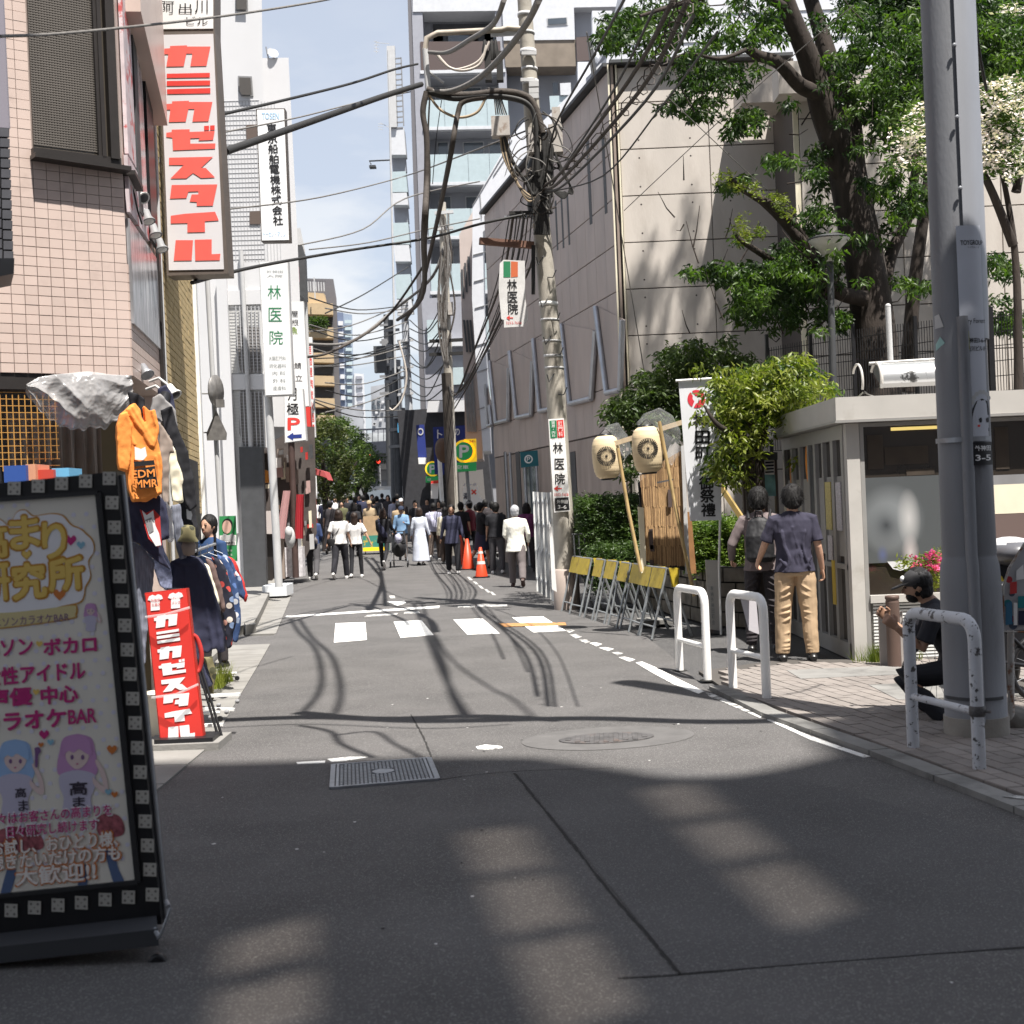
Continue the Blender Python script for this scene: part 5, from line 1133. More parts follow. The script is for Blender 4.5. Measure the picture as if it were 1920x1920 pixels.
mb=MB();disc_px(mb,991,861,8,8,YP(30),M_white,.004,20);disc_px(mb,991,861,5.5,5.5,YP(30),mat('teal_sign',(.02,.13,.16),.5),.007,20);q=mb.build('ring_mark');q.parent=o;q.location=q.location-o.location
mb=MB();text_px(mb,'P',988,857,994,865,YP(30),M_white,.02,0,.010);q=mb.build('lettering');q.parent=o;q.location=q.location-o.location
# nearer block of the hall on the right
YR=24.2;XR=P(1497,470,YR).x;ztr=P(1600,130,YR).z
blk=thing('concrete_hall_block','projecting right block of the concrete hall behind the trees','building',(XR+5,YR,0))
mb=MB();mb.box((XR,YR+.02,0),(XR+14,YR+4,ztr),M_jnt);mb.build('wall',M_jnt,blk)
mb=MB();mb.box((XR-.35,YR-.55,ztr-.55),(XR+.9,YR+.02,ztr+.02),M_bet);mb.box((XR-.8,YR+.6,ztr-.35),(XR+.02,YR+1.5,ztr+.0),M_bet);mb.build('beam',M_bet,blk)
mb=MB();mb.box((XR-.004,YR,0),(XR+.09,YR+.03,ztr-.4),M_cream);mb.build('edge_strip',M_cream,blk);sp=[]
for j in range(12):
    z0=ztr-(j+1)*.86
    if z0<0:break
    for i in range(7):sp.append((Vector((XR+.1+(i+.5)*1.8,YR-.005,z0+.43)),Vector((.893,0,0)),Vector((0,0,.42)),Vector((0,-.02,0))))
pieces('concrete_panel',blk,sp,M_bet,S2)
# white buildings above the hall
M_wm=mat('white_metal',(.60,.61,.64),.4,var=.04,spec=.5)
wh=thing('white_panel_building','white panelled building rising behind the concrete hall','building',(P(1450,945,44).x,44,0))
mb=MB();poly_px(mb,[(1170,-60),(1800,-60),(1800,900),(1170,900)],YP(44),M_wm,0,6);mb.build('wall',M_wm,wh)
mb=MB()
for y in(-20,32,84,128):mb.beam(P(1170,y,43.99),P(1800,y-24,43.99),.05,.02,M_lgrey)
for x in range(1230,1800,95):mb.beam(P(x,-60,43.99),P(x+9,140,43.99),.04,.02,M_lgrey)
mb.build('panel_joints',M_lgrey,wh)
sw=thing('white_roof_building','white metal clad building with slanting roof slabs behind the wing','building',(P(1140,945,40).x,40.5,0))
mb=MB()
poly_px(mb,[(1185,-60),(1215,-60),(1165,140),(1070,255),(1000,345),(905,435),(903,410),(940,340),(1010,235),(1080,165),(1150,95)],YP(40.5),M_wm,0,1.5)
poly_px(mb,[(1083,116),(1108,116),(1112,165),(1085,200)],YP(41),M_wm,0,.5);poly_px(mb,[(1110,20),(1148,20),(1146,75),(1122,110),(1112,100)],YP(41.2),M_wm,0,.5)
mb.build('roof_slab',M_wm,sw)
mb=MB()
for px in([(1100,70),(1110,70),(1122,160),(1112,165)],[(1132,60),(1144,60),(1142,92),(1136,96)]):poly_px(mb,px,YP(40.3),M_dgrey,0,.05)
mb.build('dark_slot',M_dgrey,sw)
lw=thing('white_clad_building','narrow white metal clad building beyond the end of the mauve wing','building',(P(905,945,44).x,44,0))
mb=MB();poly_px(mb,[(985,225),(1000,290),(905,420),(907,560),(920,845),(906,846),(893,690),(885,560),(886,385),(955,262)],YP(44),M_wm,0,3);mb.build('wall',M_wm,lw)
mb=MB()
for y in(470,520,570,640,690,760,800):mb.beam(P(885+(y-400)*.03,y+8,43.98),P(918,y,43.98),.03,.02,M_mgrey)
for a,b in(((925,330),(945,300)),((955,300),(942,345)),((900,365),(903,410)),((886,385),(960,262))):mb.beam(P(*a,43.98),P(*b,43.98),.03,.02,M_mgrey)
mb.build('panel_joints',M_mgrey,lw)
st=thing('stair_tower','brownish stair tower with dark vertical slots left of the white clad strip','building',(P(880,945,47).x,47,0))
mb=MB();poly_px(mb,[(861,440),(887,395),(893,560),(905,860),(874,865)],YP(47),M_mauve,0,3);mb.build('wall',M_mauve,st)
mb=MB()
for x in(868,874,880):mb.beam(P(x-2,505-(x-868)*2,46.95),P(x+1,560-(x-868)*2,46.95),.07,.03,M_dgrey);mb.beam(P(x+2,600,46.95),P(x+8,660,46.95),.07,.03,M_dgrey);mb.beam(P(x+4,700,46.95),P(x+11,810,46.95),.1,.03,M_mgrey)
mb.build('slot_window',M_dgrey,st)

# ================================================================ glass booth on the corner
YB=12.9;BX=3.26
booth=thing('street_booth','grey framed glass booth with a flat fascia roof on the right pavement','booth',(BX+2,YB+1.5,0))
M_bfr=mat('booth_frame',(.36,.35,.335),.4,.3,var=.05);M_bwh=mat('booth_white',(.47,.45,.42),.45,var=.05,vs_=4,dirt=((.36,.335,.30),3,.56,.2))
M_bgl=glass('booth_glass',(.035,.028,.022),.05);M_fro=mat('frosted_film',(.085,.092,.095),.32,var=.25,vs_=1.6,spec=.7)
def bb_(lo,hi,m,name,par=booth):mb=MB();mb.box(lo,hi,m);return mb.build(name,m,par)
zt,zf=2.55,2.33
bb_((BX-.12,YB-.12,zf),(BX+4.2,YB+3.3,zt),M_bwh,'roof')
bb_((BX-.13,YB-.13,zf-.025),(BX+4.2,YB+3.3,zf-.002),M_bfr,'roof_edge')
bb_((BX,YB,0),(BX+.125,YB+.12,zf-.03),M_bwh,'corner_post');bb_((BX+.13,YB+.01,0),(BX+.17,YB+.1,zf-.03),M_bfr,'frame')
zx=lambda y,x=1700:P(x,y,YB).z
bb_((BX+.17,YB+.02,zx(797)),(BX+4.1,YB+.09,zf-.03),M_bfr,'frame')
gl_=bb_((BX+.172,YB+.06,zx(1116)),(BX+4.1,YB+.075,zx(797)),M_bgl,'window')
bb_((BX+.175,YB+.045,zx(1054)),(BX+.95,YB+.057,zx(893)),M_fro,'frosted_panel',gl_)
bb_((BX+1.22,YB+.045,zx(963,1890)),(BX+4.1,YB+.057,zx(908,1890)),M_cream,'cream_blind',gl_)
bb_((BX+1.22,YB+.047,zx(1050,1890)),(BX+4.1,YB+.058,zx(963,1890)),mat('brown_board',(.14,.10,.09),.6),'brown_board',gl_)
bb_((BX+1.22,YB+.045,zx(908,1890)),(BX+4.1,YB+.056,zx(890,1890)),M_mgrey,'grey_bar',gl_)
o_=bb_((BX+.45,YB+.044,zx(806)),(BX+1.0,YB+.056,zx(800)),mat('yellow_tube',(.55,.42,.12),.5,emis=((1,.75,.25),.35)),'ceiling_tube',gl_)
# pale and dark blurred blobs painted into the frosted film's own colour
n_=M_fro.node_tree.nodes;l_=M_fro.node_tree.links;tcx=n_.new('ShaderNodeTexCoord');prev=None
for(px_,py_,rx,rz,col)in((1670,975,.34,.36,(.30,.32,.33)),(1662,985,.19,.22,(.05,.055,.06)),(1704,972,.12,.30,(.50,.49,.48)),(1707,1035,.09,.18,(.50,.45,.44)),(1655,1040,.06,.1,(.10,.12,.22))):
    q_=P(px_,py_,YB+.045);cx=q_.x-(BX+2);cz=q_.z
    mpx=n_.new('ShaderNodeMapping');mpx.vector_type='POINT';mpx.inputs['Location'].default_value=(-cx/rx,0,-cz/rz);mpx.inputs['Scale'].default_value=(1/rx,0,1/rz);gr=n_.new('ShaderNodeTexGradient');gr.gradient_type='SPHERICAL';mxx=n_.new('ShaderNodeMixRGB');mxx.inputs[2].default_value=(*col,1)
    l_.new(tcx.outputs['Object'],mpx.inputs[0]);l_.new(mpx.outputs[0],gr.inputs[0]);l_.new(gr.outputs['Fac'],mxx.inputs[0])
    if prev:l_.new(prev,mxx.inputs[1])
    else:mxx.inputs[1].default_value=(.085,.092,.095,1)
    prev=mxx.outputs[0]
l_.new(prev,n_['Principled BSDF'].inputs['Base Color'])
mb=MB();mb.prism([(BX+.36,YB+.04,zx(1052)),(BX+.62,YB+.04,zx(1052)),(BX+.56,YB+.03,zx(1066)),(BX+.48,YB+.03,zx(1070)),(BX+.41,YB+.03,zx(1066))],(0,.004,0),M_lgrey);mb.build('peeling_film',M_lgrey,gl_)
bb_((BX+.17,YB-.02,zx(1128)),(BX+4.1,YB+.1,zx(1114)),M_bwh,'sill')
lo=bb_((BX+.172,YB+.06,0),(BX+4.1,YB+.1,zx(1128)),M_bwh,'lower_panel')
n_=17;h_=zx(1130)/n_
for i in range(n_):mb=MB();mb.prism([(BX+.2,YB+.05,i*h_+.004),(BX+1.2,YB+.05,i*h_+.004),(BX+1.2,YB+.02,i*h_+.012),(BX+.2,YB+.02,i*h_+.012)],(0,0,h_*.55),M_white);mb.build('louvre',M_white,lo)
bb_((BX+.12,YB+3.05,0),(BX+4.1,YB+3.15,zf-.03),M_dgrey,'back_wall')
# left face (doors)
XL=BX;far=YB+3.0
PB=(Vector((XL,YB,0)),Vector((-1,0,0)))
def bl(y0,y1,z0,z1,m,name,d=0,th=.05,par=booth):return bb_((XL-d,YB+y0,z0),(XL-d+th,YB+y1,z1),m,name,par)
bl(.12,3.0,2.16,2.30,M_bfr,'door_header',.01);
g2=bl(.13,3.0,.08,2.16,M_bgl,'door_glass',-.03,.02)
g2b=bl(.13,2.98,1.0,1.80,mat('film_grey',(.34,.33,.315),.35,var=.08),'door_film',-.018,.01,g2)
for y0,w_ in((.12,.09),(.52,.11),(.95,.06),(1.30,.10),(1.62,.07),(2.05,.08),(2.45,.09),(2.9,.1)):bl(y0,y0+w_,.0,2.16,M_bfr,'door_frame',.012,.06)
bl(1.45,1.62,.06,2.1,M_dgrey,'door_gap',.0,.05)
bl(.12,3.0,.0,.16,M_bfr,'kick_plate',.02);bl(.12,1.3,.88,.93,M_bfr,'door_rail',.014)
M_yp=mat('yellow_notice',(.50,.42,.16),.6,var=.3,vs_=60);M_wp=mat('white_notice',(.50,.47,.48),.6,var=.3,vs_=60)
bl(.66,.90,1.26,1.75,M_yp,'notice',.016,.01);bl(.25,.45,1.26,1.74,M_wp,'notice',.016,.01);bl(.68,.86,.95,1.2,M_wp,'notice',.016,.01);bl(.60,.74,.50,.95,mat('yellow_strip',(.6,.42,.03),.5),'yellow_strip',.016,.01)
for y0,z0 in((1.75,1.85),(2.6,1.75)):mb=MB();mb.ell((XL+.01,YB+y0,z0+.12),(.01,.12,.22),mat('orange_mask',(.80,.28,.03),.5),14,8);mb.build('orange_decoration',M_orange,g2)
M_sunl=mat('pale_floor',(.42,.41,.39),.7)
for x0,x1,y0,y1 in((1628,1655,815,880),(1660,1740,835,872),(1700,1752,878,892),(1868,1890,800,880)):
    a=P(x0,y1,YB+.05);b=P(x1,y0,YB+.05);bb_((a.x,YB+.052,a.z),(b.x,YB+.058,b.z),mat('interior_brown',(.05,.038,.028),.6,var=.2),'interior_cabinet',gl_)
# awning roll / duct on the roof, post and back fence
dt_=thing('roof_duct','silver half round duct lying on the booth roof','duct',(BX+.7,13.9,zt));ya=13.9
xa,xb=P(1612,700,ya).x,P(1790,700,ya).x;zc=P(1690,712,ya).z;r_=(P(1690,680,ya).z-zc)*1.02
M_duct=mat('duct_metal',(.66,.67,.68),.28,.75,dirt=((.10,.10,.10),5,.56,.05),bump=.1,bs=9)
prof=[Vector((0,-r_*math.cos(a)*1.1,r_*math.sin(a)))for a in np.linspace(-.5,math.pi*.8,14)]
mb=MB();A_=[Vector((xa+.17,ya,zc))+p_ for p_ in prof];B_=[Vector((xb,ya,zc))+p_ for p_ in prof]
mb.add(A_+B_,[(i,14+i,15+i,i+1)for i in range(13)],M_duct,True);mb.build('shell',M_duct,dt_)
mb=MB();mb.tube([Vector((xa+.17,ya,zc))+p_*1.03 for p_ in prof],.018,6,M_bwh);mb.tube([Vector((xa,ya+.1,zc))+p_*1.03 for p_ in prof],.014,6,M_bwh);mb.beam((xa+.15,ya-r_*1.1,zc-.07),(xb,ya-r_*1.1,zc-.07),.03,.04,M_bfr);mb.tube([(xa+.1,ya,zc+r_),(xb,ya,zc+r_+.02)],.02,6,M_bfr);mb.tube([P(1640,745,14.6),P(1620,735,14.3),P(1560,790,16)],.012,5,M_bfr)
mb.add([Vector((xa+.18,ya,zc))+p_*.97 for p_ in prof],[tuple(range(14))],M_dgrey);mb.build('frame',M_bwh,dt_)
mb=MB();mb.tube([P(1665,576,14.6),P(1671,700,14.6)],.03,10,M_lgrey);mb.ell(P(1665,574,14.6),(.032,.032,.03),M_lgrey);o=mb.build('white_post');tag(o,'short pale metal post rising behind the silver roof duct','post')
fc=thing('mesh_fence','black wire mesh fence on the wall behind the booth','fence',(P(1680,700,18).x,18,P(1680,745,18).z))
FA,FB_=Vector((P(1450,945,19.5).x,19.5,0)),Vector((P(1990,945,17).x,17,0))
def fpt(s_,z):q=FA.lerp(FB_,s_);return Vector((q.x,q.y,z))
zlo,zhi=P(1700,745,18).z-.6,P(1700,608,18).z
mb=MB();n_=110
for i in range(n_+1):mb.beam(fpt(i/n_,zlo),fpt(i/n_,zhi+.04-.35*max(0,.35-i/n_)),.008,.008,M_black)
for j in range(9):mb.beam(fpt(0,zlo+j*(zhi-zlo)/8-.12*(1 if j>6 else 0)),fpt(1,zlo+j*(zhi-zlo)/8),.010,.010,M_black)
mb.build('wire_mesh',M_black,fc,kind='stuff')
for s_ in(.0,.17,.33,.55,.72,.80,.97):mb=MB();mb.beam(fpt(s_,zlo-.6),fpt(s_,zhi+.12),.07 if s_>.7 else .045,.07,M_black);mb.build('post',M_black,fc)
M_hedgewall=mat('rubble_wall',(.14,.125,.105),.9,var=.35,vs_=6,bump=.5,bs=12)
rw=thing('planter_wall','dark stone planter wall behind the guard rails','wall',(3.2,17.5,0))
# planter wall of individual stones (left of booth, under the hedges)
def stone_wall(a,b,h,nr,name_par,th=.18,sz=.34):
    a=Vector(a);b=Vector(b);d=(b-a);Ln=d.length;dn=d.normalized();nn=Vector((dn.y,-dn.x,0));nn=nn if nn.y<0 else-nn
    mb=MB();mb.prism([a,b,b+Vector((0,0,h)),a+Vector((0,0,h))],-nn*th,M_joint);mb.build('core',M_joint,name_par);hr=h/nr
    for j in range(nr):
        x=-sz*.5*(j%2)
        while x<Ln:
            w_=sz*random.uniform(.75,1.3);x0,x1=max(0,x),min(Ln,x+w_)
            if x1-x0>.08:
                mb=MB();k_=random.uniform(.02,.05);q=[a+dn*(x0+.01)+Vector((0,0,j*hr+.01)),a+dn*(x1-.01)+Vector((0,0,j*hr+.01)),a+dn*(x1-.012)+Vector((0,0,(j+1)*hr-.01)),a+dn*(x0+.012)+Vector((0,0,(j+1)*hr-.012))]
                mb.prism(q,nn*k_,M_hedgewall);mb.build('stone',M_hedgewall,name_par)
            x+=w_
stone_wall((1.75,21.8,0),(2.55,16.9,0),.75,4,rw);stone_wall((2.55,16.9,0),(3.25,16.2,0),.75,4,rw)
mb=MB();mb.add([(1.8,22,.72),(2.6,17,.72),(3.3,16.3,.72),(9,16.3,.72),(9,25,.72),(1.9,25,.72)],[(0,1,2,3,4,5)],mat('soil',(.05,.04,.03),.95,var=.3,vs_=8));struct(mb.build('planting_bed'))
# phone booth
pbh=thing('phone_booth','brown framed phone booth with a teal poster behind the two men','phone booth',G(1420,1180));yb_=15.6
M_brf=mat('brown_frame',(.085,.068,.062),.45,.3)
mb=MB();poly_px(mb,[(1385,852),(1400,846),(1458,848),(1458,862),(1386,864)],YP(yb_-.1),M_dgrey,0,.9);mb.build('roof',M_dgrey,pbh)
mb=MB()
for x in(1391,1431,1452):poly_px(mb,[(x,862),(x+5,862),(x+19,1200),(x+14,1200)],YP(yb_),M_brf,0,.08)
poly_px(mb,[(1391,885),(1456,885),(1457,893),(1391,893)],YP(yb_-.01),M_brf,0,.06);mb.build('frame',M_brf,pbh)
mb=MB();poly_px(mb,[(1397,868),(1432,868),(1447,1190),(1411,1190)],YP(yb_+.3),glass('phone_glass',(.05,.04,.035),.1),0,.02);poly_px(mb,[(1397,864),(1428,864),(1429,884),(1398,884)],YP(yb_+.1),mat('sand_sign',(.40,.32,.25),.5,var=.2,vs_=20),0,.01);mb.build('glass',M_bgl,pbh)
mb=MB();poly_px(mb,[(1433,862),(1452,862),(1452,890),(1434,890)],YP(yb_-.02),M_whitef,0,.01);poly_px(mb,[(1434,890),(1453,890),(1455,930),(1436,930)],YP(yb_-.02),mat('teal_poster',(.18,.36,.37),.5,var=.4,vs_=9),0,.01);mb.build('poster',M_whitef,pbh)
mb=MB()
for i in range(4):poly_px(mb,[(1435,866+i*6),(1451,865+i*6),(1451,868+i*6),(1435,869+i*6)],YP(yb_-.03),M_navy,0,.003)
mb.build('poster_stripes',M_navy,pbh)
# ================================================================ guard rails
M_rail=mat('rail_paint',(.80,.79,.77),.32,var=.04,vs_=6,dirt=((.20,.14,.10),9,.66,.03))
M_railw=mat('rail_paint_chipped',(.52,.53,.56),.4,var=.08,vs_=8,dirt=((.07,.065,.066),17,.572,.03),bump=.15,bs=40)
def hoop(a,b,h,r,m,label,low=.38,name='guard_rail'):
    a=Vector(a);b=Vector(b);t=thing(name,label,'guard rail',(a+b)/2,'white hoop guard rails at the road edge');rad=.11;d=(b-a).normalized();z=Vector((0,0,1))
    pts=[a,a+z*(h-rad)]
    for k in range(1,6):th=math.pi/2*k/5;pts.append(a+z*(h-rad)+d*rad*(1-math.cos(th))+z*rad*math.sin(th))
    for k in range(0,6):th=math.pi/2*k/5;pts.append(b+z*(h-rad)-d*rad*(1-math.sin(th))+z*rad*math.cos(th))
    pts+=[b]
    mb=MB();mb.tube(pts,r,16,m);mb.build('hoop',m,t)
    mb=MB();mb.tube([a+z*h*low,b+z*h*low],r*.62,12,m);mb.build('crossbar',m,t)
    mb=MB();mb.lathe([(r*1.9,0),(r*1.9,.006),(r*1.1,.008)],a,(0,0,1),14,M_joint);mb.lathe([(r*1.9,0),(r*1.9,.006),(r*1.1,.008)],b,(0,0,1),14,M_joint);mb.build('footing',M_joint,t);return t
hoop(G(1275,1258),G(1327,1276),.80,.037,M_rail,'clean white hoop guard rail farthest from the viewer')
hoop(G(1375,1296),G(1438,1316),.83,.037,M_rail,'clean white hoop guard rail in front of the two men',.42)
h3=hoop(G(1713,1410),G(1837,1450),.88,.038,M_railw,'chipped old guard rail nearest the viewer before the big pole',.40)
mb=MB();q=Vector(G(1837,1450))+Vector((0,0,.36));mb.lathe([(.042,-.03),(.047,-.02),(.047,.02),(.042,.03)],q,(0,0,1),14,M_iron);mb.tube([q+Vector((.04,-.03,0)),q+Vector((.06,-.05,0))],.01,6,M_iron);mb.build('clamp',M_iron,h3)
mb=MB();poly_px(mb,[(1388,1118),(1418,1122),(1424,1190),(1404,1182)],(G(1405,1306)+Vector((0,0,.5)),Vector((-.3,-1,.2)).normalized()),mat('notice_board',(.42,.40,.42),.6),.03,.015);o=mb.build('notice_board');tag(o,'grey notice board tied to the second guard rail','board')
# A-frame barriers
M_ybar=mat('yellow_plate',(.42,.31,.03),.55,var=.15,vs_=10,dirt=((.30,.20,.02),8,.56,.1));M_afr=mat('barrier_steel',(.34,.36,.37),.4,.6,var=.15,vs_=10)
def aframe(far_,near,label):
    """barrier seen end-on: its long side runs across the view"""
    c=(far_+near)/2;t=thing('a_frame_barrier',label,'barrier',c,'folding barriers with yellow plates along the right');ax=(near-far_);ax.z=0;h=.80;e=Vector((0,0,1));wd=Vector((ax.y,-ax.x,0)).normalized()*.0
    return t
AF=[(1068,1150,1098,1062),(1087,1156,1113,1064),(1110,1163,1139,1066),(1133,1170,1165,1068),(1156,1178,1188,1070),(1180,1185,1210,1073),(1197,1192,1228,1078),(1222,1199,1256,1080)]
base_af=None
for i,(bx,by,tx_,ty)in enumerate(AF):
    g_=G(bx,by)
    if base_af is None or True:
        s_=1.0
    top_=P(tx_,ty,g_.y+.08);lab=['first barrier from the pole, half hidden by it','second barrier from the pole','third barrier from the pole','fourth barrier from the pole','fifth barrier from the pole','sixth barrier from the pole','seventh barrier from the pole, its plate torn','nearest barrier, beside the first white guard rail'][i]
    if i==0:
        t=thing('a_frame_barrier',lab,'barrier',g_,'folding barriers with yellow plates along the right')
        hh=.82;dx=.26;L_=.62
        A0=Vector((0,0,0));T0=Vector((.22,.10,hh));A1=Vector((.50,.24,0))
        for a,b in((A0,T0),(A1,T0+Vector((.02,.02,0)))):
            mb=MB();mb.tube([g_+a,g_+b],.016,6,M_afr);mb.build('leg',M_afr,t)
        W_=Vector((-.10,.46,0))
        for a,b in((A0+W_,T0+W_),(A1+W_,T0+W_+Vector((.02,.02,0)))):
            mb=MB();mb.tube([g_+a,g_+b],.016,6,M_afr);mb.build('leg',M_afr,t)
        mb=MB();mb.tube([g_+T0,g_+T0+W_],.016,6,M_afr);mb.tube([g_+A0+Vector((.05,.02,.14)),g_+A0+W_+Vector((.05,.02,.14))],.012,6,M_afr);mb.tube([g_+A1+Vector((-.05,-.02,.14)),g_+A1+W_+Vector((-.05,-.02,.14))],.012,6,M_afr);mb.build('rail',M_afr,t)
        mb=MB();n0=(T0-A0).normalized();mb.prism([g_+T0+Vector((-.025,-.02,.0)),g_+T0+W_+Vector((-.025,-.02,0)),g_+T0+W_-n0*.24+Vector((-.025,-.02,0)),g_+T0-n0*.24+Vector((-.025,-.02,0))],Vector((.004,-.012,0)),M_ybar)
        mb.build('yellow_plate',M_ybar,t);mb=MB();mb.prism([g_+T0+Vector((.02,-.02,.01)),g_+T0+Vector((.16,.07,.0)),g_+T0+Vector((.13,.05,-.22)),g_+T0+Vector((.05,-.01,-.22))],Vector((0,.01,0)),M_ybar);mb.build('yellow_sheet',M_ybar,t)
        base_af=t
    else:dup(base_af,g_,lab,rz=random.uniform(-.06,.06))
# ================================================================ big near pole
bpz=thing('utility_pole','big grey concrete and steel pole standing behind the near guard rail','utility pole',(G(1832,1385).x,8.75,0))
M_pole=mat('pole_grey',(.19,.195,.21),.6,var=.10,vs_=2.5,stretch=(1,1,.3),bump=.1,bs=60,dirt=((.15,.15,.16),4,.56,.1));M_polec=mat('pole_base',(.30,.28,.25),.85,var=.15,vs_=5,bump=.2,bs=50)
Yp=8.75;cxl=lambda y:(1832-(1385-y)*.0425)
def pc(y):return P(cxl(y),y,Yp)
mb=MB();ys_=[1385,1345,1344,1200,1100,1060,1045,1040,1038,820,400,0,-400,-1200];rs=[.205,.203,.198,.196,.194,.186,.172,.170,.172,.168,.163,.160,.155,.148]
P0=pc(1385);P1=pc(0);dirp=(P1-P0).normalized()
def pax(y):z=pc(y).z;t=(z-0)/(P1.z);return Vector((P0.x+(P1.x-P0.x)*t,Yp,max(z,0)))
mb.tube([pax(y)for y in ys_[1:]],rs[1:],28,M_pole);mb.build('shaft',M_pole,bpz)
mb=MB();mb.tube([Vector((P0.x,Yp,0)),pax(1340)],.207,28,M_polec);mb.build('concrete_collar',M_polec,bpz)
fr=lambda y,dx,dy:pax(y)+Vector((dx,dy,0))
mb=MB();mb.tube([fr(1345,-.045,-.195),fr(1060,-.045,-.19),fr(1040,-.045,-.175),fr(620,-.035,-.17),fr(600,-.035,-.165)],.038,10,M_pole);mb.build('conduit',M_pole,bpz)
# half-round steel cover on the upper shaft with bolts
mb=MB();pts=[]
K_=10
for y in(640,560,400,200,0,-300):
    c_=pax(y);rr=.185 if y<600 else .18
    for k in range(K_+1):a=-math.pi*.52+k*(math.pi*.60)/K_;pts.append(c_+Vector((rr*math.cos(a),rr*math.sin(a),0)))
mb.add(pts,[(j*(K_+1)+k,j*(K_+1)+k+1,(j+1)*(K_+1)+k+1,(j+1)*(K_+1)+k)for j in range(5)for k in range(K_)],mat('cover_steel',(.33,.34,.37),.5,.4,var=.10,vs_=4,stretch=(1,1,.25)),True);mb.build('steel_cover',M_steel,bpz)
for x,y in((1789,85),(1794,220),(1800,353)):
    q=P(x,y,Yp-.187);mb=MB();mb.lathe([(.014,0),(.014,.008),(.006,.010),(.006,.016)],q,(0,-1,0),12,M_galv);mb.build('bolt',M_galv,bpz)
def wrap(px0,px1,y0,y1,m,name,rad=.19,par=bpz,lift=0):
    """curved plate around the pole between two picture columns"""
    mb=MB();pts=[];n_=10
    for y in(y0,y1):
        c_=pax(y);
        for k in range(n_+1):
            px=px0+(px1-px0)*k/n_+(y-y0)*.0425;q=P(px,y,Yp-.15);dx=max(-rad*.995,min(rad*.995,q.x-c_.x));pts.append(c_+Vector((dx,-math.sqrt(rad*rad-dx*dx),0)))
    mb.add(pts,[(k,n_+1+k,n_+2+k,k+1)for k in range(n_)],m,True);return mb.build(name,m,par)
M_plate=mat('ad_plate',(.52,.54,.60),.35,var=.03)
adp=wrap(1789,1836,434,822,M_plate,'advert_plate',.192)
wrap(1759,1858,821,830,M_galv,'steel_band',.196);wrap(1762,1880,1300,1306,M_dgrey,'steel_band',.206)
def wtext(s,x0,y0,x1,y1,m,name='lettering',rad=.1935,bold=.02,par=None):
    vs2,fs2,bb2=glyph(s,bold);mb=MB();q=[]
    for x,y in vs2:
        u=x0+(x-bb2[0])/(bb2[1]-bb2[0])*(x1-x0);v=y0+(bb2[3]-y)/(bb2[3]-bb2[2])*(y1-y0);c_=pax(v);w_=P(u+(v-y0)*.0425,v,Yp-.15);dx=max(-rad*.99,min(rad*.99,w_.x-c_.x));q.append(c_+Vector((dx,-math.sqrt(rad*rad-dx*dx),0)))
    mb.add(q,[tuple(reversed(f))for f in fs2],m);return mb.build(name,m,par or adp)
wtext('TOYGROUP',1797,461,1842,470,M_ink);wtext('トイグループ',1811,472,1834,476,M_ink,bold=.0)
wtext('Fairy Forest',1800,605,1846,616,M_ink,bold=.0);wtext('外神田3-6-4',1804,640,1848,650,M_ink);wtext('古川ビル1F',1810,655,1847,665,M_ink)
adr=wrap(1812,1859,832,874,M_black,'address_plate',.197);wtext('外神田',1823,838,1856,848,M_wl,rad=.1985,par=adr);wtext('3-5',1824,855,1856,866,M_wl,rad=.1985,par=adr)
def wpoly(pts,m,rad,name,par):
    mb=MB();q=[]
    for u,v in pts:
        c_=pax(v);w_=P(u,v,Yp-.15);dx=max(-rad*.99,min(rad*.99,w_.x-c_.x));q.append(c_+Vector((dx,-math.sqrt(rad*rad-dx*dx),0)))
    mb.add(q,[tuple(range(len(q)))],m);mb.add(q,[tuple(reversed(range(len(q))))],m);return mb.build(name,m,par)
# plain black-haired face print in a frilled cap (generic)
wpoly([(1816,812),(1817,790),(1819,770),(1826,757),(1838,752),(1850,757),(1853,770),(1854,812)],M_ink,.1932,'hair_print',adp)
wpoly([(1826,782),(1852,782),(1853,806),(1842,810),(1832,808),(1827,800)],M_plate,.1936,'face_print',adp)
for x in(1835,1850):wpoly([(x-4,790),(x-1,787),(x+2,787),(x+3,791),(x+2,796),(x-2,796)],M_ink,.194,'eye_print',adp)
wpoly([(1829,800),(1834,800),(1834,804),(1829,804)],M_red,.194,'cheek_print',adp)
for k in range(7):a=math.pi*(1.05+k*.13);x=1838+19*math.cos(a);y=762+22*math.sin(a);wpoly([(x+4.5*math.cos(t),y+4.5*math.sin(t))for t in np.linspace(0,6.28,9)[:-1]],M_lgrey,.1930,'frill_print',adp)
wrap(1801,1812,628,662,mat('yellow_tag',(.40,.40,.12),.5),'yellow_tag',.2);wpoly([(1757,645),(1770,632),(1776,645),(1763,657)],mat('mint_sticker',(.30,.50,.48),.5),.171,'sticker',bpz);wpoly([(1762,592),(1768,590),(1774,615),(1763,616)],M_lgrey,.171,'sticker',bpz)
mb=MB();mb.tube(spline([P(1823,-20,8.9),P(1835,90,9.2),P(1850,170,9.6)],4),.012,5,M_cable);o=mb.build('loose_cable');tag(o,'thin cable dropping from the big pole into the trees','cable')
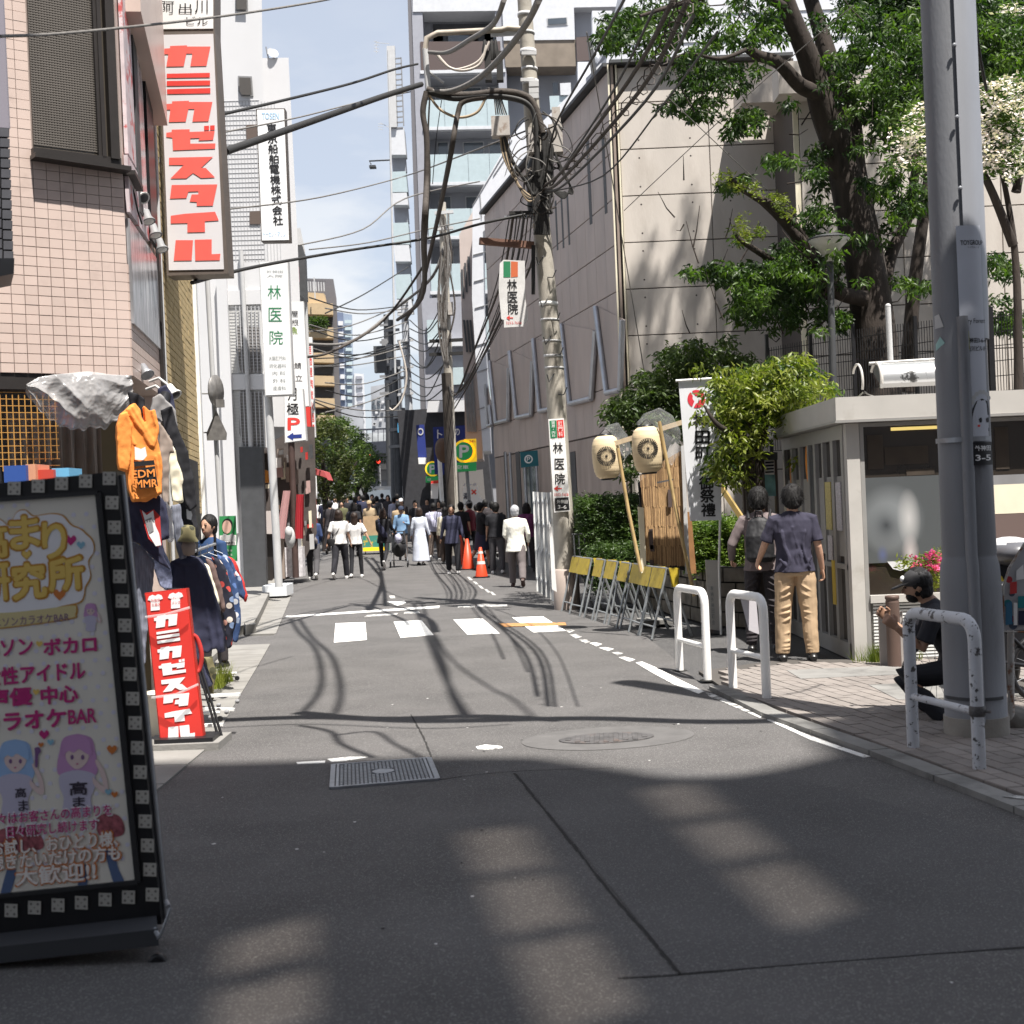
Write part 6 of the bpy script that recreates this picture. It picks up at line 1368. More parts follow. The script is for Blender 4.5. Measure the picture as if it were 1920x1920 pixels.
# brown bollard, side plate
bo=thing('bollard','brown steel bollard with a ringed top at the booth corner','bollard',G(1678,1256));c_=G(1678,1256)
mb=MB();mb.tube([c_,c_+Vector((.0,0,.62))],.062,18,mat('bollard_brown',(.10,.065,.052),.55,var=.1));mb.build('post',M_black,bo)
mb=MB();mb.lathe([(.062,.62),(.058,.635),(.058,.645),(.064,.65),(.064,.67),(.058,.68),(.001,.685)],c_,(0,0,1),18,MATS['bollard_brown']);mb.build('cap',M_black,bo)
mb=MB();a=c_;mb.box((a.x-.10,a.y+.10,0),(a.x+.12,a.y+.13,.52),mat('grey_board',(.33,.30,.28),.7));o=mb.build('leaning_board');tag(o,'grey board standing behind the brown bollard','board')
# rusty sign post with sticker covered plate, stone, scooter
M_rust=mat('rusty_white',(.52,.50,.47),.7,var=.1,vs_=6,dirt=((.22,.09,.035),7,.50,.08),bump=.2,bs=40)
M_stick=multi('sticker_mix',(.42,.42,.44),[(.03,.22,.24),(.45,.05,.06),(.5,.5,.5),(.08,.10,.14)])
sp_=thing('sticker_sign','rusty post carrying a plate covered in stickers, at the right edge','sign',G(1893,1395));
mb=MB();mb.tube([P(1896,1390,8.9),P(1895,1180,8.9)],.022,10,M_rust);mb.build('post',M_rust,sp_)
mb=MB();poly_px(mb,[(1925,1015),(1893,1065),(1882,1100),(1882,1182),(1960,1180),(1960,1015)],YP(8.86),M_stick,0,.015);mb.build('plate',M_stick,sp_)
mb=MB();pl_=YP(8.85)
for px,m_ in(([(1893,1092),(1906,1090),(1906,1112),(1893,1114)],M_redt),([(1908,1118),(1930,1117),(1930,1140),(1908,1140)],mat('st_teal',(.02,.22,.25),.5)),([(1885,1130),(1897,1128),(1898,1170),(1885,1172)],mat('st_blue',(.04,.16,.28),.5)),([(1900,1130),(1907,1130),(1907,1172),(1900,1172)],M_wl),([(1905,1070),(1918,1058),(1920,1085),(1905,1088)],M_wl),([(1909,1145),(1930,1145),(1930,1172),(1909,1172)],M_navy)):poly_px(mb,px,pl_,m_,.006)
mb.build('stickers',M_wl,sp_);mb=MB();mb.tube([P(1925,1012,8.84),P(1892,1065,8.84),P(1881,1100,8.84),P(1881,1184,8.84),P(1960,1186,8.84)],.008,6,M_rust);mb.build('rim',M_rust,sp_)
mb=MB();mb.ell(P(1895,1362,9.0)+Vector((.05,0,0)),(.19,.16,.12),mat('rough_stone',(.16,.15,.135),.9,var=.3,vs_=6,bump=.6,bs=14),14,8);me=remesh(mb,.03,2,.5,.03,6);o=bpy.data.objects.new('stone_block',me);COL.objects.link(o);me.materials.append(MATS['rough_stone']);tag(o,'rough grey stone block at the foot of the rusty post','stone')
sc_=thing('scooter','grey and black scooter partly hidden behind the big pole','scooter',P(1900,1330,10.4));sc_.location.z=0
c_=P(1893,1035,10.3);mb=MB();mb.ell(c_,(.20,.30,.115),mat('helmet_grey',(.10,.10,.11),.3,spec=.6),20,12);mb.build('seat_cover',M_black,sc_)
mb=MB();mb.ell(c_+Vector((0,0,.012)),(.19,.28,.107),M_lgrey,20,12);mb.build('trim',M_lgrey,sc_)
mb=MB();mb.box((c_.x-.16,10.2,.25),(c_.x+.3,10.9,c_.z-.08),M_black);mb.ell(P(1873,1130,10.2),(.07,.10,.22),mat('yellow_body',(.62,.45,.03),.35),14,8);mb.build('body',M_black,sc_)
mb=MB();mb.lathe([(.16,-.05),(.25,-.04),(.27,0),(.25,.04),(.16,.05)],(c_.x-.05,10.5,.27),(1,.2,0),22,M_black);mb.build('wheel',M_black,sc_)
# ================================================================ VEGETATION
def leaf_cloud(centres,n_per,spread,size,droop,shape='leaf',seed=1,along=None):
    """numpy mesh of folded leaves round the given centres. returns verts, faces"""
    g=np.random.default_rng(seed);C=np.array(centres,float);k=len(C)*n_per
    c=np.repeat(C,n_per,0);s3=np.array(spread)if hasattr(spread,'__len__')else np.array([spread]*3)
    d=g.normal(size=(k,3));d/=np.linalg.norm(d,axis=1)[:,None];p=c+d*(g.random((k,1))**.5)*s3
    ax=g.normal(size=(k,3));ax[:,2]=ax[:,2]*.4-droop;ax/=np.linalg.norm(ax,axis=1)[:,None]
    nn=g.normal(size=(k,3));nn[:,2]+=.8;sd=np.cross(ax,nn);sd/=np.linalg.norm(sd,axis=1)[:,None]+1e-9;up=np.cross(sd,ax)
    L_=size*(.65+.7*g.random((k,1)));W=L_*(.32 if shape=='leaf' else .5)
    v0=p;v1=p+ax*L_*.45+sd*W*.5-up*L_*.03;v2=p+ax*L_-up*L_*.12;v3=p+ax*L_*.45-sd*W*.5-up*L_*.03;vm=p+ax*L_*.5+up*L_*.06
    V=np.stack([v0,v1,v2,v3,vm],1).reshape(-1,3);b=np.arange(k)*5
    Fc=np.concatenate([np.stack([b,b+1,b+4],1),np.stack([b+1,b+2,b+4],1),np.stack([b+2,b+3,b+4],1),np.stack([b+3,b,b+4],1)])
    return V,Fc
def tri_obj(name,V,Fc,m,parent=None,kind=None,base=None):
    off=np.array(wloc(parent))if parent is not None else(np.array(base)if base is not None else np.array([V[:,0].mean(),V[:,1].mean(),V[:,2].min()]))
    me=bpy.data.meshes.new(name);V=(V-off).astype(np.float32);me.vertices.add(len(V));me.vertices.foreach_set('co',V.ravel())
    me.loops.add(Fc.size);me.loops.foreach_set('vertex_index',Fc.ravel().astype(np.int32));me.polygons.add(len(Fc));me.polygons.foreach_set('loop_start',np.arange(0,Fc.size,3,dtype=np.int32));me.polygons.foreach_set('loop_total',np.full(len(Fc),3,np.int32))
    me.polygons.foreach_set('use_smooth',np.ones(len(Fc),bool));me.materials.append(m);me.update(calc_edges=True)
    ob=bpy.data.objects.new(name,me);COL.objects.link(ob)
    if parent is not None:ob.parent=parent
    else:ob.location=Vector(off)
    if kind:ob['kind']=kind
    return ob
M_bark=mat('bark_dark',(.040,.031,.026),.95,var=.35,vs_=7,bump=.8,bs=22,stretch=(1,1,.3))
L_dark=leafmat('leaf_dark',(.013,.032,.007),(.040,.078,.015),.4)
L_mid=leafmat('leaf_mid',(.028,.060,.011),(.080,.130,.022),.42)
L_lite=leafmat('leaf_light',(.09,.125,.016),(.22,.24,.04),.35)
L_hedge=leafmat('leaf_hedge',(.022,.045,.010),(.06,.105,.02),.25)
L_evg=leafmat('leaf_evergreen',(.018,.038,.012),(.05,.08,.022),.2)
def limb(mb,px,r0,r1):
    """px: (u, v, Y)"""
    pts=spline([P(*q)for q in px],6);k=len(pts);mb.tube(pts,[r0+(r1-r0)*i/(k-1)for i in range(k)],10,M_bark)
YT=20.0
tr=thing('maple_tree','large forked dark trunked maple spreading over the booth and the concrete hall','tree',P(1640,745,YT))
mb=MB()
limb(mb,[(1648,780,YT),(1640,640,YT),(1625,520,YT),(1600,400,YT),(1575,290,YT),(1545,210,YT-.2),(1520,120,YT-.4),(1480,20,YT-.6),(1450,-80,YT-.8)],.36,.10)
limb(mb,[(1650,640,YT+.1),(1628,480,YT+.2),(1600,330,YT+.3),(1592,230,YT+.4),(1560,130,YT+.5),(1530,30,YT+.6),(1500,-60,YT+.7)],.26,.09)
limb(mb,[(1600,370,YT),(1560,290,YT-.1),(1545,190,YT-.3),(1500,160,YT-.5),(1460,118,YT-.8),(1425,105,YT-1),(1402,92,YT-1.1)],.16,.06)
limb(mb,[(1640,700,YT+.1),(1655,560,YT+.3),(1670,480,YT+.5),(1705,400,YT+.6),(1720,300,YT+.6),(1760,200,YT+.6)],.14,.04)
limb(mb,[(1620,560,YT-.3),(1560,540,YT-.5),(1500,450,YT-.7),(1440,385,YT-.9),(1395,355,YT-1),(1368,335,YT-1.1)],.12,.035)
limb(mb,[(1545,500,YT-.5),(1490,420,YT-.8),(1455,395,YT-1),(1442,375,YT-1.1)],.05,.03)
limb(mb,[(1560,560,YT-.3),(1450,490,YT-.8),(1395,455,YT-1.2),(1380,440,YT-1.2)],.06,.03)
limb(mb,[(1480,20,YT-.6),(1400,-20,YT-1.2),(1300,0,YT-1.8),(1200,30,YT-2.2)],.08,.02)
limb(mb,[(1402,92,YT-1.1),(1350,110,YT-1.4),(1290,100,YT-1.6),(1255,115,YT-1.8)],.035,.01)
for k in range(60):
    x,y=random.uniform(1250,1740),random.uniform(-20,640);
    if x<1450 and 230<y<330:continue
    Yr=YT-random.uniform(-.5,1.5);a=P(x,y,Yr);b=P(x+random.uniform(-60,60),y+random.uniform(-90,20),Yr);mb.tube([a,a.lerp(b,.5)+Vector((0,0,-.05)),b],[.012,.009,.004],5,M_bark)
mb.build('trunk',M_bark,tr)
# leaf sprays: (u, v, ru, rv, count)
SPR=[(1170,45,55,30,26),(1215,60,45,45,26),(1150,75,30,18,10),(1260,20,60,40,26),(1300,60,60,35,22),(1330,110,60,40,22),(1265,175,50,40,20),(1285,200,35,20,10),(1335,150,40,20,8),(1300,130,40,40,14),(1400,30,50,40,16),(1440,60,40,30,12),(1390,70,30,20,7),(1450,15,30,20,9),
 (1390,135,20,10,5),(1420,128,20,8,4),(1388,158,14,14,4),(1395,225,45,18,12),(1375,240,15,18,6),(1300,215,30,10,5),(1330,200,25,20,6),(1405,215,30,12,6),(1475,290,18,14,6),(1450,305,12,15,4),(1470,200,14,10,3),(1360,345,18,8,3),(1385,345,20,12,5),(1400,450,20,10,3),
 (1500,60,40,30,14),(1560,40,45,40,20),(1620,60,60,50,34),(1700,60,60,60,44),(1560,110,40,30,14),(1620,130,60,40,30),(1690,150,60,50,40),(1640,200,60,45,34),(1700,230,50,40,28),(1560,170,40,25,14),(1590,250,40,40,16),(1540,300,25,35,9),(1535,330,20,25,7),(1640,260,40,30,16),(1610,300,30,50,14),(1560,390,40,35,18),(1530,420,30,30,12),(1590,420,30,40,14),(1620,450,35,30,14),(1655,440,30,25,12),(1700,395,35,20,12),(1680,420,25,15,7),(1650,350,40,30,14),(1690,320,40,35,16),(1720,370,25,25,10),
 (1330,510,28,14,12),(1300,508,18,10,6),(1380,520,40,35,26),(1420,540,45,40,34),(1460,520,40,40,32),(1500,520,45,50,36),(1540,520,40,45,32),(1400,590,30,20,12),(1450,590,50,30,24),(1500,580,45,25,20),(1560,600,40,25,18),(1480,470,40,20,14),(1610,520,35,25,14),(1660,520,40,25,16),(1700,535,40,15,9),(1620,560,25,40,12),(1580,470,30,30,12),(1860,500,35,30,12),(1890,500,30,25,9),(1900,610,40,30,12),(1880,590,30,35,10),(1800,-10,60,30,20),(1850,30,50,45,24),(1900,60,50,50,30),(1860,100,50,35,24),(1910,130,40,40,22)]
def sprays(spec,Y0,dY,per=26,k=1.0):
    C=[]
    for u,v,ru,rv,n_ in spec:
        for _ in range(int(n_*k)):a=random.uniform(0,6.28);q=math.sqrt(random.random());C.append(P(u+ru*q*math.cos(a),v+rv*q*math.sin(a),Y0+random.uniform(-dY,dY)))
    return C
TRK=((1560,200,25,60),(1600,330,32,90),(1625,480,42,80),(1640,600,40,50),(1510,90,25,70),(1545,40,22,60))
SPR2=[(u,v,ru,rv,n_*(.35 if any(abs(u-a)<c_+ru*.4 and abs(v-b)<d_ for a,b,c_,d_ in TRK)else 1))for u,v,ru,rv,n_ in SPR];C=sprays(SPR2,YT+.1,1.3,k=1.0)
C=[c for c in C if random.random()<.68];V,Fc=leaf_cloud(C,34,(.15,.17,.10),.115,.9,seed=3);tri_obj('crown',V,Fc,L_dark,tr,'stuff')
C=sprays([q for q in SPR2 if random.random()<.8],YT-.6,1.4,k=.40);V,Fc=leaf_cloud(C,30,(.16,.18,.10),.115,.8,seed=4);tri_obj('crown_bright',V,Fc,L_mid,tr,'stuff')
# upper crown above the picture: its shade falls on the hall
UP=[]
for u,v,n_ in((1195,600,9),(1230,570,9),(1180,650,9),(1270,640,10),(1320,600,8),(1370,560,8),(1235,535,4),(1400,650,10),(1340,655,10),(1290,690,10),(1215,690,10),(1420,600,6),(1330,520,5),(1290,500,3),(1440,530,6),(1540,320,5),(1560,380,6),(1575,450,6),(1640,430,5),(1720,560,6)):
    w_=P(u,v,YC if u<1490 else YR);k_=(w_.y-20.6)/.37
    for _ in range(n_):UP.append(w_+Vector((.22*k_+random.gauss(0,.34),-.37*k_+random.gauss(0,.25),k_+random.gauss(0,.34))))
V,Fc=leaf_cloud(UP,34,(.2,.2,.14),.13,.9,seed=6);tri_obj('upper_crown',V,Fc,L_mid,tr,'stuff');mb=MB();t0=P(1450,-80,YT-.8);t1=P(1500,-60,YT+.7)
for k in range(0,len(UP),9):q=UP[k];a=t0 if k%2 else t1;mb.tube([a,a.lerp(q,.5)+Vector((0,0,.6)),q],[.09,.05,.012],6,M_bark)
mb.build('upper_limbs',M_bark,tr)
C=sprays([(1365,335,22,14,8),(1400,350,22,10,7),(1440,370,30,10,8),(1480,395,18,12,4),(1385,440,18,14,7),(1420,440,30,12,7),(1395,415,14,10,4),(1460,385,16,10,4)],YT-1.1,.2);V,Fc=leaf_cloud(C,20,.09,.07,.1,seed=5);tri_obj('sprouts',V,Fc,L_lite,tr,'stuff')
# dark trees on the right behind the pole
td=thing('evergreen_tree','dark dense tree behind the big pole at the upper right','tree',P(1850,735,21.5));mb=MB();limb(mb,[(1700,735,21.5),(1712,560,21.5),(1735,380,21.5),(1760,200,21.5),(1790,60,21.5)],.13,.05);mb.build('trunk',M_bark,td)
C=sprays([(1700,20,70,60,60),(1640,10,60,40,30),(1720,120,50,70,50),(1690,200,50,40,28),(1880,20,90,60,70),(1900,120,70,50,50),(1850,130,50,50,40),(1760,-10,60,50,40)],22.0,.8);V,Fc=leaf_cloud(C,60,(.26,.26,.2),.12,.6,seed=8);tri_obj('crown',V,Fc,leafmat('leaf_shade',(.012,.028,.008),(.035,.07,.015),.3),td,'stuff')
# dogwood with pale flowers
dg=thing('dogwood_tree','dogwood covered in pale pink white flowers right of the maple trunk','tree',P(1860,735,16.5));mb=MB()
for q in([(1910,740,16.5),(1905,500,16.5),(1880,330,16.5),(1840,200,16.4)],[(1900,460,16.5),(1840,320,16.3),(1780,280,16.2),(1690,300,16)],[(1905,360,16.5),(1930,250,16.5)]):limb(mb,q,.06,.015)
mb.build('trunk',M_bark,dg)
FS=[(1700,250,30,25,10),(1725,235,25,18,8),(1720,280,30,30,10),(1715,210,20,12,5),(1740,300,20,20,5),(1850,175,35,15,12),(1890,160,35,15,14),(1900,200,30,30,16),(1860,230,35,25,16),(1895,250,30,30,18),(1850,300,30,25,14),(1895,310,30,25,14),(1870,280,30,25,12),(1900,20,20,10,4),(1690,300,20,8,4)]
C=sprays(FS,16.2,.5,k=1.3);V,Fc=leaf_cloud(C,16,.14,.085,.2,seed=11);tri_obj('crown',V,Fc,L_mid,dg,'stuff')
C2=sprays(FS,16.0,.5,k=1.5);V,Fc=leaf_cloud(C2,9,(.13,.13,.06),.062,-.1,'petal',seed=12);tri_obj('blossom',V,Fc,leafmat('petal_pink_white',(.68,.58,.55),(.84,.78,.75),.12),dg,'stuff')
# bright young tree by the banner
yt=thing('camphor_tree','bright yellow green young tree in front of the banner','tree',G(1400,1180));yy=15.35;yt.location=(P(1400,945,yy).x,yy,.7);mb=MB()
for q in([(1425,1000,yy),(1420,850,yy),(1400,780,yy),(1370,740,yy)],[(1420,850,yy),(1450,760,yy),(1500,700,yy)],[(1415,830,yy),(1350,800,yy-.3),(1320,760,yy-.3)]):limb(mb,q,.05,.012)
mb.build('trunk',M_bark,yt)
YS=[(1480,690,40,20,26),(1440,720,60,30,50),(1380,720,60,30,46),(1362,765,30,32,24),(1400,780,60,35,56),(1470,760,50,35,40),(1520,720,35,25,24),(1510,690,25,15,12),(1375,840,36,34,26),(1400,850,35,30,22),(1370,890,30,20,14),(1350,880,25,20,9),(1440,690,30,14,12),(1545,725,20,14,6)]
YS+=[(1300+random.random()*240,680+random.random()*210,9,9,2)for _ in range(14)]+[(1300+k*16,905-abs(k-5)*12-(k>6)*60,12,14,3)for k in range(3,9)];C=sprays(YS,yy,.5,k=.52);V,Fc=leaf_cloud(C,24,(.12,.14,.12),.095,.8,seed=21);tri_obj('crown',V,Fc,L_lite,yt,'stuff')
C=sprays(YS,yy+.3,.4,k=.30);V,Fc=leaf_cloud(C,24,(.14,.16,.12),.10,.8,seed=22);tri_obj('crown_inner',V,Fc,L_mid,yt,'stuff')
# shrubs behind the lanterns
yy=20.5;sb=thing('broadleaf_tree','dark green broadleaf tree behind the paper lanterns','tree',(P(1230,945,yy).x,yy,.7));mb=MB()
for q in([(1225,1000,yy),(1215,850,yy),(1205,740,yy)],[(1225,900,yy),(1280,760,yy),(1310,680,yy)],[(1300,960,yy),(1310,700,yy)]):limb(mb,q,.05,.015)
mb.build('trunk',M_bark,sb)
C=sprays([(1305,645,14,18,9),(1255,665,22,14,10),(1340,680,40,24,26),(1290,690,45,25,30),(1390,690,40,20,18),(1225,720,35,22,26),(1180,760,35,30,28),(1215,770,50,35,48),(1150,780,25,22,14),(1260,790,40,40,34),(1300,740,50,30,30),(1190,810,30,20,14),(1180,870,16,25,8),(1260,700,40,30,20),(1360,640,12,10,3)],yy,.7);V,Fc=leaf_cloud(C,30,(.16,.2,.12),.11,.6,seed=31);tri_obj('crown',V,Fc,leafmat('leaf_olive',(.03,.055,.014),(.085,.12,.035),.35),sb,'stuff')
# clipped hedges
def hedge(name,label,lo,hi,n_,m,size=.06,seed=1,cut=.5):
    g=np.random.default_rng(seed);lo=np.array(lo);hi=np.array(hi);P_=[]
    for _ in range(n_):
        q=lo+(hi-lo)*g.random(3);f=g.integers(0,4)
        if f==0:q[1]=lo[1]
        elif f==1:q[2]=hi[2]
        elif f==2:q[0]=lo[0]
        P_.append(q+g.normal(size=3)*.035)
    t=thing(name,label,'hedge',((lo[0]+hi[0])/2,(lo[1]+hi[1])/2,lo[2]))
    V,Fc=leaf_cloud(P_,12,.07,size,.0,seed=seed);tri_obj('foliage',V,Fc,m,t,'stuff')
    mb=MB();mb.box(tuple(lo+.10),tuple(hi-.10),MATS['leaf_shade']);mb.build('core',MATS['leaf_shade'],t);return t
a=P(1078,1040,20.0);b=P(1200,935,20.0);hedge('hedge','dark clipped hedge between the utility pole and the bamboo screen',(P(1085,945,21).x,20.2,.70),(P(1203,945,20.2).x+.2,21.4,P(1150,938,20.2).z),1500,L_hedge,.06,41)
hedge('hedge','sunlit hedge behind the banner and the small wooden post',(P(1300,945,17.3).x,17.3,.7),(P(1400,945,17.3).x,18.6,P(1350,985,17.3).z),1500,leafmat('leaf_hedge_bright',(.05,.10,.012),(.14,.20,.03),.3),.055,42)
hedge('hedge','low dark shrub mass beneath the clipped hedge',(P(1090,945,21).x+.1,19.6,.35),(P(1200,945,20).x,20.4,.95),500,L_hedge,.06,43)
# azalea by the booth
az=thing('azalea','magenta azalea in bloom on the booth sill beside the big pole','flowering shrub',P(1735,1105,12.5));
C=sprays([(1745,1060,35,22,26),(1700,1060,14,12,6),(1735,1090,30,14,18),(1755,1045,20,10,10),(1860,1090,10,12,4)],12.4,.15);V,Fc=leaf_cloud(C,16,.06,.05,-.3,seed=51);tri_obj('leaves',V,Fc,L_lite,az,'stuff')
C=sprays([(1755,1045,18,8,9),(1735,1060,25,10,8),(1745,1055,25,14,12),(1718,1085,10,9,6),(1760,1070,10,10,4),(1712,1052,8,8,2)],12.25,.12);V,Fc=leaf_cloud(C,11,.032,.034,-.3,'petal',seed=52);tri_obj('blossom',V,Fc,leafmat('petal_magenta',(.42,.02,.16),(.75,.16,.38),.35),az,'stuff')
gt=[]
for _ in range(500):q=G(random.gauss(1655,22),1240+random.uniform(-4,6));gt.append((q.x,12.6+random.uniform(-.12,.12),0))
def grass(name,base,h,label,seed):
    g=np.random.default_rng(seed);B=np.array(base);k=len(B);d=g.normal(size=(k,3))*.3;d[:,2]=1;hh=h*(.4+.6*g.random((k,1)));s_=g.normal(size=(k,3));s_[:,2]=0;s_/=np.linalg.norm(s_,axis=1)[:,None];s_*=.004
    V=np.stack([B-s_,B+s_,B+d*hh],1).reshape(-1,3);b=np.arange(k)*3;o=tri_obj(name,V,np.stack([b,b+1,b+2],1),L_lite if seed%2 else L_mid,None,'stuff');tag(o,label,'grass');return o
grass('grass_tuft',gt*2,.22,'tuft of green grass between the booth louvres and the bollard',61)
grass('grass_tuft',[(-2.86+random.uniform(-.08,.08),12.7+random.uniform(-.3,.3),.05)for _ in range(500)],.22,'green weeds growing at the kerb under the floral shirts',63)
# distant round street trees on the left
def far_tree(px,top,bot,Y,w_,label,seed,m=L_evg,dens=1.0,r=.5):
    c0=P(px,bot,Y);t=thing('street_tree',label,'tree',(c0.x,Y,gz(Y)),'round street trees down the street')
    mb=MB();zt_=P(px,(top+bot)/2,Y).z;mb.tube([(c0.x,Y,gz(Y)),(c0.x+.05,Y,zt_*.5),(c0.x,Y,zt_)],[.16,.12,.05],8,M_bark)
    for k in range(4):a=k*1.6;mb.tube([(c0.x,Y,zt_*.6),(c0.x+w_*.3*math.cos(a),Y+w_*.3*math.sin(a),zt_*.95)],[.07,.03],6,M_bark)
    mb.build('trunk',M_bark,t)
    zc0,zc1=P(px,bot,Y).z,P(px,top,Y).z;g=random.Random(seed);C=[]
    for _ in range(int(110*dens)):
        a=g.uniform(0,6.28);h_=g.random();rr=math.sin(math.pi*(.15+.8*h_))**.7*w_*.5*(.75+.35*g.random());C.append((c0.x+rr*math.cos(a),Y+rr*math.sin(a)*.8,zc0+(zc1-zc0)*h_))
    V,Fc=leaf_cloud(C,46,r*.62,.16,.3,seed=seed);tri_obj('crown',V,Fc,m,t,'stuff')
far_tree(608,785,935,48,2.0,'olive round street tree nearest on the left, behind the red awning',71,leafmat('leaf_olive_far',(.035,.048,.010),(.10,.11,.03),.3))
far_tree(636,790,925,54,2.6,'brighter green round street tree behind the olive one',72,leafmat('leaf_green_far',(.03,.055,.01),(.10,.15,.03),.3))
far_tree(668,815,915,66,2.4,'dark street tree farthest down the left side',73,L_hedge)
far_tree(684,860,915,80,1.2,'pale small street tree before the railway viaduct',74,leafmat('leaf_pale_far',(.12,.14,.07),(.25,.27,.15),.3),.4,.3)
# ================================================================ FAR BUILDINGS
def mkb(name,label,Y,px=None):
    t=thing(name,label,'building',(P(px or 700,945,Y).x,Y,0));return t
def fq(par,name,pts,Y,m,th=.2):mb=MB();poly_px(mb,pts,YP(Y),m,0,th,-.15 if pts[0][0]<690 and th>1 else None);return mb.build(name,m,par)
M_apw=mat('apartment_white',(.55,.56,.58),.6,var=.05);M_apg=mat('apartment_grey',(.30,.305,.34),.6,var=.05);M_apd=mat('apartment_dark',(.14,.135,.145),.6);M_bgls=mat('balcony_glass',(.42,.50,.52),.25,spec=.7,var=.04);M_soff=mat('soffit',(.30,.305,.33),.7);M_wing=glass('far_window',(.07,.085,.10),.1);M_brn=mat('brown_rail',(.09,.065,.06),.6)
Ya=58.0
ap=mkb('apartment_building','tall grey white apartment building with glass balconies in the middle distance',Ya,950)
fq(ap,'wall',[(765,-40),(1200,-40),(1200,980),(800,980)],Ya+1.3,M_soff,10)
fq(ap,'side_wall',[(763,-40),(776,-40),(812,980),(795,980)],Ya,M_apd,9);fq(ap,'corner_pier',[(770,-40),(790,-40),(824,980),(806,980)],Ya-.05,M_apg,1.4)
fq(ap,'corner_pier',[(925,-40),(943,-40),(951,180),(936,180)],Ya-.05,M_apg,1.4);fq(ap,'top_band',[(774,-40),(940,-40),(940,20),(774,22)],Ya-.1,M_apw,1.3)
fq(ap,'white_wall',[(940,-40),(1168,-40),(1170,12),(1076,14),(1078,74),(944,76)],Ya-.15,M_apw,1.2)
fq(ap,'brown_wall',[(944,76),(1079,74),(1081,124),(948,126)],Ya-.1,mat('brown_render',(.20,.165,.13),.8,var=.15,vs_=2),1.2)
o_=fq(ap,'window',[(1025,33),(1064,31),(1065,47),(1026,49)],Ya-.17,M_lgrey,.02);fq(o_,'pane',[(1027,35),(1062,33),(1063,44),(1028,46)],Ya-.2,M_wing,.01)
# balconies, floor by floor
FL=[(78,132,M_brn),(188,238,M_bgls),(290,342,M_bgls),(392,443,M_bgls),(495,546,M_bgls),(595,650,M_bgls),(700,745,M_bgls)]
for k,(y0,y1,m_)in enumerate(FL):
    xl=788+(y0-80)*.045;n_=4 if k else 1
    for i in range(n_):
        a=xl+i*40;b=a+39.3 if n_>1 else xl+150
        fq(ap,'balcony_panel',[(a,y0-i*.6),(b,y0-.8-i*.6),(b+2,y1-.8-i*.6),(a+2,y1-i*.6)],Ya-.1,m_,.06)
    fq(ap,'floor_slab',[(xl,y1),(xl+160,y1-3),(xl+160,y1+3),(xl,y1+6)],Ya-.12,M_apw,1.4)
    if k:fq(ap,'floor_slab',[(xl-2,y0-46),(xl+158,y0-49),(xl+158,y0-44),(xl-2,y0-40)],Ya+.2,M_soff,1.1)
    for a,w_ in((22,22),(70,40),(118,24)):
        y_=y0-24;o_=fq(ap,'window',[(xl+a,y_),(xl+a+w_,y_-1),(xl+a+w_+1,y0+2),(xl+a+1,y0+3)],Ya+1.25,M_lgrey,.03);fq(o_,'pane',[(xl+a+2,y_+2),(xl+a+w_-2,y_+1),(xl+a+w_-1,y0+2),(xl+a+3,y0+3)],Ya+1.2,M_wing,.01)
    for a in(44,60,100):mb=MB();mb.lathe([(.09,-.05),(.09,.02),(.001,.02)],P(xl+a,y1+14,Ya+1.22),(0,-1,0),10,M_dgrey);mb.build('vent',M_dgrey,ap)
fq(ap,'window',[(812,45),(925,44),(925,80),(812,82)],Ya+1.2,M_dgrey,.05);fq(ap,'window',[(840,66),(880,66),(880,84),(840,84)],Ya+1.1,M_wing,.03)
for y in(180,290):fq(ap,'balcony_panel',[(1030,y),(1082,y-2),(1083,y+24),(1032,y+26)],Ya-.1,M_bgls,.05)
mb=MB();poly_px(mb,[(1036,155),(1046,153),(1046,175),(1037,177)],YP(Ya+.9),M_wing,0,.02);poly_px(mb,[(1050,156),(1070,155),(1071,178),(1051,178)],YP(Ya-.2),M_apw,0,.1);mb.build('clothes_airer',M_apw,ap)
fq(ap,'balcony_panel',[(1080,70),(1108,68),(1109,113),(1082,115)],Ya-.2,M_brn,.06);fq(ap,'recess',[(1076,15),(1125,12),(1120,66),(1079,70)],Ya+.5,M_soff,.1)
# left side stair and small balconies
for y in(0,):
    mb=MB();mb.beam(P(733,88,Ya),P(737,240,Ya),.35,.3,M_lgrey)
    for k in range(14):mb.beam(P(740+k*.3,110+k*10,Ya),P(752+k*.3,109+k*10,Ya),.05,.05,M_mgrey)
    for x in(740,752):mb.beam(P(x,108,Ya),P(x+5,236,Ya),.05,.05,M_mgrey)
    mb.build('roof_ladder',M_mgrey,ap)
for y0,y1,m_ in((241,290,M_apw),(322,360,M_bgls),(362,384,M_apw),(418,458,M_bgls),(460,490,M_apw),(515,560,M_bgls),(562,585,M_apw)):
    fq(ap,'side_balcony',[(729+(y0-240)*.04,y0),(757+(y0-240)*.045,y0-1),(759+(y1-240)*.045,y1),(731+(y1-240)*.04,y1)],Ya,m_,.8)
for y0,y1 in((290,322),(384,418),(490,515)):fq(ap,'side_recess',[(732+(y0-240)*.04,y0),(758+(y0-240)*.045,y0),(759+(y1-240)*.045,y1),(733+(y1-240)*.04,y1)],Ya+.6,M_apg,.3)
mb=MB();mb.tube([P(728,95,Ya-1),P(737,500,Ya-1),P(741,700,Ya-1)],.05,6,M_lgrey);mb.tube([P(731,300,Ya-1),P(692,302,Ya-1),P(696,308,Ya-1)],.035,6,M_dgrey);mb.box(tuple(P(692,313,Ya-1)),tuple(P(704,309,Ya-1)+Vector((0,.4,0))),M_dgrey);o=mb.build('lamp_mast');tag(o,'slender grey mast with a small lamp arm left of the apartment building','mast')
mb=MB()
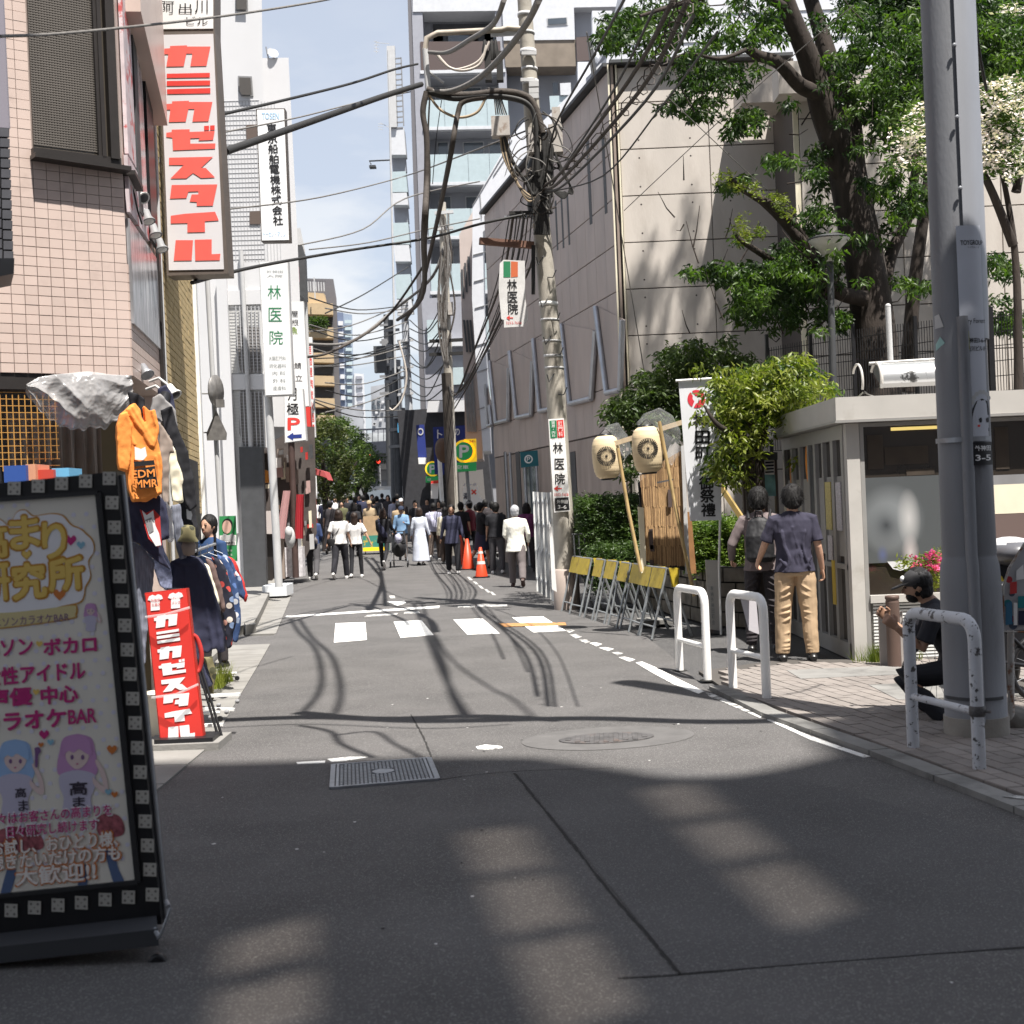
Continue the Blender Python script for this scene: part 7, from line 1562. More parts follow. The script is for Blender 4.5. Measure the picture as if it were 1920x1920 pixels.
for k in range(4):mb.beam(P(701,78+k*6,Ya-.5),P(710,79+k*6,Ya-.5),.02,.02,M_lgrey)
mb.beam(P(705,76,Ya-.5),P(706,100,Ya-.5),.02,.02,M_lgrey);mb.beam(P(705,80,Ya-.5),P(730,82,Ya-.5),.02,.02,M_lgrey)
for k in range(3):mb.beam(P(709,232+k*5,Ya-.5),P(718,233+k*5,Ya-.5),.02,.02,M_lgrey)
mb.beam(P(713,230,Ya-.5),P(731,240,Ya-.5),.02,.02,M_lgrey);o=mb.build('tv_antenna');tag(o,'thin television antennas against the sky','antenna')
# dark shop building with blue banners
db=mkb('dark_shop_building','dark fronted shop building with blue banners behind the parking signs',52,850)
M_dk=mat('dark_front',(.035,.035,.04),.6,var=.2);fq(db,'wall',[(745,770),(905,760),(930,1000),(760,1000)],52.5,M_dk,4)
fq(db,'white_fascia',[(803,752),(876,750),(878,771),(800,773)],52,M_ww,.4);fq(db,'grey_storey',[(790,560),(880,555),(882,750),(800,750)],54,M_apg,2)
fq(db,'garage_wall',[(845,888),(905,880),(915,1000),(850,1000)],51.8,mat('garage_grey',(.16,.15,.145),.7),.4)
fq(db,'window',[(800,600),(830,598),(832,640),(802,642)],53.8,M_bgls,.1);fq(db,'window',[(836,690),(872,688),(873,720),(838,722)],53.8,M_bgls,.1);fq(db,'balcony_panel',[(802,640),(876,638),(877,648),(803,650)],53.6,M_apw,.6)
M_nb=mat('navy_banner',(.02,.035,.19),.6)
def banner(px,Y,m,label,txt=None,tp=None,tm=M_wl,name='banner'):
    mb=MB();poly_px(mb,px,YP(Y),m,0,.06);o=mb.build(name,m);tag(o,label,'banner')
    if txt:
        mb=MB()
        for ch,(x0,y0,x1,y1)in zip(txt,tp):text_px(mb,ch,x0,y0,x1,y1,YP(Y),tm,.03,0,.02)
        q=mb.build('lettering',tm);q.parent=o;q.location=q.location-o.location
    return o
banner([(812,801),(832,800),(833,890),(815,890)],51,M_nb,'navy blue banner left of the dark pole sleeve','ト',[(820,806,829,822)])
banner([(851,799),(875,797),(878,878),(852,880)],51,M_nb,'navy blue banner behind the big yellow parking sign','の',[(852,804,862,816)])
banner([(780,797),(795,796),(800,858),(784,858)],50,M_nb,'narrow navy sign with a pale round emblem beside the white pole','O',[(783,803,794,816)],M_lgrey);banner([(784,858),(799,858),(799,870),(785,870)],49.9,M_wl,'small white plate under the narrow navy sign')
banner([(745,793),(757,792),(758,810),(746,811)],60,mat('sky_blue_sign',(.08,.35,.60),.5),'small sky blue sign on the far dark pole')
banner([(808,905),(823,902),(821,935),(808,935)],49,M_wl,'white standing banner with red top at the parking entrance');banner([(808,902),(822,900),(822,906),(808,907)],48.9,M_red,'red top strip of the white standing banner')
mb=MB();poly_px(mb,[(868,912),(896,911),(897,924),(901,934),(912,940),(912,952),(868,952)],YP(47),M_wl,0,.1);o=mb.build('price_board');tag(o,'white parking price board under the big yellow sign','sign board')
mb=MB();text_px(mb,'満',869,924,876,936,YP(47),M_navy,.03,0,.01);text_px(mb,'×',884,918,893,927,YP(47),M_red,.06,0,.01);text_px(mb,'パーク',869,906,893,911,YP(47),M_nb,.03,0,.01);q=mb.build('lettering',M_navy);q.parent=o;q.location=q.location-o.location
# parking signs
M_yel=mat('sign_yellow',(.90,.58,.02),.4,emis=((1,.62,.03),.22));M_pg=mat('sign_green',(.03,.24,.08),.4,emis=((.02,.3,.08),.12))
def psign(cx,cy,r,Y,label,full=True):
    t=thing('parking_sign',label,'sign',P(cx,cy+r*2.2,Y));pl_=YP(Y);mb=MB()
    if full:poly_px(mb,[(cx,cy-r*1.08),(cx+r*1.08,cy-r*1.12),(cx+r*1.15,cy+r*.9),(cx,cy+r*1.05)],pl_,M_yel,0,.15)
    disc_px(mb,cx,cy,r,r*1.02,pl_,M_yel,0,28,.15);mb.build('board',M_yel,t)
    mb=MB();disc_px(mb,cx,cy,r*.8,r*.82,pl_,M_pg,.01,28);poly_px(mb,[(cx-r*.9,cy+r*1.02),(cx+r*1.1,cy+r*.98),(cx+r*1.1,cy+r*1.75),(cx-r*.9,cy+r*1.85)],pl_,M_pg,.002,.1);mb.build('green_face',M_pg,t)
    mb=MB();text_px(mb,'P',cx-r*.38,cy-r*.52,cx+r*.42,cy+r*.55,pl_,M_wl,.07,0,.016);text_px(mb,'空車' if full else '空',cx-r*.7,cy+r*1.25,cx+r*(.4 if full else-.2),cy+r*1.6,pl_,M_wl,.02,0,.016)
    if full:text_px(mb,'24h',cx+r*.45,cy-r*1.0,cx+r*1.02,cy-r*.78,pl_,M_red,.02,0,.016)
    mb.build('lettering',M_wl,t);mb=MB();mb.tube([P(cx+r*.2,cy+r,Y+.1),P(cx+r*.55,960,Y+.1),P(cx+r*.7,1010,Y+.1)],.06,8,M_mgrey);mb.build('pole',M_mgrey,t)
psign(870,846,21,46,'large yellow and green parking sign right of the dark pole');psign(811,879,14,52,'smaller round parking sign left of the dark pole',False)
mb=MB();mb.tube([P(824,858,50),P(829,950,50)],.08,8,M_white);o=mb.build('white_post');tag(o,'white post standing between the two parking signs','post')
# left far buildings
tb=mkb('tan_balcony_building','tan balconied building with a dark upper wall and rooftop planting, down the street',75,605)
M_tan=mat('tan_tile',(.48,.36,.22),.7,var=.06)
fq(tb,'wall',[(574,522),(625,523),(631,560),(640,800),(642,900),(580,900)],76,M_apd,6)
fq(tb,'storey',[(576,548),(607,550),(611,570),(611,575),(577,590)],75,M_tan,.6)
for k,(y0,y1)in enumerate([(568,590),(613,634),(661,680),(704,723),(746,764),(778,790)]):
    fq(tb,'balcony',[(577,y0),(624+k*.8,y0+1),(625+k*.8,y1),(578,y1-1)],74.6,M_tan,1.2);fq(tb,'balcony_window',[(578,y1+2),(624+k*.8,y1+2),(624+k*.8,y1+22),(579,y1+22)],75.6,M_dgrey,.1)
C=[P(random.uniform(580,612),random.uniform(596,612),74.4)for _ in range(40)];V,Fc=leaf_cloud(C,20,.25,.15,.2,seed=81);tri_obj('balcony_plants',V,Fc,L_mid,tb,'stuff')
mb=MB();mb.beam(P(577,524,75),P(610,526,75),.1,.1,M_apd);[mb.beam(P(577+i*5,526,75),P(578+i*5,546,75),.06,.06,M_lgrey)for i in range(7)];mb.beam(P(589,520,74),P(591,560,74),.06,.06,M_lgrey);mb.build('roof_rail',M_lgrey,tb)
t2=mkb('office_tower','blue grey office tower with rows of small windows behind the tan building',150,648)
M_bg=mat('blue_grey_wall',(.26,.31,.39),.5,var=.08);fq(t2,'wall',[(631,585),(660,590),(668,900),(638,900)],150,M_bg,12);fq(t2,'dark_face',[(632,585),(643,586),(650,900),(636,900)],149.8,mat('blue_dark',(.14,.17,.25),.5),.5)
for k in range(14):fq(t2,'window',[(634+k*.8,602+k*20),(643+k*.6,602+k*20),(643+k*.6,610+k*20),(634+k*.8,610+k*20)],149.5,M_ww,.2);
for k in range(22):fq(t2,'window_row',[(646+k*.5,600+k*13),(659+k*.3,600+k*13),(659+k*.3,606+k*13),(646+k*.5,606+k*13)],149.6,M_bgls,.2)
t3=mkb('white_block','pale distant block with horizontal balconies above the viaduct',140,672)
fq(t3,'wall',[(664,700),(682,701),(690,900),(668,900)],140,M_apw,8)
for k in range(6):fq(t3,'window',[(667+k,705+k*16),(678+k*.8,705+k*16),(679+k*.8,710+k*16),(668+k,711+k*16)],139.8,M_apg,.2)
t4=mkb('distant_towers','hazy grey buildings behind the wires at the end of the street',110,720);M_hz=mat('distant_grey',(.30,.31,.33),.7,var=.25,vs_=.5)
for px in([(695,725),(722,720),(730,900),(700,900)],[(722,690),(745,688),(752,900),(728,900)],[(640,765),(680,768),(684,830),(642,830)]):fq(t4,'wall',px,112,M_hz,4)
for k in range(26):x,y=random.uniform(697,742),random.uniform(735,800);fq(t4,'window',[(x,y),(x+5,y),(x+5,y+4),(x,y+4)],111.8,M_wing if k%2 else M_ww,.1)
t5=mkb('grey_office','low grey office with a sign band just above the viaduct',118,655);fq(t5,'wall',[(640,762),(677,764),(680,812),(641,810)],118,M_apg,4)
# viaduct
vd=mkb('railway_viaduct','dark steel railway viaduct crossing the end of the street',100,740);vd['category']='bridge';M_vd=mat('viaduct_dark',(.028,.032,.045),.6,var=.2)
fq(vd,'girder',[(640,832),(770,824),(770,852),(640,854)],100,M_vd,3);fq(vd,'girder',[(640,852),(770,848),(770,864),(640,864)],99.5,M_black,5)
fq(vd,'parapet_rail',[(640,806),(770,800),(770,803),(640,809)],101,M_vd,.2);fq(vd,'sound_wall',[(675,813),(730,811),(730,826),(675,828)],102,mat('viaduct_glazing',(.45,.47,.48),.4,var=.4,vs_=1),.2)
for k in range(12):fq(vd,'rail_post',[(645+k*10.5,804),(646.2+k*10.5,804),(646.6+k*10.5,840),(645.4+k*10.5,840)],100.5,M_vd,.1)
fq(vd,'abutment',[(684,864),(735,864),(738,960),(686,960)],104,mat('abutment_grey',(.17,.18,.20),.7,var=.2,vs_=1),2);fq(vd,'panel',[(707,870),(724,869),(725,880),(708,881)],103.5,M_lgrey,.2);fq(vd,'panel',[(708,882),(726,882),(727,900),(709,901)],103.6,M_mgrey,.2)
for x,y,lb in((692,855,'left red traffic light under the viaduct'),(709,865,'right red traffic light under the viaduct')):
    t=thing('traffic_light',lb,'traffic light',P(x,y+5,92),'traffic lights under the viaduct');mb=MB();mb.box(tuple(P(x-3,y+4,92)),tuple(P(x+9,y-4,92)+Vector((0,.3,0))),M_black);mb.build('housing',M_black,t)
    mb=MB();mb.lathe([(.14,0),(.10,.05),(.001,.08)],P(x,y,91.95),(0,-1,0),14,mat('red_light',(.9,.03,.02),.4,emis=((1,.04,.02),3)));mb.build('red_lens',MATS['red_light'],t);mb=MB();mb.tube([P(x+3,y+4,92.1),P(x+5,940,92.1)],.06,6,M_mgrey);mb.build('pole',M_mgrey,t)
vn=thing('delivery_van','dark van facing the viewer at the end of the crowd','van',P(714,945,84));vz=gz(84);vn.location.z=vz;cx_=P(714,930,84).x
M_van=mat('van_dark',(.03,.032,.036),.3,spec=.6)
mb=MB();mb.loft([((cx_,84,vz+.35),(1.0,0,0),(0,.02,0)),((cx_,84,vz+.36),(1.25,0,0),(0,2.2,0)),((cx_,84.1,vz+1.2),(1.25,0,0),(0,2.1,0)),((cx_,84.4,vz+2.0),(1.05,0,0),(0,1.8,0)),((cx_,84.4,vz+2.15),(.8,0,0),(0,1.5,0))],M_van,20);mb.build('body',M_van,vn)
mb=MB();mb.prism([(cx_-.85,82.0,vz+1.25),(cx_+.85,82.0,vz+1.25),(cx_+.72,82.5,vz+1.9),(cx_-.72,82.5,vz+1.9)],(0,.02,0),M_wing);mb.build('windscreen',M_wing,vn)
for s_ in(-.8,.8):mb=MB();mb.ell((cx_+s_,81.85,vz+.85),(.14,.05,.1),M_wl);mb.build('headlight',M_wl,vn)
for s_ in(-.95,.95):mb=MB();mb.lathe([(.2,-.1),(.33,-.08),(.33,.08),(.2,.1)],(cx_+s_,82.6,vz+.33),(1,0,0),16,M_black);mb.build('wheel',M_black,vn)
# ================================================================ UTILITY POLES AND CABLES
M_cp=mat('pole_concrete',(.38,.35,.30),.8,var=.12,vs_=3,bump=.15,bs=50,dirt=((.22,.20,.17),3,.52,.2))
Y1=20.8
def q1(px,py,dy=0):return P(px,py,Y1+dy)
p1=thing('utility_pole','concrete utility pole in the middle with transformers, boxes and clinic signs','utility pole',G(1062,1140))
mb=MB();mb.tube([G(1064,1142),q1(1060,1040),q1(1040,700),q1(1022,500),q1(998,220),q1(986,40),q1(975,-120)],[.190,.165,.148,.138,.125,.112,.10],20,M_cp);mb.build('shaft',M_cp,p1)
mb=MB();mb.lathe([(.205,0),(.2,.6),(.178,.62)],G(1064,1142),(.0,0,1),20,M_stone);mb.build('base_sleeve',M_stone,p1)
for y,w_ in((28,.03),(62,.02),(98,.04),(130,.02),(155,.04),(420,.02),(570,.03),(600,.015),(640,.015),(668,.02),(690,.015)):
    cx_=986+(y-40)*.0735 if y<500 else 1022+(y-500)*.092;mb=MB();rb=.118+.028*max(0,(y-40))/600;mb.lathe([(rb,-w_),(rb+.006,-w_),(rb+.006,w_),(rb,w_)],q1(cx_,y),(.05,0,1),20,M_lgrey if y!=570 else M_white);mb.build('band',M_lgrey,p1)
mb=MB()
for k,y in enumerate((480,520,560,600,630,665,700,740)):c_=1022+(y-500)*.092+(3 if k%2 else-1);mb.tube([q1(c_,y,-.14),q1(c_+(10 if k%2 else-10),y+(0 if k%2 else 16),-.22),q1(c_+(16 if k%2 else-14),y-(14 if k%2 else-2),-.22)],.009,5,M_dgrey)
mb.build('step_bolt',M_dgrey,p1)
mb=MB();mb.beam(q1(899,452,-.25),q1(1000,460,-.1),.10,.10,mat('rust_brown',(.16,.085,.06),.8,var=.2));mb.beam(q1(1000,460,-.15),q1(1000,552,-.1),.06,.06,M_cable);mb.build('wooden_arm',M_cable,p1)
mb=MB();mb.tube([q1(985,55),q1(950,52,-.1),q1(940,56,-.1),q1(820,62,-.2),q1(800,72,-.25),q1(797,95,-.25)],.045,10,mat('pipe_tan',(.33,.29,.24),.6,.2,var=.2));mb.tube([q1(797,92,-.25),q1(803,170,-.25)],.05,6,M_lgrey);mb.tube([q1(805,135,-.25),q1(832,155,-.25)],.02,5,M_lgrey);mb.beam(q1(985,58),q1(920,62,-.1),.03,.12,M_lgrey)
mb.build('pipe_arm',M_lgrey,p1)
M_box=mat('box_beige',(.42,.39,.36),.6,var=.08,vs_=6,dirt=((.28,.22,.18),6,.56,.1))
def jbox(x0,y0,x1,y1,dy,name='junction_box',d=.22):a=q1(x0,y1,dy);b=q1(x1,y0,dy);mb=MB();mb.box(tuple(a),(b.x,a.y+d,b.z),M_box);mb.lathe([(.01,0),(.01,.004)],a,(0,-1,0),6,M_box);return mb.build(name,M_box,p1)
jbox(922,216,955,254,-.45);jbox(992,238,1012,285,-.35);jbox(1030,232,1054,285,-.3);jbox(1036,200,1050,236,-.1,d=.1)
mb=MB()
for x in(909,922,929):mb.tube([q1(x,75,-.2),q1(x,95,-.2),q1(x,112,-.2)],[.02,.05,.035],8,M_cable)
for x in(910,932):mb.box(tuple(q1(x,150,-.3)),tuple(q1(x+10,95,-.3)+Vector((0,.15,0))),M_cable)
for y in(58+98,168,178):mb.box(tuple(q1(992,y+6,-.25)),tuple(q1(1010,y-4,-.25)+Vector((0,.1,0))),M_lgrey)
mb.build('switchgear',M_cable,p1)
for(x,y)in((1000,100),(998,150)):mb=MB();mb.beam(q1(x-22,y,-.15),q1(x+6,y,-.15),.05,.05,M_lgrey);mb.build('bracket',M_lgrey,p1)
# clinic plate wrapped low on the pole
cp=thing('pole_sign','clinic sign plate strapped low on the middle utility pole','sign',q1(1050,960,-.2));plc=YP(Y1-.19)
mb=MB();poly_px(mb,[(1028,786),(1057,784),(1069,958),(1039,961)],plc,M_wl,0,.02);mb.build('plate',M_wl,cp)
mb=MB();poly_px(mb,[(1030,789),(1043,788),(1045,821),(1032,822)],plc,M_grn,.003);mb.build('green_panel',M_grn,cp);mb=MB();poly_px(mb,[(1043.5,788),(1056,787),(1058,820),(1045.5,821)],plc,M_red,.003);mb.build('red_panel',M_red,cp)
mb=MB();vtext(mb,'胃腸・内科',1037,790,820,6,plc,M_wl,0,.1);vtext(mb,'肛門科',1050,790,819,8,plc,M_wl,.01,.1);mb.v=[tuple(Vector(v)+Vector((0,-.004,0)))for v in mb.v];mb.build('white_lettering',M_wl,cp)
mb=MB();[text_px(mb,c_,x,y,x+18,y+20,plc,M_ink,.02,0,.004)for c_,x,y in(('林',1037,830),('医',1040,860),('院',1041,888))];mb.build('lettering',M_ink,cp)
mb=MB();text_px(mb,'←',1039,912,1053,920,plc,M_red,.05,0,.004);text_px(mb,'3253-7658',1039,925,1066,930,plc,M_red,.01,0,.004);mb.build('red_lettering',M_red,cp)
mb=MB();poly_px(mb,[(1040,934),(1066,932),(1068,956),(1041,958)],plc,M_ink,.004);mb.build('black_panel',M_ink,cp);mb=MB();text_px(mb,'外神田',1044,937,1064,944,plc,M_wl,.01,0,.008);text_px(mb,'3-6',1046,947,1062,954,plc,M_wl,.01,0,.008);mb.build('address_lettering',M_wl,cp)
# torn hanging clinic banner
hb_=thing('torn_banner','torn white clinic banner hanging from the arm of the middle pole','banner',q1(962,612,-.4));plb=YP(Y1-.4)
mb=MB();poly_px(mb,[(937,494),(944,487),(984,489),(985,560),(990,590),(990,598),(981,612),(945,614),(945,600),(940,598),(937,566),(935,540)],plb,mat('banner_cloth',(.62,.61,.60),.7,var=.12,vs_=4),0,.012);mb.build('cloth',MATS['banner_cloth'],hb_)
mb=MB();poly_px(mb,[(944,490),(957,490),(957,520),(944,520)],plb,M_grn,.004);mb.build('green_panel',M_grn,hb_);mb=MB();poly_px(mb,[(958,490),(971,491),(971,519),(958,520)],plb,mat('orange_panel2',(.55,.13,.05),.6),.004);mb.build('orange_panel',M_orange,hb_)
mb=MB();[text_px(mb,c_,x,y,x+18,y+20,plb,M_ink,.02,0,.005)for c_,x,y in(('林',951,524),('医',952,547),('院',953,569))];mb.build('lettering',M_ink,hb_);mb=MB();text_px(mb,'←',950,592,962,600,plb,M_red,.04,0,.005);text_px(mb,'3253-7658',949,603,978,608,plb,M_redt,.0,0,.005);mb.build('red_lettering',M_red,hb_)
# cable looms around the head of the middle pole
M_loom=mat('loom_dark',(.055,.045,.038),.8,var=.3,vs_=14,bump=.4,bs=60)
def cab(pts,r,label,m=M_cable,group='cables around the middle pole',n=6,Y=Y1-.35,name='cable'):
    pp=[P(q[0],q[1],q[2]if len(q)>2 else Y)for q in pts];mb=MB();mb.tube(spline(pp,6),r,n,m);o=mb.build(name,m);tag(o,label,'cable',group);return o
cab([(800,168),(830,176),(880,178),(940,172),(985,180),(1005,205),(1018,250)],.055,'thick dark loom arching left of the middle pole',M_loom)
cab([(803,172),(850,184),(900,180),(950,182),(990,195),(1005,230),(1008,330)],.05,'second thick loom arching under the first',M_cable)
cab([(945,0,16),(925,45,17),(880,75,18.5),(840,98,20),(805,98)],.035,'corrugated cable rising to the left pipe arm',M_cableg)
cab([(1010,0,15),(990,40,16.5),(950,95,18),(900,145,19.5),(850,170,20.3),(803,172)],.045,'thick corrugated cable climbing toward the viewer',M_cableg)
cab([(815,98),(840,125),(870,132),(900,120),(912,85)],.022,'pale cable loop hanging under the pipe arm',mat('cable_pale',(.50,.45,.40),.5))
cab([(818,100),(845,128),(872,127),(900,112),(918,78)],.020,'second pale cable loop beside the first',MATS['cable_pale'])
cab([(803,176),(825,205),(860,220),(895,210),(912,180)],.022,'yellowish loop below the looms',mat('cable_tan',(.35,.27,.18),.6))
cab([(1015,225),(1020,300),(1010,350),(1000,365),(985,340),(960,300),(945,255)],.03,'loop from the tilted box to the shaft')
for k in range(5):cab([(938+k*3,258),(946+k*4,300+k*5),(975+k*3,350+k*6),(1005,370),(1030-k*2,345)],.016,'thin loops under the tilted box',M_cable if k%2 else MATS['cable_tan'])
for k in range(6):cab([(930+k*4,215),(928+k*3,195),(925+k*2,172),(915,165)],.012,'short leads entering the tilted box',M_cable if k%2 else M_cableg)
for k in range(7):x=1012+k*3;cab([(x,230+k*6),(x+5,280),(x+k*2-8,330+k*5),(x-6-k,365),(x+k*3-12,400)],.022,'dark cables massed down the middle pole')
for k in range(7):cab([(1040,285),(1050+k*3,320+k*4),(1068+k,345+k*3),(1058,372-k*2),(1035-k,355),(1022,330)],.012,'thin loops right of the middle pole')
for k in range(8):cab([(1000+k*4,300),(996+k*5,360+k*3),(1005+k*3,400),(1002+k*4,440)],.02,'cables running down to the lower crossarm')
mb=MB();mb.beam(q1(955,400,-.2),q1(1035,398,-.2),.07,.05,M_cable);mb.beam(q1(945,408,-.2),q1(1030,404,-.2),.05,.05,M_steel);mb.build('crossarm',M_steel,p1)
mb=MB();mb.ell(q1(1012,340,-.1),(.22,.2,.45),M_cable,12,10);mb.ell(q1(1010,385,-.1),(.18,.18,.25),M_cable,12,8);me=mb.mesh('cable_coil');mb.build('splice_case',M_cable,p1)
RL_=random.Random(9)
for k in range(26):
    x=985+RL_.uniform(-5,45)+(k%3)*6;y=200+RL_.uniform(0,170);w_=RL_.uniform(12,46);h_=RL_.uniform(25,90);sg=RL_.choice((-1,1,1));dy=RL_.uniform(-.45,-.12)
    cab([(x,y,Y1+dy),(x+sg*w_*.7,y+h_*.25,Y1+dy-.1),(x+sg*w_,y+h_*.7,Y1+dy-.1),(x+sg*w_*.4,y+h_,Y1+dy),(x-sg*4,y+h_*.8,Y1+dy)],RL_.choice((.007,.010,.013)),'small cable loops bunched on the middle pole',RL_.choice((M_cable,M_loom,M_cableg)))
# spans
cab([(422,284,13.3),(520,250,15.2),(620,215,17),(720,180,19),(790,158)],.042,'thick black cable from behind the lettered sign to the pipe arm',M_cable,'cables across the sky')
cab([(418,214,13.5),(540,186,15.5),(660,156,18),(740,130,19.5),(783,120)],.018,'thin twisted cable above the thick one',M_cable,'cables across the sky')
cab([(420,248,14),(560,220,17),(680,190,19),(770,172)],.010,'thin wire between the two left cables',M_cableg,'cables across the sky')
cab([(0,68,7),(150,60,8),(420,30,10),(600,2,12),(700,-20,13)],.010,'thin wire crossing the top left corner',M_cableg,'cables across the sky')
cab([(430,392,20),(600,370,24),(760,330,30),(880,286,22),(1000,240,21)],.014,'wire crossing behind the hanging signs to the middle pole',M_cableg,'cables across the sky')
cab([(360,530,13),(480,500,16),(650,470,20),(800,447,21),(900,420),(985,402)],.022,'black cable sagging from the brick building to the lower crossarm',M_cable,'cables across the sky')
cab([(560,460,34),(680,430,38),(760,372,40),(900,340,40)],.02,'thin wire high in the middle distance',M_cableg,'cables across the sky')
cab([(580,468,34),(690,455,38),(800,430,40),(900,410,40)],.02,'wavy thin wire in the middle distance',M_cableg,'cables across the sky')
for k,(a,b,c_)in enumerate([((1170,0,12),(1110,110,15),(1040,240,19)),((1262,0,9.5),(1180,150,13),(1055,320,18)),((1290,0,9),(1200,170,13),(1050,340,18)),((1300,30,9),(1210,190,13),(1060,345,18)),((1345,60,9),(1240,200,13),(1130,330,17)),((1225,20,11),(1150,170,14),(1060,310,19))]):
    cab([a,b,c_,(1020,345+k*5),(1005,380+k*4)],(.016,.022,.022,.016,.010,.014)[k],['leftmost thin cable','thick cable with a spiral wrap','thick cable just below the spiral wrapped one','cable third from the bottom','thin low cable','second cable from the left'][k]+' climbing right from the middle pole',M_loom if k in(1,2)else M_cable,'cables climbing to the upper right')
# helical hangers on the right cables
mb=MB();a,b,c_=P(1290,0,9),P(1200,170,13),P(1060,330,17.8);base_=spline([a,b,c_],60);hp=[]
for i,q in enumerate(base_):t=i*.95;hp.append(q+Vector((.07*math.cos(t),0,.07*math.sin(t))))
mb.tube(hp,.006,4,M_loom);o=mb.build('spiral_hanger');tag(o,'wiry spiral hanger wound round the right hand cables','cable')
cab([(1250,180,16),(1420,340,19),(1540,440,20)],.006,'thin stay wire crossing the concrete hall',M_cableg,'stay wires');cab([(1170,395,20),(1400,180,18),(1600,10,15)],.006,'thin stay wire rising to the right',M_cableg,'stay wires')
cab([(1100,60,18),(1150,350,20),(1215,740,21)],.008,'thin guy wire descending to the hedge',M_cableg,'stay wires')
# cables left of the pole dropping down
cab([(800,172),(793,210),(800,260),(800,340),(795,440),(790,560,30),(745,600,40)],.05,'thick drop cable left of the middle pole',M_loom,'drop cables')
cab([(912,182),(870,190),(858,215),(845,290),(825,390,24),(805,480,28),(785,560,34),(760,600,40)],.045,'second thick drop cable curving down to the far pole',M_loom,'drop cables')
cab([(806,180),(803,250),(806,330),(800,440)],.015,'thin drop wire beside the thick one',M_cable,'drop cables');cab([(828,188),(818,260),(811,345)],.007,'very thin drop wire',M_cable,'drop cables')
for k in range(8):
    x=1004-k*7;cab([(x,402+k),(992-k*9+random.uniform(-4,4),500+k*5,24),(945-k*9+random.uniform(-6,6),600+k*9,30),(885-k*5,710+k*5,38),(838,790-k*14,45)],.011 if k%3 else .022,'cables sweeping from the lower crossarm down to the far pole',M_cable if k%2 else M_loom,'cables down the street')
# second and further poles
def pole2(label,px0,y0,px1,y1,Y,r0,r1,m,group='utility poles down the street'):
    b_=P(px1,y1,Y);t=thing('utility_pole',label,'utility pole',(b_.x,Y,gz(Y)),group);mb=MB();mb.tube([Vector((b_.x,Y,gz(Y)))+Vector((0,0,0)),b_,P(px0,y0,Y)],[r0,r0,r1],14,m);mb.build('shaft',m,t);return t
t=pole2('second utility pole with a dark sleeve, left of the large parking sign',829,380,850,955,42,.17,.12,M_cp)
mb=MB();mb.tube([P(838,700,42),P(849,955,42)],.155*1.15,16,mat('sleeve_dark',(.06,.05,.042),.8,var=.25));mb.build('dark_sleeve',M_cable,t)
mb=MB();mb.lathe([(.001,-.06),(.26,-.03),(.40,.02),(.40,.04),(.001,.04)],P(829,845,42.3),(.75,.65,.1),24,mat('rust_mirror',(.085,.045,.025),.6));mb.build('round_mirror_back',M_cable,t)
mb=MB();mb.box(tuple(P(820,585,41.7)),tuple(P(831,567,41.7)+Vector((0,.3,0))),M_box);mb.box(tuple(P(840,590,41.7)),tuple(P(849,566,41.7)+Vector((0,.3,0))),M_box);mb.build('box',M_box,t)
for y in(400,430,640,665):mb=MB();mb.beam(P(805 if y>600 else 815,y,41.8),P(868 if y>600 else 850,y-3,41.8),.1,.1,M_lgrey if y<600 else M_cable);mb.build('crossarm',M_lgrey,t)
for k in range(14):
    x=826+random.uniform(0,16);cab([(x,400+k*8,41.6),(x+random.uniform(-14,14),460+k*9,41.6),(x+random.uniform(-10,10),540+k*8,41.6),(834+random.uniform(0,10),690,41.6)],.03,'tangled cables on the second pole',M_loom if k%2 else M_cableg,'tangled cables on the second pole')
t=pole2('pale grey pole with a white lower band between the navy sign and the crowd',758,560,774,940,55,.17,.15,mat('pole_pale',(.42,.43,.45),.7,var=.15));mb=MB();mb.tube([P(766,870,55),P(772,925,55)],.19,14,M_ww);mb.build('white_band',M_ww,t)
for y in(590,640,690,740):mb=MB();mb.beam(P(745,y,54.8),P(775,y-3,54.8),.1,.1,M_lgrey);mb.build('crossarm',M_lgrey,t)
for nm,x,y0,Y,lb in(('a',733,600,72,'dark pole left of the pale one'),('b',724,590,84,'far thin dark pole'),('c',741,690,66,'short dark pole beside the pale one')):
    t=pole2(lb,x,y0,x+8,935,Y,.22,.17,M_dgrey)
    for k in range(5):mb=MB();mb.beam(P(x-12,y0+20+k*32,Y-.2),P(x+16,y0+18+k*32,Y-.2),.14,.14,M_mgrey);mb.build('crossarm',M_mgrey,t)
    mb=MB();mb.box(tuple(P(x-8,y0+70,Y-.3)),tuple(P(x+2,y0+45,Y-.3)+Vector((0,.5,0))),M_mgrey);mb.tube([P(x+8,y0+95,Y-.3),P(x+8,y0+75,Y-.3)],.3,10,M_mgrey);mb.build('transformer',M_mgrey,t)
mb=MB();mb.tube([P(748,700,62),P(758,950,62)],.06,8,M_lgrey);mb.box(tuple(P(702,698,60)),tuple(P(722,648,60)+Vector((0,.5,0))),M_dgrey);o=mb.build('vertical_shop_sign');tag(o,'dark rounded signboard high among the wires down the street','sign')
for k in range(16):
    y0=560+k*14+random.uniform(-8,8);x0=random.choice([560,580,610]);sag=random.uniform(6,26);y2=y0+random.uniform(-90,30)
    cab([(x0,y0,40),((x0+760)/2,(y0+y2)/2+sag,48),(765,y2,55)],.022,'wires strung across the street in the distance',M_cableg if k%2 else M_cable,'wires strung across the street in the distance')
for k in range(10):
    y0=600+k*16;cab([(768,y0,55),(800,y0+random.uniform(5,25),48),(835,y0+random.uniform(-60,10),42)],.022,'wires between the far poles',M_cable,'wires between the far poles')
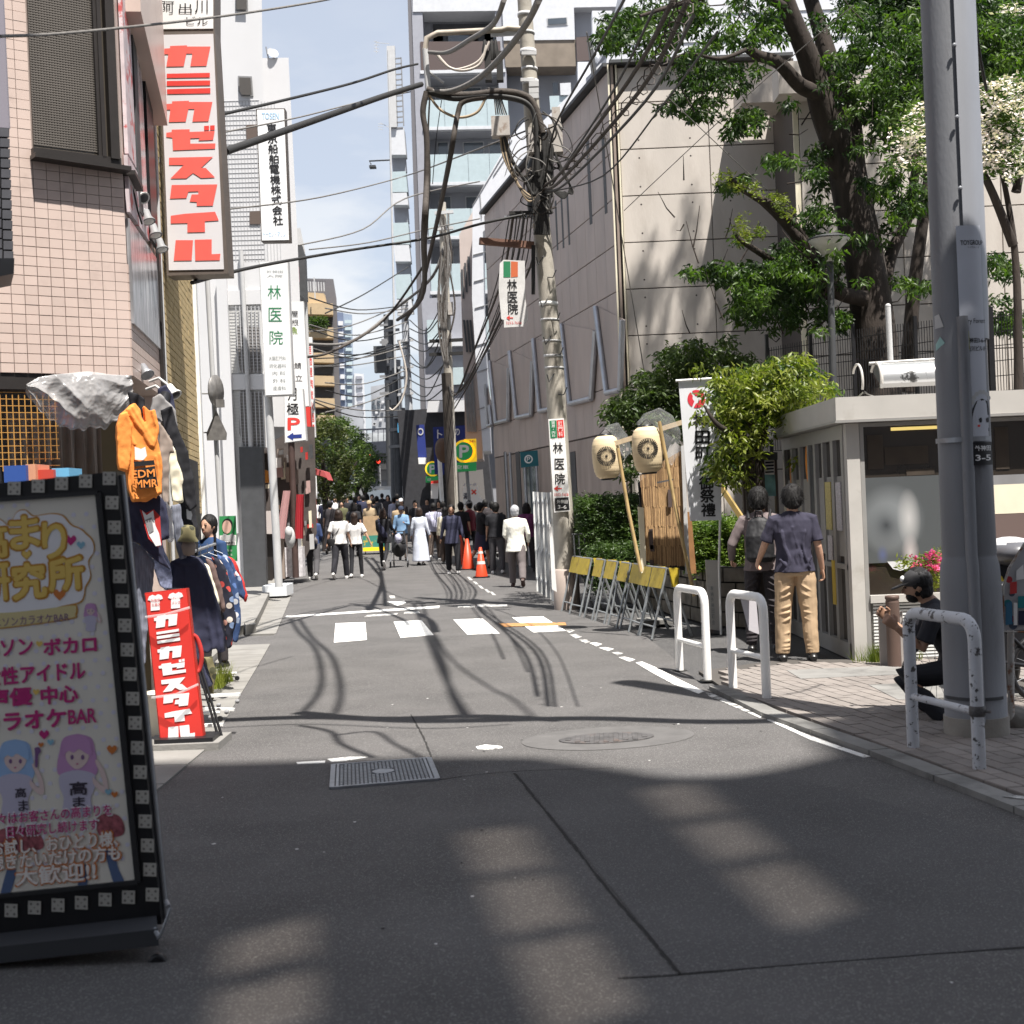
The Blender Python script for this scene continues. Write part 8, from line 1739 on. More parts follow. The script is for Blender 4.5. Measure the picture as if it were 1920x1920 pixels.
cab([(570,645,38),(660,640,42),(740,580,46),(810,520,42),(835,450,42)],.05,'thick grey cable sagging to the second pole',M_cableg,'cables down the street');cab([(546,670,34),(620,660,38),(720,600,42),(800,490,36)],.04,'thick cable from the clinic sign to the drop cables',M_loom,'cables down the street')
cab([(748,640,50),(762,700,50),(755,745,50),(738,768,50),(730,765,50)],.04,'pale hanging loop in front of the far pole',MATS['cable_pale'],'cables down the street')
# street lamp with cone shade among the trees
sl=thing('street_lamp','dark post lamp with a pale cone shade in front of the concrete hall','street lamp',P(1562,745,18.5));ys=18.5
mb=MB();mb.tube([P(1564,760,ys),P(1556,490,ys)],[.05,.045],10,M_dgrey);mb.build('post',M_dgrey,sl)
c_=P(1556,488,ys);mb=MB();mb.lathe([(.05,-.02),(.07,.05),(.16,.16),(.285,.28),(.28,.285),(.001,.29)],c_,(0,0,1),24,mat('lamp_cone',(.55,.53,.48),.4));mb.build('shade',M_lampw,sl);mb=MB();mb.lathe([(.29,.285),(.30,.30),(.20,.335),(.001,.345)],c_,(0,0,1),24,M_dgrey);mb.build('cap',M_dgrey,sl)
# ================================================================ PEOPLE
M_skin=mat('skin',(.50,.30,.21),.55,var=.05,vs_=8,spec=.35);M_skint=mat('skin_tan',(.33,.19,.125),.55,var=.06,vs_=8)
M_hair=mat('hair_black',(.010,.009,.009),.6,spec=.25,bump=.4,bs=90,stretch=(1,1,.2));M_hairb=mat('hair_brown',(.026,.015,.011),.5,spec=.4,bump=.5,bs=90,stretch=(1,1,.2));M_hairg=mat('hair_grey',(.42,.42,.44),.6,bump=.3,bs=90)
M_shoeb=mat('shoe_black',(.015,.014,.014),.35,spec=.5);M_shoew=mat('shoe_white',(.62,.61,.60),.5);M_eye=mat('eye_dark',(.015,.012,.012),.3);M_lip=mat('lip',(.36,.15,.12),.5)
def vrot(v,ax,a):return Matrix.Rotation(a,3,ax)@Vector(v)
def person(loc,rz,label,h=1.70,vox=.018,top=None,style='tee',bot=None,bstyle='trousers',shoe=None,hair=None,hstyle='short',skin=None,legs=((0,0,3),(0,0,3)),arms=((0,8,15,0),(0,8,15,0)),lean=0,head=(0,0),bag=None,hands=False,cap=None,group='people in the street',wr=.004,build=1.0,root=None,hipz=None,face=True):
    skin=skin or M_skin;hair=hair or M_hair;shoe=shoe or M_shoeb;s=h/1.70;X=Vector((1,0,0))
    t=root or thing('person',label,'person',loc,group);t.rotation_euler=(0,0,rz)
    J={};lo=1e9
    for k,(a,kn,o)in enumerate(legs):
        sd=-1 if k==0 else 1;a,kn,o=R(a),R(kn),R(o);hip=Vector((sd*.09,0,.90));d1=Vector((sd*math.sin(o),math.sin(a)*math.cos(o),-math.cos(a)*math.cos(o)));knee=hip+d1*.43
        a2=a-kn;d2=Vector((sd*math.sin(o)*.5,math.sin(a2),-math.cos(a2))).normalized();ank=knee+d2*.41;J['leg%d'%k]=(hip,knee,ank,a2);lo=min(lo,ank.z)
    dz=.075-lo if hipz is None else hipz-.90
    lm_=Matrix.Rotation(-R(lean),3,'X');piv=Vector((0,0,.95))
    def U(v):return(lm_@(Vector(v)-piv)+piv+Vector((0,0,dz)))*s
    def W(v):return(Vector(v)+Vector((0,0,dz)))*s
    for k,(a,o,e,inn)in enumerate(arms):
        sd=-1 if k==0 else 1;a,o,e,inn=R(a),R(o),R(e),R(inn);sh=Vector((sd*.172*build,0,1.372));d1=Vector((sd*math.sin(o),math.sin(a)*math.cos(o),-math.cos(a)*math.cos(o)));el=sh+d1*.28
        d2=Vector((sd*math.sin(o-inn),math.sin(a+e),-math.cos(a+e))).normalized();wri=el+d2*.24;J['arm%d'%k]=(sh,el,wri,d2)
    hc=Vector((0,.015,1.575));hr=Matrix.Rotation(R(head[0]),3,'Z')@Matrix.Rotation(-R(head[1]),3,'X')
    def H(v):return U(hc+hr@Vector(v))
    def hv(v):return lm_@(hr@Vector(v))
    hm=lm_@hr
    b=MB()
    b.ell(U(hc),(.076*s,.092*s,.112*s),None,14,10,hm);b.ell(H((0,.028,-.045)),(.056*s,.062*s,.066*s),None,12,8,hm)
    b.tube([H((0,.10,.005)),H((0,.112,-.022)),H((0,.092,-.028))],[.007*s,.013*s,.012*s],8);b.ell(H((0,.085,-.062)),(.021*s,.012*s,.008*s),None,8,6,hm)
    for sd in(-1,1):b.ell(H((sd*.079,-.005,-.005)),(.010*s,.020*s,.032*s),None,8,6,hm)
    b.tube([U((0,-.01,1.42)),U((0,0,1.47)),H((0,-.008,-.06))],[.062*s,.054*s,.052*s],12)
    b.loft([(U((0,0,.86)),X*.14*s*build,lm_@Vector((0,.095*s,0))),(U((0,0,1.05)),X*.125*s*build,lm_@Vector((0,.09*s,0))),(U((0,0,1.25)),X*.155*s*build,lm_@Vector((0,.10*s,0))),(U((0,0,1.40)),X*.15*s*build,lm_@Vector((0,.075*s,0))),(U((0,0,1.44)),X*.06*s,lm_@Vector((0,.05*s,0)))],None,14)
    for k in(0,1):
        sh,el,wri,d2=J['arm%d'%k];b.tube([U(sh-Vector(((-1 if k==0 else 1)*.05,0,0))),U(sh),U(sh.lerp(el,.5)),U(el),U(el.lerp(wri,.3)),U(wri)],[.05*s,.050*s,.044*s,.036*s,.036*s,.024*s],10)
        dd=lm_@d2;u,v,_=frame_from(dd);sd=-1 if k==0 else 1;side=Vector((0,1,0))if abs(dd.y)<.7 else Vector((0,0,1));side=(side-dd*side.dot(dd)).normalized();pn=dd.cross(side).normalized()*sd
        wp=U(wri)
        if hands:
            b.loft([(wp-dd*.01*s,side*.024*s,pn*.017*s),(wp+dd*.03*s,side*.036*s,pn*.014*s),(wp+dd*.075*s,side*.040*s,pn*.013*s),(wp+dd*.088*s,side*.036*s,pn*.010*s)],None,12)
            cu_=hands if isinstance(hands,(int,float))and hands is not True else .35
            for f,(off,ln)in enumerate(((.030,.068),(.010,.076),(-.011,.071),(-.030,.056))):
                p0=wp+dd*.078*s+side*off*s;c1=cu_*(1+.15*f);a1=(dd*math.cos(c1)-pn*math.sin(c1));a2_=(dd*math.cos(c1*2.1)-pn*math.sin(c1*2.1));a3=(dd*math.cos(c1*3)-pn*math.sin(c1*3));p1_=p0+a1*ln*.45*s;p2_=p1_+a2_*ln*.33*s;b.tube([p0,p1_,p2_,p2_+a3*ln*.25*s],[.0098*s,.0092*s,.0085*s,.0072*s],8)
            p0=wp+dd*.022*s+side*.026*s;b.tube([p0,p0+(side*.8+dd*.6-pn*.3)*.036*s,p0+(side*.75+dd*1.35-pn*.6)*.040*s],[.012*s,.0105*s,.0085*s],8)
        else:
            b.ell(wp+dd*.045*s,(.022*s,.034*s,.05*s),None,8,6,dd.to_track_quat('Z','Y').to_matrix());b.ell(wp+dd*.095*s,(.015*s,.030*s,.035*s),None,8,6,dd.to_track_quat('Z','Y').to_matrix());b.tube([wp+dd*.02*s,wp+dd*.06*s+side*.035*s],[.012*s,.009*s],6)
    for k in(0,1):
        hip,knee,ank,a2=J['leg%d'%k];b.tube([W(hip+Vector((0,0,.03))),W(hip.lerp(knee,.5)),W(knee),W(knee.lerp(ank,.35)),W(ank)],[.078*s,.066*s,.050*s,.052*s,.034*s],10)
    me=remesh(b,min(vox,.0075)if hands else vox,3 if not hands else 2,.5);from_mesh('body',me,skin,t)
    # top
    g=MB();xx=X*s*build;hem={'tee':.86,'long':.84,'jacket':.74,'dress':.86,'coat':.62}[style];fl=.03 if style in('jacket','coat')else .012
    yv=lambda k:lm_@Vector((0,k*s,0))
    g.loft([(U((0,0,hem)),xx*(.178+fl),yv(.138+fl)),(U((0,0,.95)),xx*.172,yv(.130)),(U((0,0,1.08)),xx*.158,yv(.112)),(U((0,0,1.25)),xx*.182,yv(.122)),(U((0,0,1.36)),xx*.19,yv(.10)),(U((0,-.003,1.425)),xx*.115,yv(.068)),(U((0,-.004,1.452)),xx*.062,yv(.058))],None,18)
    for k in(0,1):
        sh,el,wri,d2=J['arm%d'%k];sd=-1 if k==0 else 1;a0=U(sh-Vector((sd*.06,0,-.005)))
        if style=='tee':g.tube([a0,U(sh),U(sh.lerp(el,.5)),U(sh.lerp(el,.80))],[.055*s,.060*s,.062*s,.068*s],12)
        else:g.tube([a0,U(sh),U(sh.lerp(el,.5)),U(el),U(el.lerp(wri,.5)),U(wri)],[.055*s,.058*s,.054*s,.050*s,.045*s,.036*s],12)
    if vox<.0095 and not lean:
        for pts in(((-.02,.09),(-.01,.02),(.02,-.10),(.05,-.22),(.04,-.33)),((.10,.05),(.07,-.08),(.09,-.22),(.13,-.33)),((-.12,.06),(-.10,-.10),(-.06,-.24),(-.10,-.36)),((.04,-.12),(.0,-.22),(.03,-.33)),((-.15,-.22),(-.10,-.28),(-.02,-.36)),((.15,-.20),(.11,-.27),(.07,-.35))):
            g.tube(spline([U((x*build,-.105+.02*abs(x)-(.012 if z<-.2 else 0),1.22+z))for x,z in pts],4),[.004*s]+[.017*s]*(len(pts)*4-5)+[.012*s,.004*s],8)
    me=remesh(g,vox*.8,4,.5,wr,11);from_mesh('top',me,top,t)
    # bottom
    g=MB()
    if bstyle in('trousers','wide','slim'):
        kw={'trousers':1.0,'wide':1.14,'slim':.86}[bstyle]
        g.loft([(W((0,0,.985)),xx*.142,Vector((0,.098*s,0))),(W((0,-.005,.90)),xx*.165,Vector((0,.125*s,0))),(W((0,-.005,.82)),xx*.155,Vector((0,.118*s,0)))],None,16)
        for k in(0,1):
            hip,knee,ank,a2=J['leg%d'%k];g.tube([W(hip+Vector((0,0,0))),W(hip.lerp(knee,.3)),W(knee),W(knee.lerp(ank,.5)),W(ank.lerp(knee,.02))],[.092*s,.090*s*kw,.070*s*kw,.066*s*kw,.058*s*kw],14)
    else:
        bz=.12 if bstyle=='long_skirt' else .48;n_=22;rg=[]
        for z,r_,am in((1.0,.14,0),(.88,.175,0),(.6,.22,.02),(bz,.27 if bz<.3 else .24,.05)):
            rg.append((W((0,0,z-dz if z==bz else z)),xx*r_,Vector((0,r_*.85*s,0))))
        g.loft(rg,None,22)
    if vox<.0095 and not lean:
        for k in(0,1):
            hip,knee,ank,a2=J['leg%d'%k];sd=-1 if k==0 else 1
            for z0,z1,y_ in((.80,.72,-.09),(.74,.66,-.095),(.66,.60,-.085),(.54,.50,-.07),(.48,.45,-.07),(.42,.36,-.065),(.28,.25,-.06),(.20,.18,-.06),(.15,.14,-.06),(.12,.105,-.06)):
                cx=hip.x+(ank.x-hip.x)*(1-z0/.9);cy=hip.y+(ank.y-hip.y)*(1-z0/.9);g.tube(spline([W((cx-sd*.055,cy+y_+.02,z0)),W((cx,cy+y_,(z0+z1)/2)),W((cx+sd*.06,cy+y_+.03,z1))],4),[.004*s]+[.012*s]*7+[.004*s],8)
    me=remesh(g,vox*.8,4,.5,wr*.9,9);from_mesh('trousers' if 'skirt' not in bstyle else 'skirt',me,bot,t)
    for k in(0,1):
        hip,knee,ank,a2=J['leg%d'%k];q=W(ank);fa=max(-.9,min(.6,a2*.9));fd=Vector((0,math.cos(fa),math.sin(fa)));un=Vector((0,-math.sin(fa),math.cos(fa)));mb=MB()
        mb.loft([(q-fd*.075*s-un*.045*s,X*.030*s,un*.022*s),(q-fd*.055*s-un*.03*s,X*.040*s,un*.042*s),(q+fd*.03*s-un*.032*s,X*.043*s,un*.038*s),(q+fd*.12*s-un*.046*s,X*.046*s,un*.026*s),(q+fd*.17*s-un*.052*s,X*.030*s,un*.016*s)],shoe,14);me=mb.mesh('shoe');from_mesh('shoe',me,shoe,t)
    # hair
    g=MB();kk_=1.0 if hstyle!='bald' else 0
    g.ell(H((0,-.022,.026)),(.094*s,.098*s,.112*s),None,18,12,hm);g.ell(H((0,-.038,-.035)),(.086*s,.070*s,.080*s),None,14,8,hm)
    if hstyle=='long':
        g.loft([(H((0,-.04,.0)),hv((.085*s,0,0)),hv((0,.07*s,0))),(H((0,-.055,-.12)),hv((.095*s,0,0)),hv((0,.055*s,0))),(H((0,-.07,-.26)),hv((.085*s,0,0)),hv((0,.04*s,0)))],None,14)
    if hstyle=='bob':g.loft([(H((0,-.02,.02)),hv((.105*s,0,0)),hv((0,.095*s,0))),(H((0,-.04,-.08)),hv((.118*s,0,0)),hv((0,.075*s,0))),(H((0,-.05,-.15)),hv((.09*s,0,0)),hv((0,.05*s,0)))],None,14)
    if vox<.0095 and not cap:g.ell(H((0,-.03,.03)),(.103*s,.104*s,.116*s),None,18,12,hm);g.ell(H((0,-.045,-.03)),(.095*s,.075*s,.085*s),None,14,8,hm)
    me=remesh(g,vox*.6,2,.5,.004 if vox>.0095 or cap else .007,30 if vox>.0095 else 42);from_mesh('hair',me,hair,t)
    if vox<.0095 and not cap:
        g_=np.random.default_rng(5);n_=2600;d=g_.normal(size=(n_,3));d/=np.linalg.norm(d,axis=1)[:,None];d=d[(d[:,2]>-.55)&((d[:,1]<.25)|(d[:,2]>.3))];rt=d*np.array([.101,.102,.114])+np.array([0,-.03,.028]);dw=d*.25+np.array([0,-.15,-1.0])+g_.normal(size=d.shape)*.22;dw/=np.linalg.norm(dw,axis=1)[:,None];ln=.045*(.5+g_.random((len(d),1)));sd_=np.cross(dw,d);sd_/=np.linalg.norm(sd_,axis=1)[:,None]+1e-9
        VV=np.stack([rt-sd_*.0028,rt+sd_*.0028,rt+dw*ln+d*.006],1).reshape(-1,3);me=bpy.data.meshes.new('hair_strands');me.from_pydata([tuple(H(v))for v in VV.tolist()],[],[(3*i,3*i+1,3*i+2)for i in range(len(d))]);ob=from_mesh('hair_strands',me,hair,t);ob['kind']='stuff'
    if face:
        mb=MB()
        for sd in(-1,1):mb.ell(H((sd*.030,.086,.008)),(.013*s,.008*s,.006*s),M_eye,8,6);mb.tube([H((sd*.015,.092,.027)),H((sd*.045,.082,.028))],.004*s,5,M_eye)
        me=mb.mesh('eyes');from_mesh('eyes',me,M_eye,t);mb=MB();mb.ell(H((0,.092,-.062)),(.019*s,.006*s,.005*s),M_lip,8,6);me=mb.mesh('mouth');from_mesh('mouth',me,M_lip,t)
    if cap:
        mb=MB();mb.ell(H((0,-.012,.045)),(.094*s,.105*s,.085*s),cap,18,10,hm)
        mb.prism([H((-.07,.06,.045)),H((.07,.06,.045)),H((.055,.165,.025)),H((0,.185,.022)),H((-.055,.165,.025))],hv((0,0,-.008)),cap);me=mb.mesh('cap');from_mesh('cap',me,cap,t)
    if bag:
        kind,bm_,sd=bag;g=MB()
        if kind=='backpack':
            g.loft([(U((0,-.15,.93)),xx*.11,yv(.05)),(U((0,-.17,.98)),xx*.15,yv(.085)),(U((0,-.17,1.2)),xx*.145,yv(.08)),(U((0,-.14,1.36)),xx*.11,yv(.05)),(U((0,-.13,1.4)),xx*.05,yv(.03))],None,16)
            me=remesh(g,vox*.8,2,.5,.006,14);from_mesh('backpack',me,bm_,t);mb=MB()
            for q in(-.105,.105):mb.tube([U((q,-.13,1.38)),U((q*1.1,-.05,1.46)),U((q*1.15,.09,1.40)),U((q*1.2,.12,1.2)),U((q*1.5,.0,1.02)),U((q*1.3,-.12,.98))],.014*s,8,bm_)
            mb.tube([U((-.04,-.16,1.40)),U((-.03,-.18,1.46)),U((.03,-.18,1.46)),U((.04,-.16,1.40))],.009*s,6,bm_)
            me=mb.mesh('strap');from_mesh('strap',me,bm_,t)
        elif kind=='sling':
            g.loft([(U((sd*.10,-.16,.90)),xx*.06,yv(.03)),(U((sd*.06,-.17,1.0)),xx*.10,yv(.055)),(U((-sd*.02,-.16,1.18)),xx*.075,yv(.05)),(U((-sd*.08,-.13,1.32)),xx*.03,yv(.03))],None,14)
            me=remesh(g,vox*.8,2,.5,.004,14);from_mesh('sling_bag',me,bm_,t);mb=MB();mb.tube([U((sd*.14,-.12,.92)),U((-sd*.07,-.13,1.3)),U((-sd*.13,-.03,1.45)),U((-sd*.10,.12,1.3)),U((sd*.1,.14,1.0))],.012*s,6,bm_);me=mb.mesh('strap');from_mesh('strap',me,bm_,t)
        else:
            mb=MB();c_=U((sd*.19,-.10,.92));mb.loft([(c_-Vector((0,0,.10*s)),xx*.07,yv(.03)),(c_,xx*.115,yv(.05)),(c_+Vector((0,0,.07*s)),xx*.10,yv(.04))],bm_,14);mb.tube([c_+Vector((0,0,.06*s)),U((0,-.13,1.2)),U((-sd*.12,-.04,1.46)),U((-sd*.08,.12,1.3)),U((sd*.1,.14,1.0))],.008*s,6,bm_);me=mb.mesh('shoulder_bag');from_mesh('shoulder_bag',me,bm_,t)
    return t,U,H
def gp(u,v):
    q=G(u,v)
    for _ in range(4):q=G(u,v,gz(q.y))
    return Vector((q.x,q.y,gz(q.y)))
M_tan_=mat('tan_chino',(.43,.305,.19),.85,var=.06,vs_=6,bump=.12,bs=120);M_navyt=mat('navy_tee',(.034,.032,.054),.9,var=.08,vs_=6,bump=.08,bs=140);M_mauvs=mat('mauve_shirt',(.175,.14,.14),.85,var=.06);M_pack=mat('pack_black',(.016,.016,.018),.6,var=.3,vs_=8);M_char=mat('charcoal_cloth',(.035,.03,.033),.9)
# two men at the booth (backs to the viewer)
t,U,H=person(gp(1497,1240),R(-4),'man in navy T-shirt and tan trousers with his back turned, beside the booth door',1.715,.008,M_navyt,'tee',M_tan_,'wide',M_shoeb,legs=((2,4,5),(-2,2,4)),arms=((12,20,38,10),(-6,10,22,0)),hands=.5,head=(2,3),wr=.009,build=1.06,face=False,group='two men looking into the booth')
t,U,H=person(Vector((P(1435,1225,13.95).x,13.95,0)),R(-14),'man in mauve shirt with black backpack, left of the man in tan trousers',1.71,.008,M_mauvs,'long',M_char,'trousers',M_shoeb,legs=((0,3,4),(4,4,3)),arms=((-4,26,52,20),(6,10,30,10)),hands=.5,head=(-10,-4),bag=('backpack',M_pack,1),wr=.009,group='two men looking into the booth',face=False)
# crouching man
M_capm=mat('cap_charcoal',(.035,.034,.036),.7);cy0=9.45
cl=Vector((P(1752,1350,cy0).x+.21,cy0,0))
t,U,H=person(cl,R(78),'bearded man in a dark cap crouching behind the near guard rail, hand raised',1.68,.008,mat('dark_tee',(.022,.022,.028),.9,var=.15),'tee',mat('dark_shorts',(.016,.016,.02),.9),'trousers',M_shoeb,skin=M_skint,legs=((88,128,10),(74,122,8)),arms=((48,6,112,-4),(52,12,108,8)),lean=26,head=(4,-14),hands=.7,cap=M_capm,hipz=.36,group='people in the street',wr=.006)
hr_=t
mb=MB();mb.ell(H((0,.045,-.068)),(.052,.052,.045),M_hair,14,8);mb.ell(H((-.05,.01,-.03)),(.022,.035,.045),M_hair,10,6);mb.ell(H((.05,.01,-.03)),(.022,.035,.045),M_hair,10,6);me=mb.mesh('beard');from_mesh('beard',me,M_hair,t)
mb=MB();mb.ell(H((0,.085,.075)),(.03,.018,.022),M_wl,10,6);me=mb.mesh('cap_emblem');from_mesh('cap_emblem',me,M_wl,t)
# bicycle wheel and frame behind him
bk=thing('bicycle','black folding bicycle leaning behind the near guard rail','bicycle',(P(1728,1300,9.75).x,9.75,0));wc=P(1755,1272,9.8)
def wheel(c,r_):
    mb=MB();mb.tube([c+Vector((r_*math.cos(a),.15*r_*math.cos(a),r_*math.sin(a)))for a in np.linspace(0,2*math.pi,33)],.022,8,M_black,cap=False);w_=mb.build('wheel',M_black,bk)
    mb=MB()
    for k in range(16):a=k*math.pi/8;mb.tube([c,c+Vector((r_*math.cos(a),.15*r_*math.cos(a),r_*math.sin(a)))],.002,4,M_steel)
    mb.lathe([(.02,-.04),(.02,.04)],c,(-.15,1,0),10,M_steel);mb.build('spokes',M_steel,w_)
wheel(Vector((wc.x,9.8,.27)),.25);wheel(Vector((wc.x+.85,9.95,.27)),.25)
mb=MB();a=Vector((wc.x,9.8,.27));b=Vector((wc.x+.85,9.95,.27))
for q in([a,a+Vector((.12,0,.42)),a+Vector((.18,0,.62))],[a+Vector((.12,0,.35)),a+Vector((.45,.05,.08)),b],[a+Vector((.45,.05,.08)),a+Vector((.55,.08,.6))],[b,a+Vector((.5,.07,.35))]):mb.tube(q,.016,8,M_black)
mb.build('frame',M_black,bk);mb=MB();mb.tube([a+Vector((.18,-.22,.66)),a+Vector((.18,0,.62)),a+Vector((.16,.22,.66))],.013,6,M_black);mb.build('handlebar',M_black,bk);mb=MB();mb.ell(a+Vector((.56,.08,.63)),(.12,.07,.035),M_black,14,8);mb.build('saddle',M_black,bk)
mb=MB();q=G(1690,1352);mb.tube([q,q+Vector((.2,.02,.01)),q+Vector((.24,.03,.06))],.008,6,M_black);o=mb.build('kickstand');o.parent=bk;o.location=o.location-bk.location
# mid-distance people
B_,F_=R(0),R(180)
M_bluesh=mat('blue_shirt',(.035,.06,.15),.85,var=.2);M_slg=mat('sling_grey',(.16,.145,.15),.7,var=.2);M_dgp=mat('dark_grey_trousers',(.075,.072,.078),.9);M_denim=mat('denim_shirt',(.16,.27,.42),.85,var=.1);M_lav=mat('lavender_shirt',(.42,.42,.54),.85,var=.05);M_dressw=mat('white_dress',(.62,.66,.76),.8,var=.05);M_maroon=mat('maroon_cloth',(.15,.015,.03),.85);M_olive=mat('olive_cloth',(.10,.10,.05),.9);M_khaki=mat('khaki_cloth',(.36,.27,.17),.9);M_ivory=mat('ivory_jacket',(.78,.76,.68),.85,var=.05,bump=.1,bs=60);M_brown=mat('brown_trousers',(.08,.06,.05),.9)
wl_=((14,6,2),(-16,20,2));wr_=((-16,20,2),(14,6,2));AR=((10,8,12,0),(-10,8,12,0))
person(gp(589,1087),B_,'man in a blue shirt with a grey sling bag walking away on the left',1.66,.020,M_bluesh,'long',M_dgp,'wide',M_shoew,legs=wl_,arms=((0,10,45,30),(0,10,45,30)),bag=('sling',M_slg,1),group='people walking away',face=False)
person(gp(640,1086),R(-4),'woman in white T-shirt with a black shoulder bag at her left hip',1.70,.020,M_whitef,'tee',mat('black_trousers',(.02,.02,.026),.9),'wide',M_shoew,hair=M_hairb,hstyle='bob',legs=wr_,arms=((-4,16,10,0),(8,8,12,0)),bag=('hip',M_pack,-1),group='people walking away',face=False)
person(gp(669,1083),B_,'long haired woman in a white top and tight black trousers, arm in arm',1.60,.020,M_whitef,'tee',M_blackf,'slim',M_shoew,hair=M_hairb,hstyle='long',legs=((-8,10,2),(6,3,4)),arms=((20,6,70,30),(-6,26,12,0)),group='people walking away',face=False)
t_,U_,H_=person(gp(722,1068),R(-10),'person in dark clothes with a navy bag pushing a stroller',1.66,.022,M_blackf,'jacket',M_blackf,'slim',M_shoew,hair=M_hairb,hstyle='bob',legs=((12,4,2),(-20,30,2)),arms=((30,8,40,0),(30,8,40,0)),bag=('sling',M_navy,1),group='people walking away',face=False)
stl=thing('stroller','black baby stroller with a white plastic bag hanging from it','stroller',gp(750,1063));b0=gp(750,1063);mb=MB();mb.ell(b0+Vector((0,0,.55)),(.22,.3,.28),M_pack,14,8);mb.build('seat',M_pack,stl);mb=MB()
for x,y in((-.24,-.25),(.24,-.25),(-.2,.4),(.2,.4)):mb.tube([b0+Vector((x,y,.1)),b0+Vector((x*.8,y*.2,.6)),b0+Vector((x*.8,-.35,1.0))],.014,6,M_steel)
mb.tube([b0+Vector((-.2,-.35,1.0)),b0+Vector((.2,-.35,1.0))],.016,6,M_pack);mb.build('frame',M_steel,stl)
for x,y in((-.24,-.25),(.24,-.25),(-.2,.4),(.2,.4)):mb=MB();mb.lathe([(.05,-.02),(.085,-.015),(.085,.015),(.05,.02)],b0+Vector((x,y,.085)),(1,0,0),14,M_black);mb.build('wheel',M_black,stl)
mb=MB();mb.ell(b0+Vector((.02,-.42,.80)),(.11,.06,.14),M_lav,12,8);me=remesh(mb,.02,1,.4,.02,16);me.materials.append(M_whitef);o=bpy.data.objects.new('plastic_bag',me);COL.objects.link(o);tag(o,'white and lilac plastic bag hung on the stroller','bag')
person(gp(756,1052),F_,'person in a denim blue shirt coming toward the viewer behind the stroller',1.66,.022,M_denim,'long',M_brown,'slim',M_shoeb,legs=wl_,arms=((25,10,80,40),(0,12,20,0)),cap=mat('cap_blue',(.02,.03,.06),.8),skin=M_skint)
person(gp(790,1060),R(-14),'woman in a long pale dress walking away',1.62,.022,M_dressw,'long',M_dressw,'long_skirt',M_shoeb,hair=M_hairb,hstyle='bob',legs=((5,2,1),(-5,4,1)),arms=((0,14,14,0),(0,12,14,0)),group='people walking away',face=False)
person(gp(817,1052),B_,'broad man in a lavender shirt with brown trousers walking away',1.72,.022,M_lav,'tee',M_brown,'wide',M_shoew,legs=wr_,arms=AR,bag=('sling',M_lav,1),build=1.12,group='people walking away',face=False)
person(gp(851,1076),F_,'man in an open navy jacket and black clothes walking toward the viewer',1.70,.018,M_navy,'jacket',M_blackf,'wide',M_shoew,legs=((10,4,3),(-8,12,3)),arms=((6,12,10,0),(-6,12,10,0)),skin=M_skint)
person(gp(838,1058),B_,'person in cream behind the navy jacketed man',1.62,.024,M_cream,'long',M_brown,'wide',M_shoeb,hstyle='long',legs=wl_,group='shaded group beside the cones',face=False)
person(gp(868,1056),R(10),'curly haired person in black behind the cones',1.74,.024,M_blackf,'tee',M_blackf,'wide',M_shoeb,legs=wr_,arms=AR,group='shaded group beside the cones',face=False)
person(gp(884,1052),R(60),'person in a maroon top and grey cap beside the price board',1.76,.024,M_maroon,'long',M_char,'trousers',M_shoeb,legs=wl_,arms=AR,cap=M_mgrey,group='shaded group beside the cones')
person(gp(905,1066),R(-70),'person in black top and cap with an arm bent, above the nearest cone',1.74,.022,M_blackf,'tee',M_navy,'skirt',M_shoeb,legs=wr_,arms=((20,10,60,20),(20,10,60,20)),cap=M_blackf,group='shaded group beside the cones')
person(gp(934,1076),R(-6),'person in a black T-shirt and grey trousers left of the white jacketed man',1.70,.020,M_blackf,'tee',M_dgp,'wide',M_shoew,legs=((4,3,3),(-4,8,3)),arms=AR,group='shaded group beside the cones',build=1.08,face=False)
person(gp(971,1101),R(-4),'grey haired man in a white jacket and dark trousers walking away',1.64,.016,M_ivory,'jacket',mat('taupe_trousers',(.13,.11,.11),.9),'wide',mat('shoe_brown',(.05,.025,.02),.5),hair=M_hairg,legs=((16,6,2),(-18,22,4)),arms=((2,10,60,30),(-6,16,50,20)),group='people walking away',build=1.08,wr=.008,face=False)
person(gp(992,1072),B_,'person in a purple patterned top mostly hidden by the white jacketed man',1.66,.024,mat('purple_cloth',(.13,.03,.10),.9,var=.4,vs_=12),'long',M_char,'wide',M_shoeb,hstyle='bob',group='shaded group beside the cones',face=False)
person(Vector((P(912,1000,42).x,42,gz(42))),B_,'person in dark clothes far back between the cones and the wing',1.7,.03,M_char,'long',M_char,'wide',M_shoeb,group='shaded group beside the cones',face=False)
# vendor cart and person behind
cr_=thing('hand_cart','green and yellow hand cart stacked with a cardboard box','cart',gp(703,1030));c0=Vector((P(703,1000,44.5).x,44.5,gz(44.5)))
mb=MB();mb.box((c0.x-.42,c0.y,.12+gz(c0.y)),(c0.x+.42,c0.y+.6,.80),mat('cart_green',(.05,.24,.18),.6,dirt=((.60,.42,.05),6,.55,.04)));mb.build('crate',M_green if False else M_pg,cr_)
mb=MB();mb.box((c0.x-.42,c0.y-.01,.12+gz(c0.y)),(c0.x+.42,c0.y,.24+gz(c0.y)),M_yel);mb.build('yellow_base',M_yel,cr_)
for x in(-.35,.35):mb=MB();mb.lathe([(.04,-.02),(.07,0),(.04,.02)],c0+Vector((x,.05,.06)),(1,0,0),12,M_black);mb.build('wheel',M_black,cr_)
mb=MB();mb.box((c0.x-.38,c0.y+.05,.805),(c0.x+.36,c0.y+.55,1.45),M_card);o=mb.build('cardboard_box',M_card);tag(o,'brown cardboard box on top of the green hand cart','box')
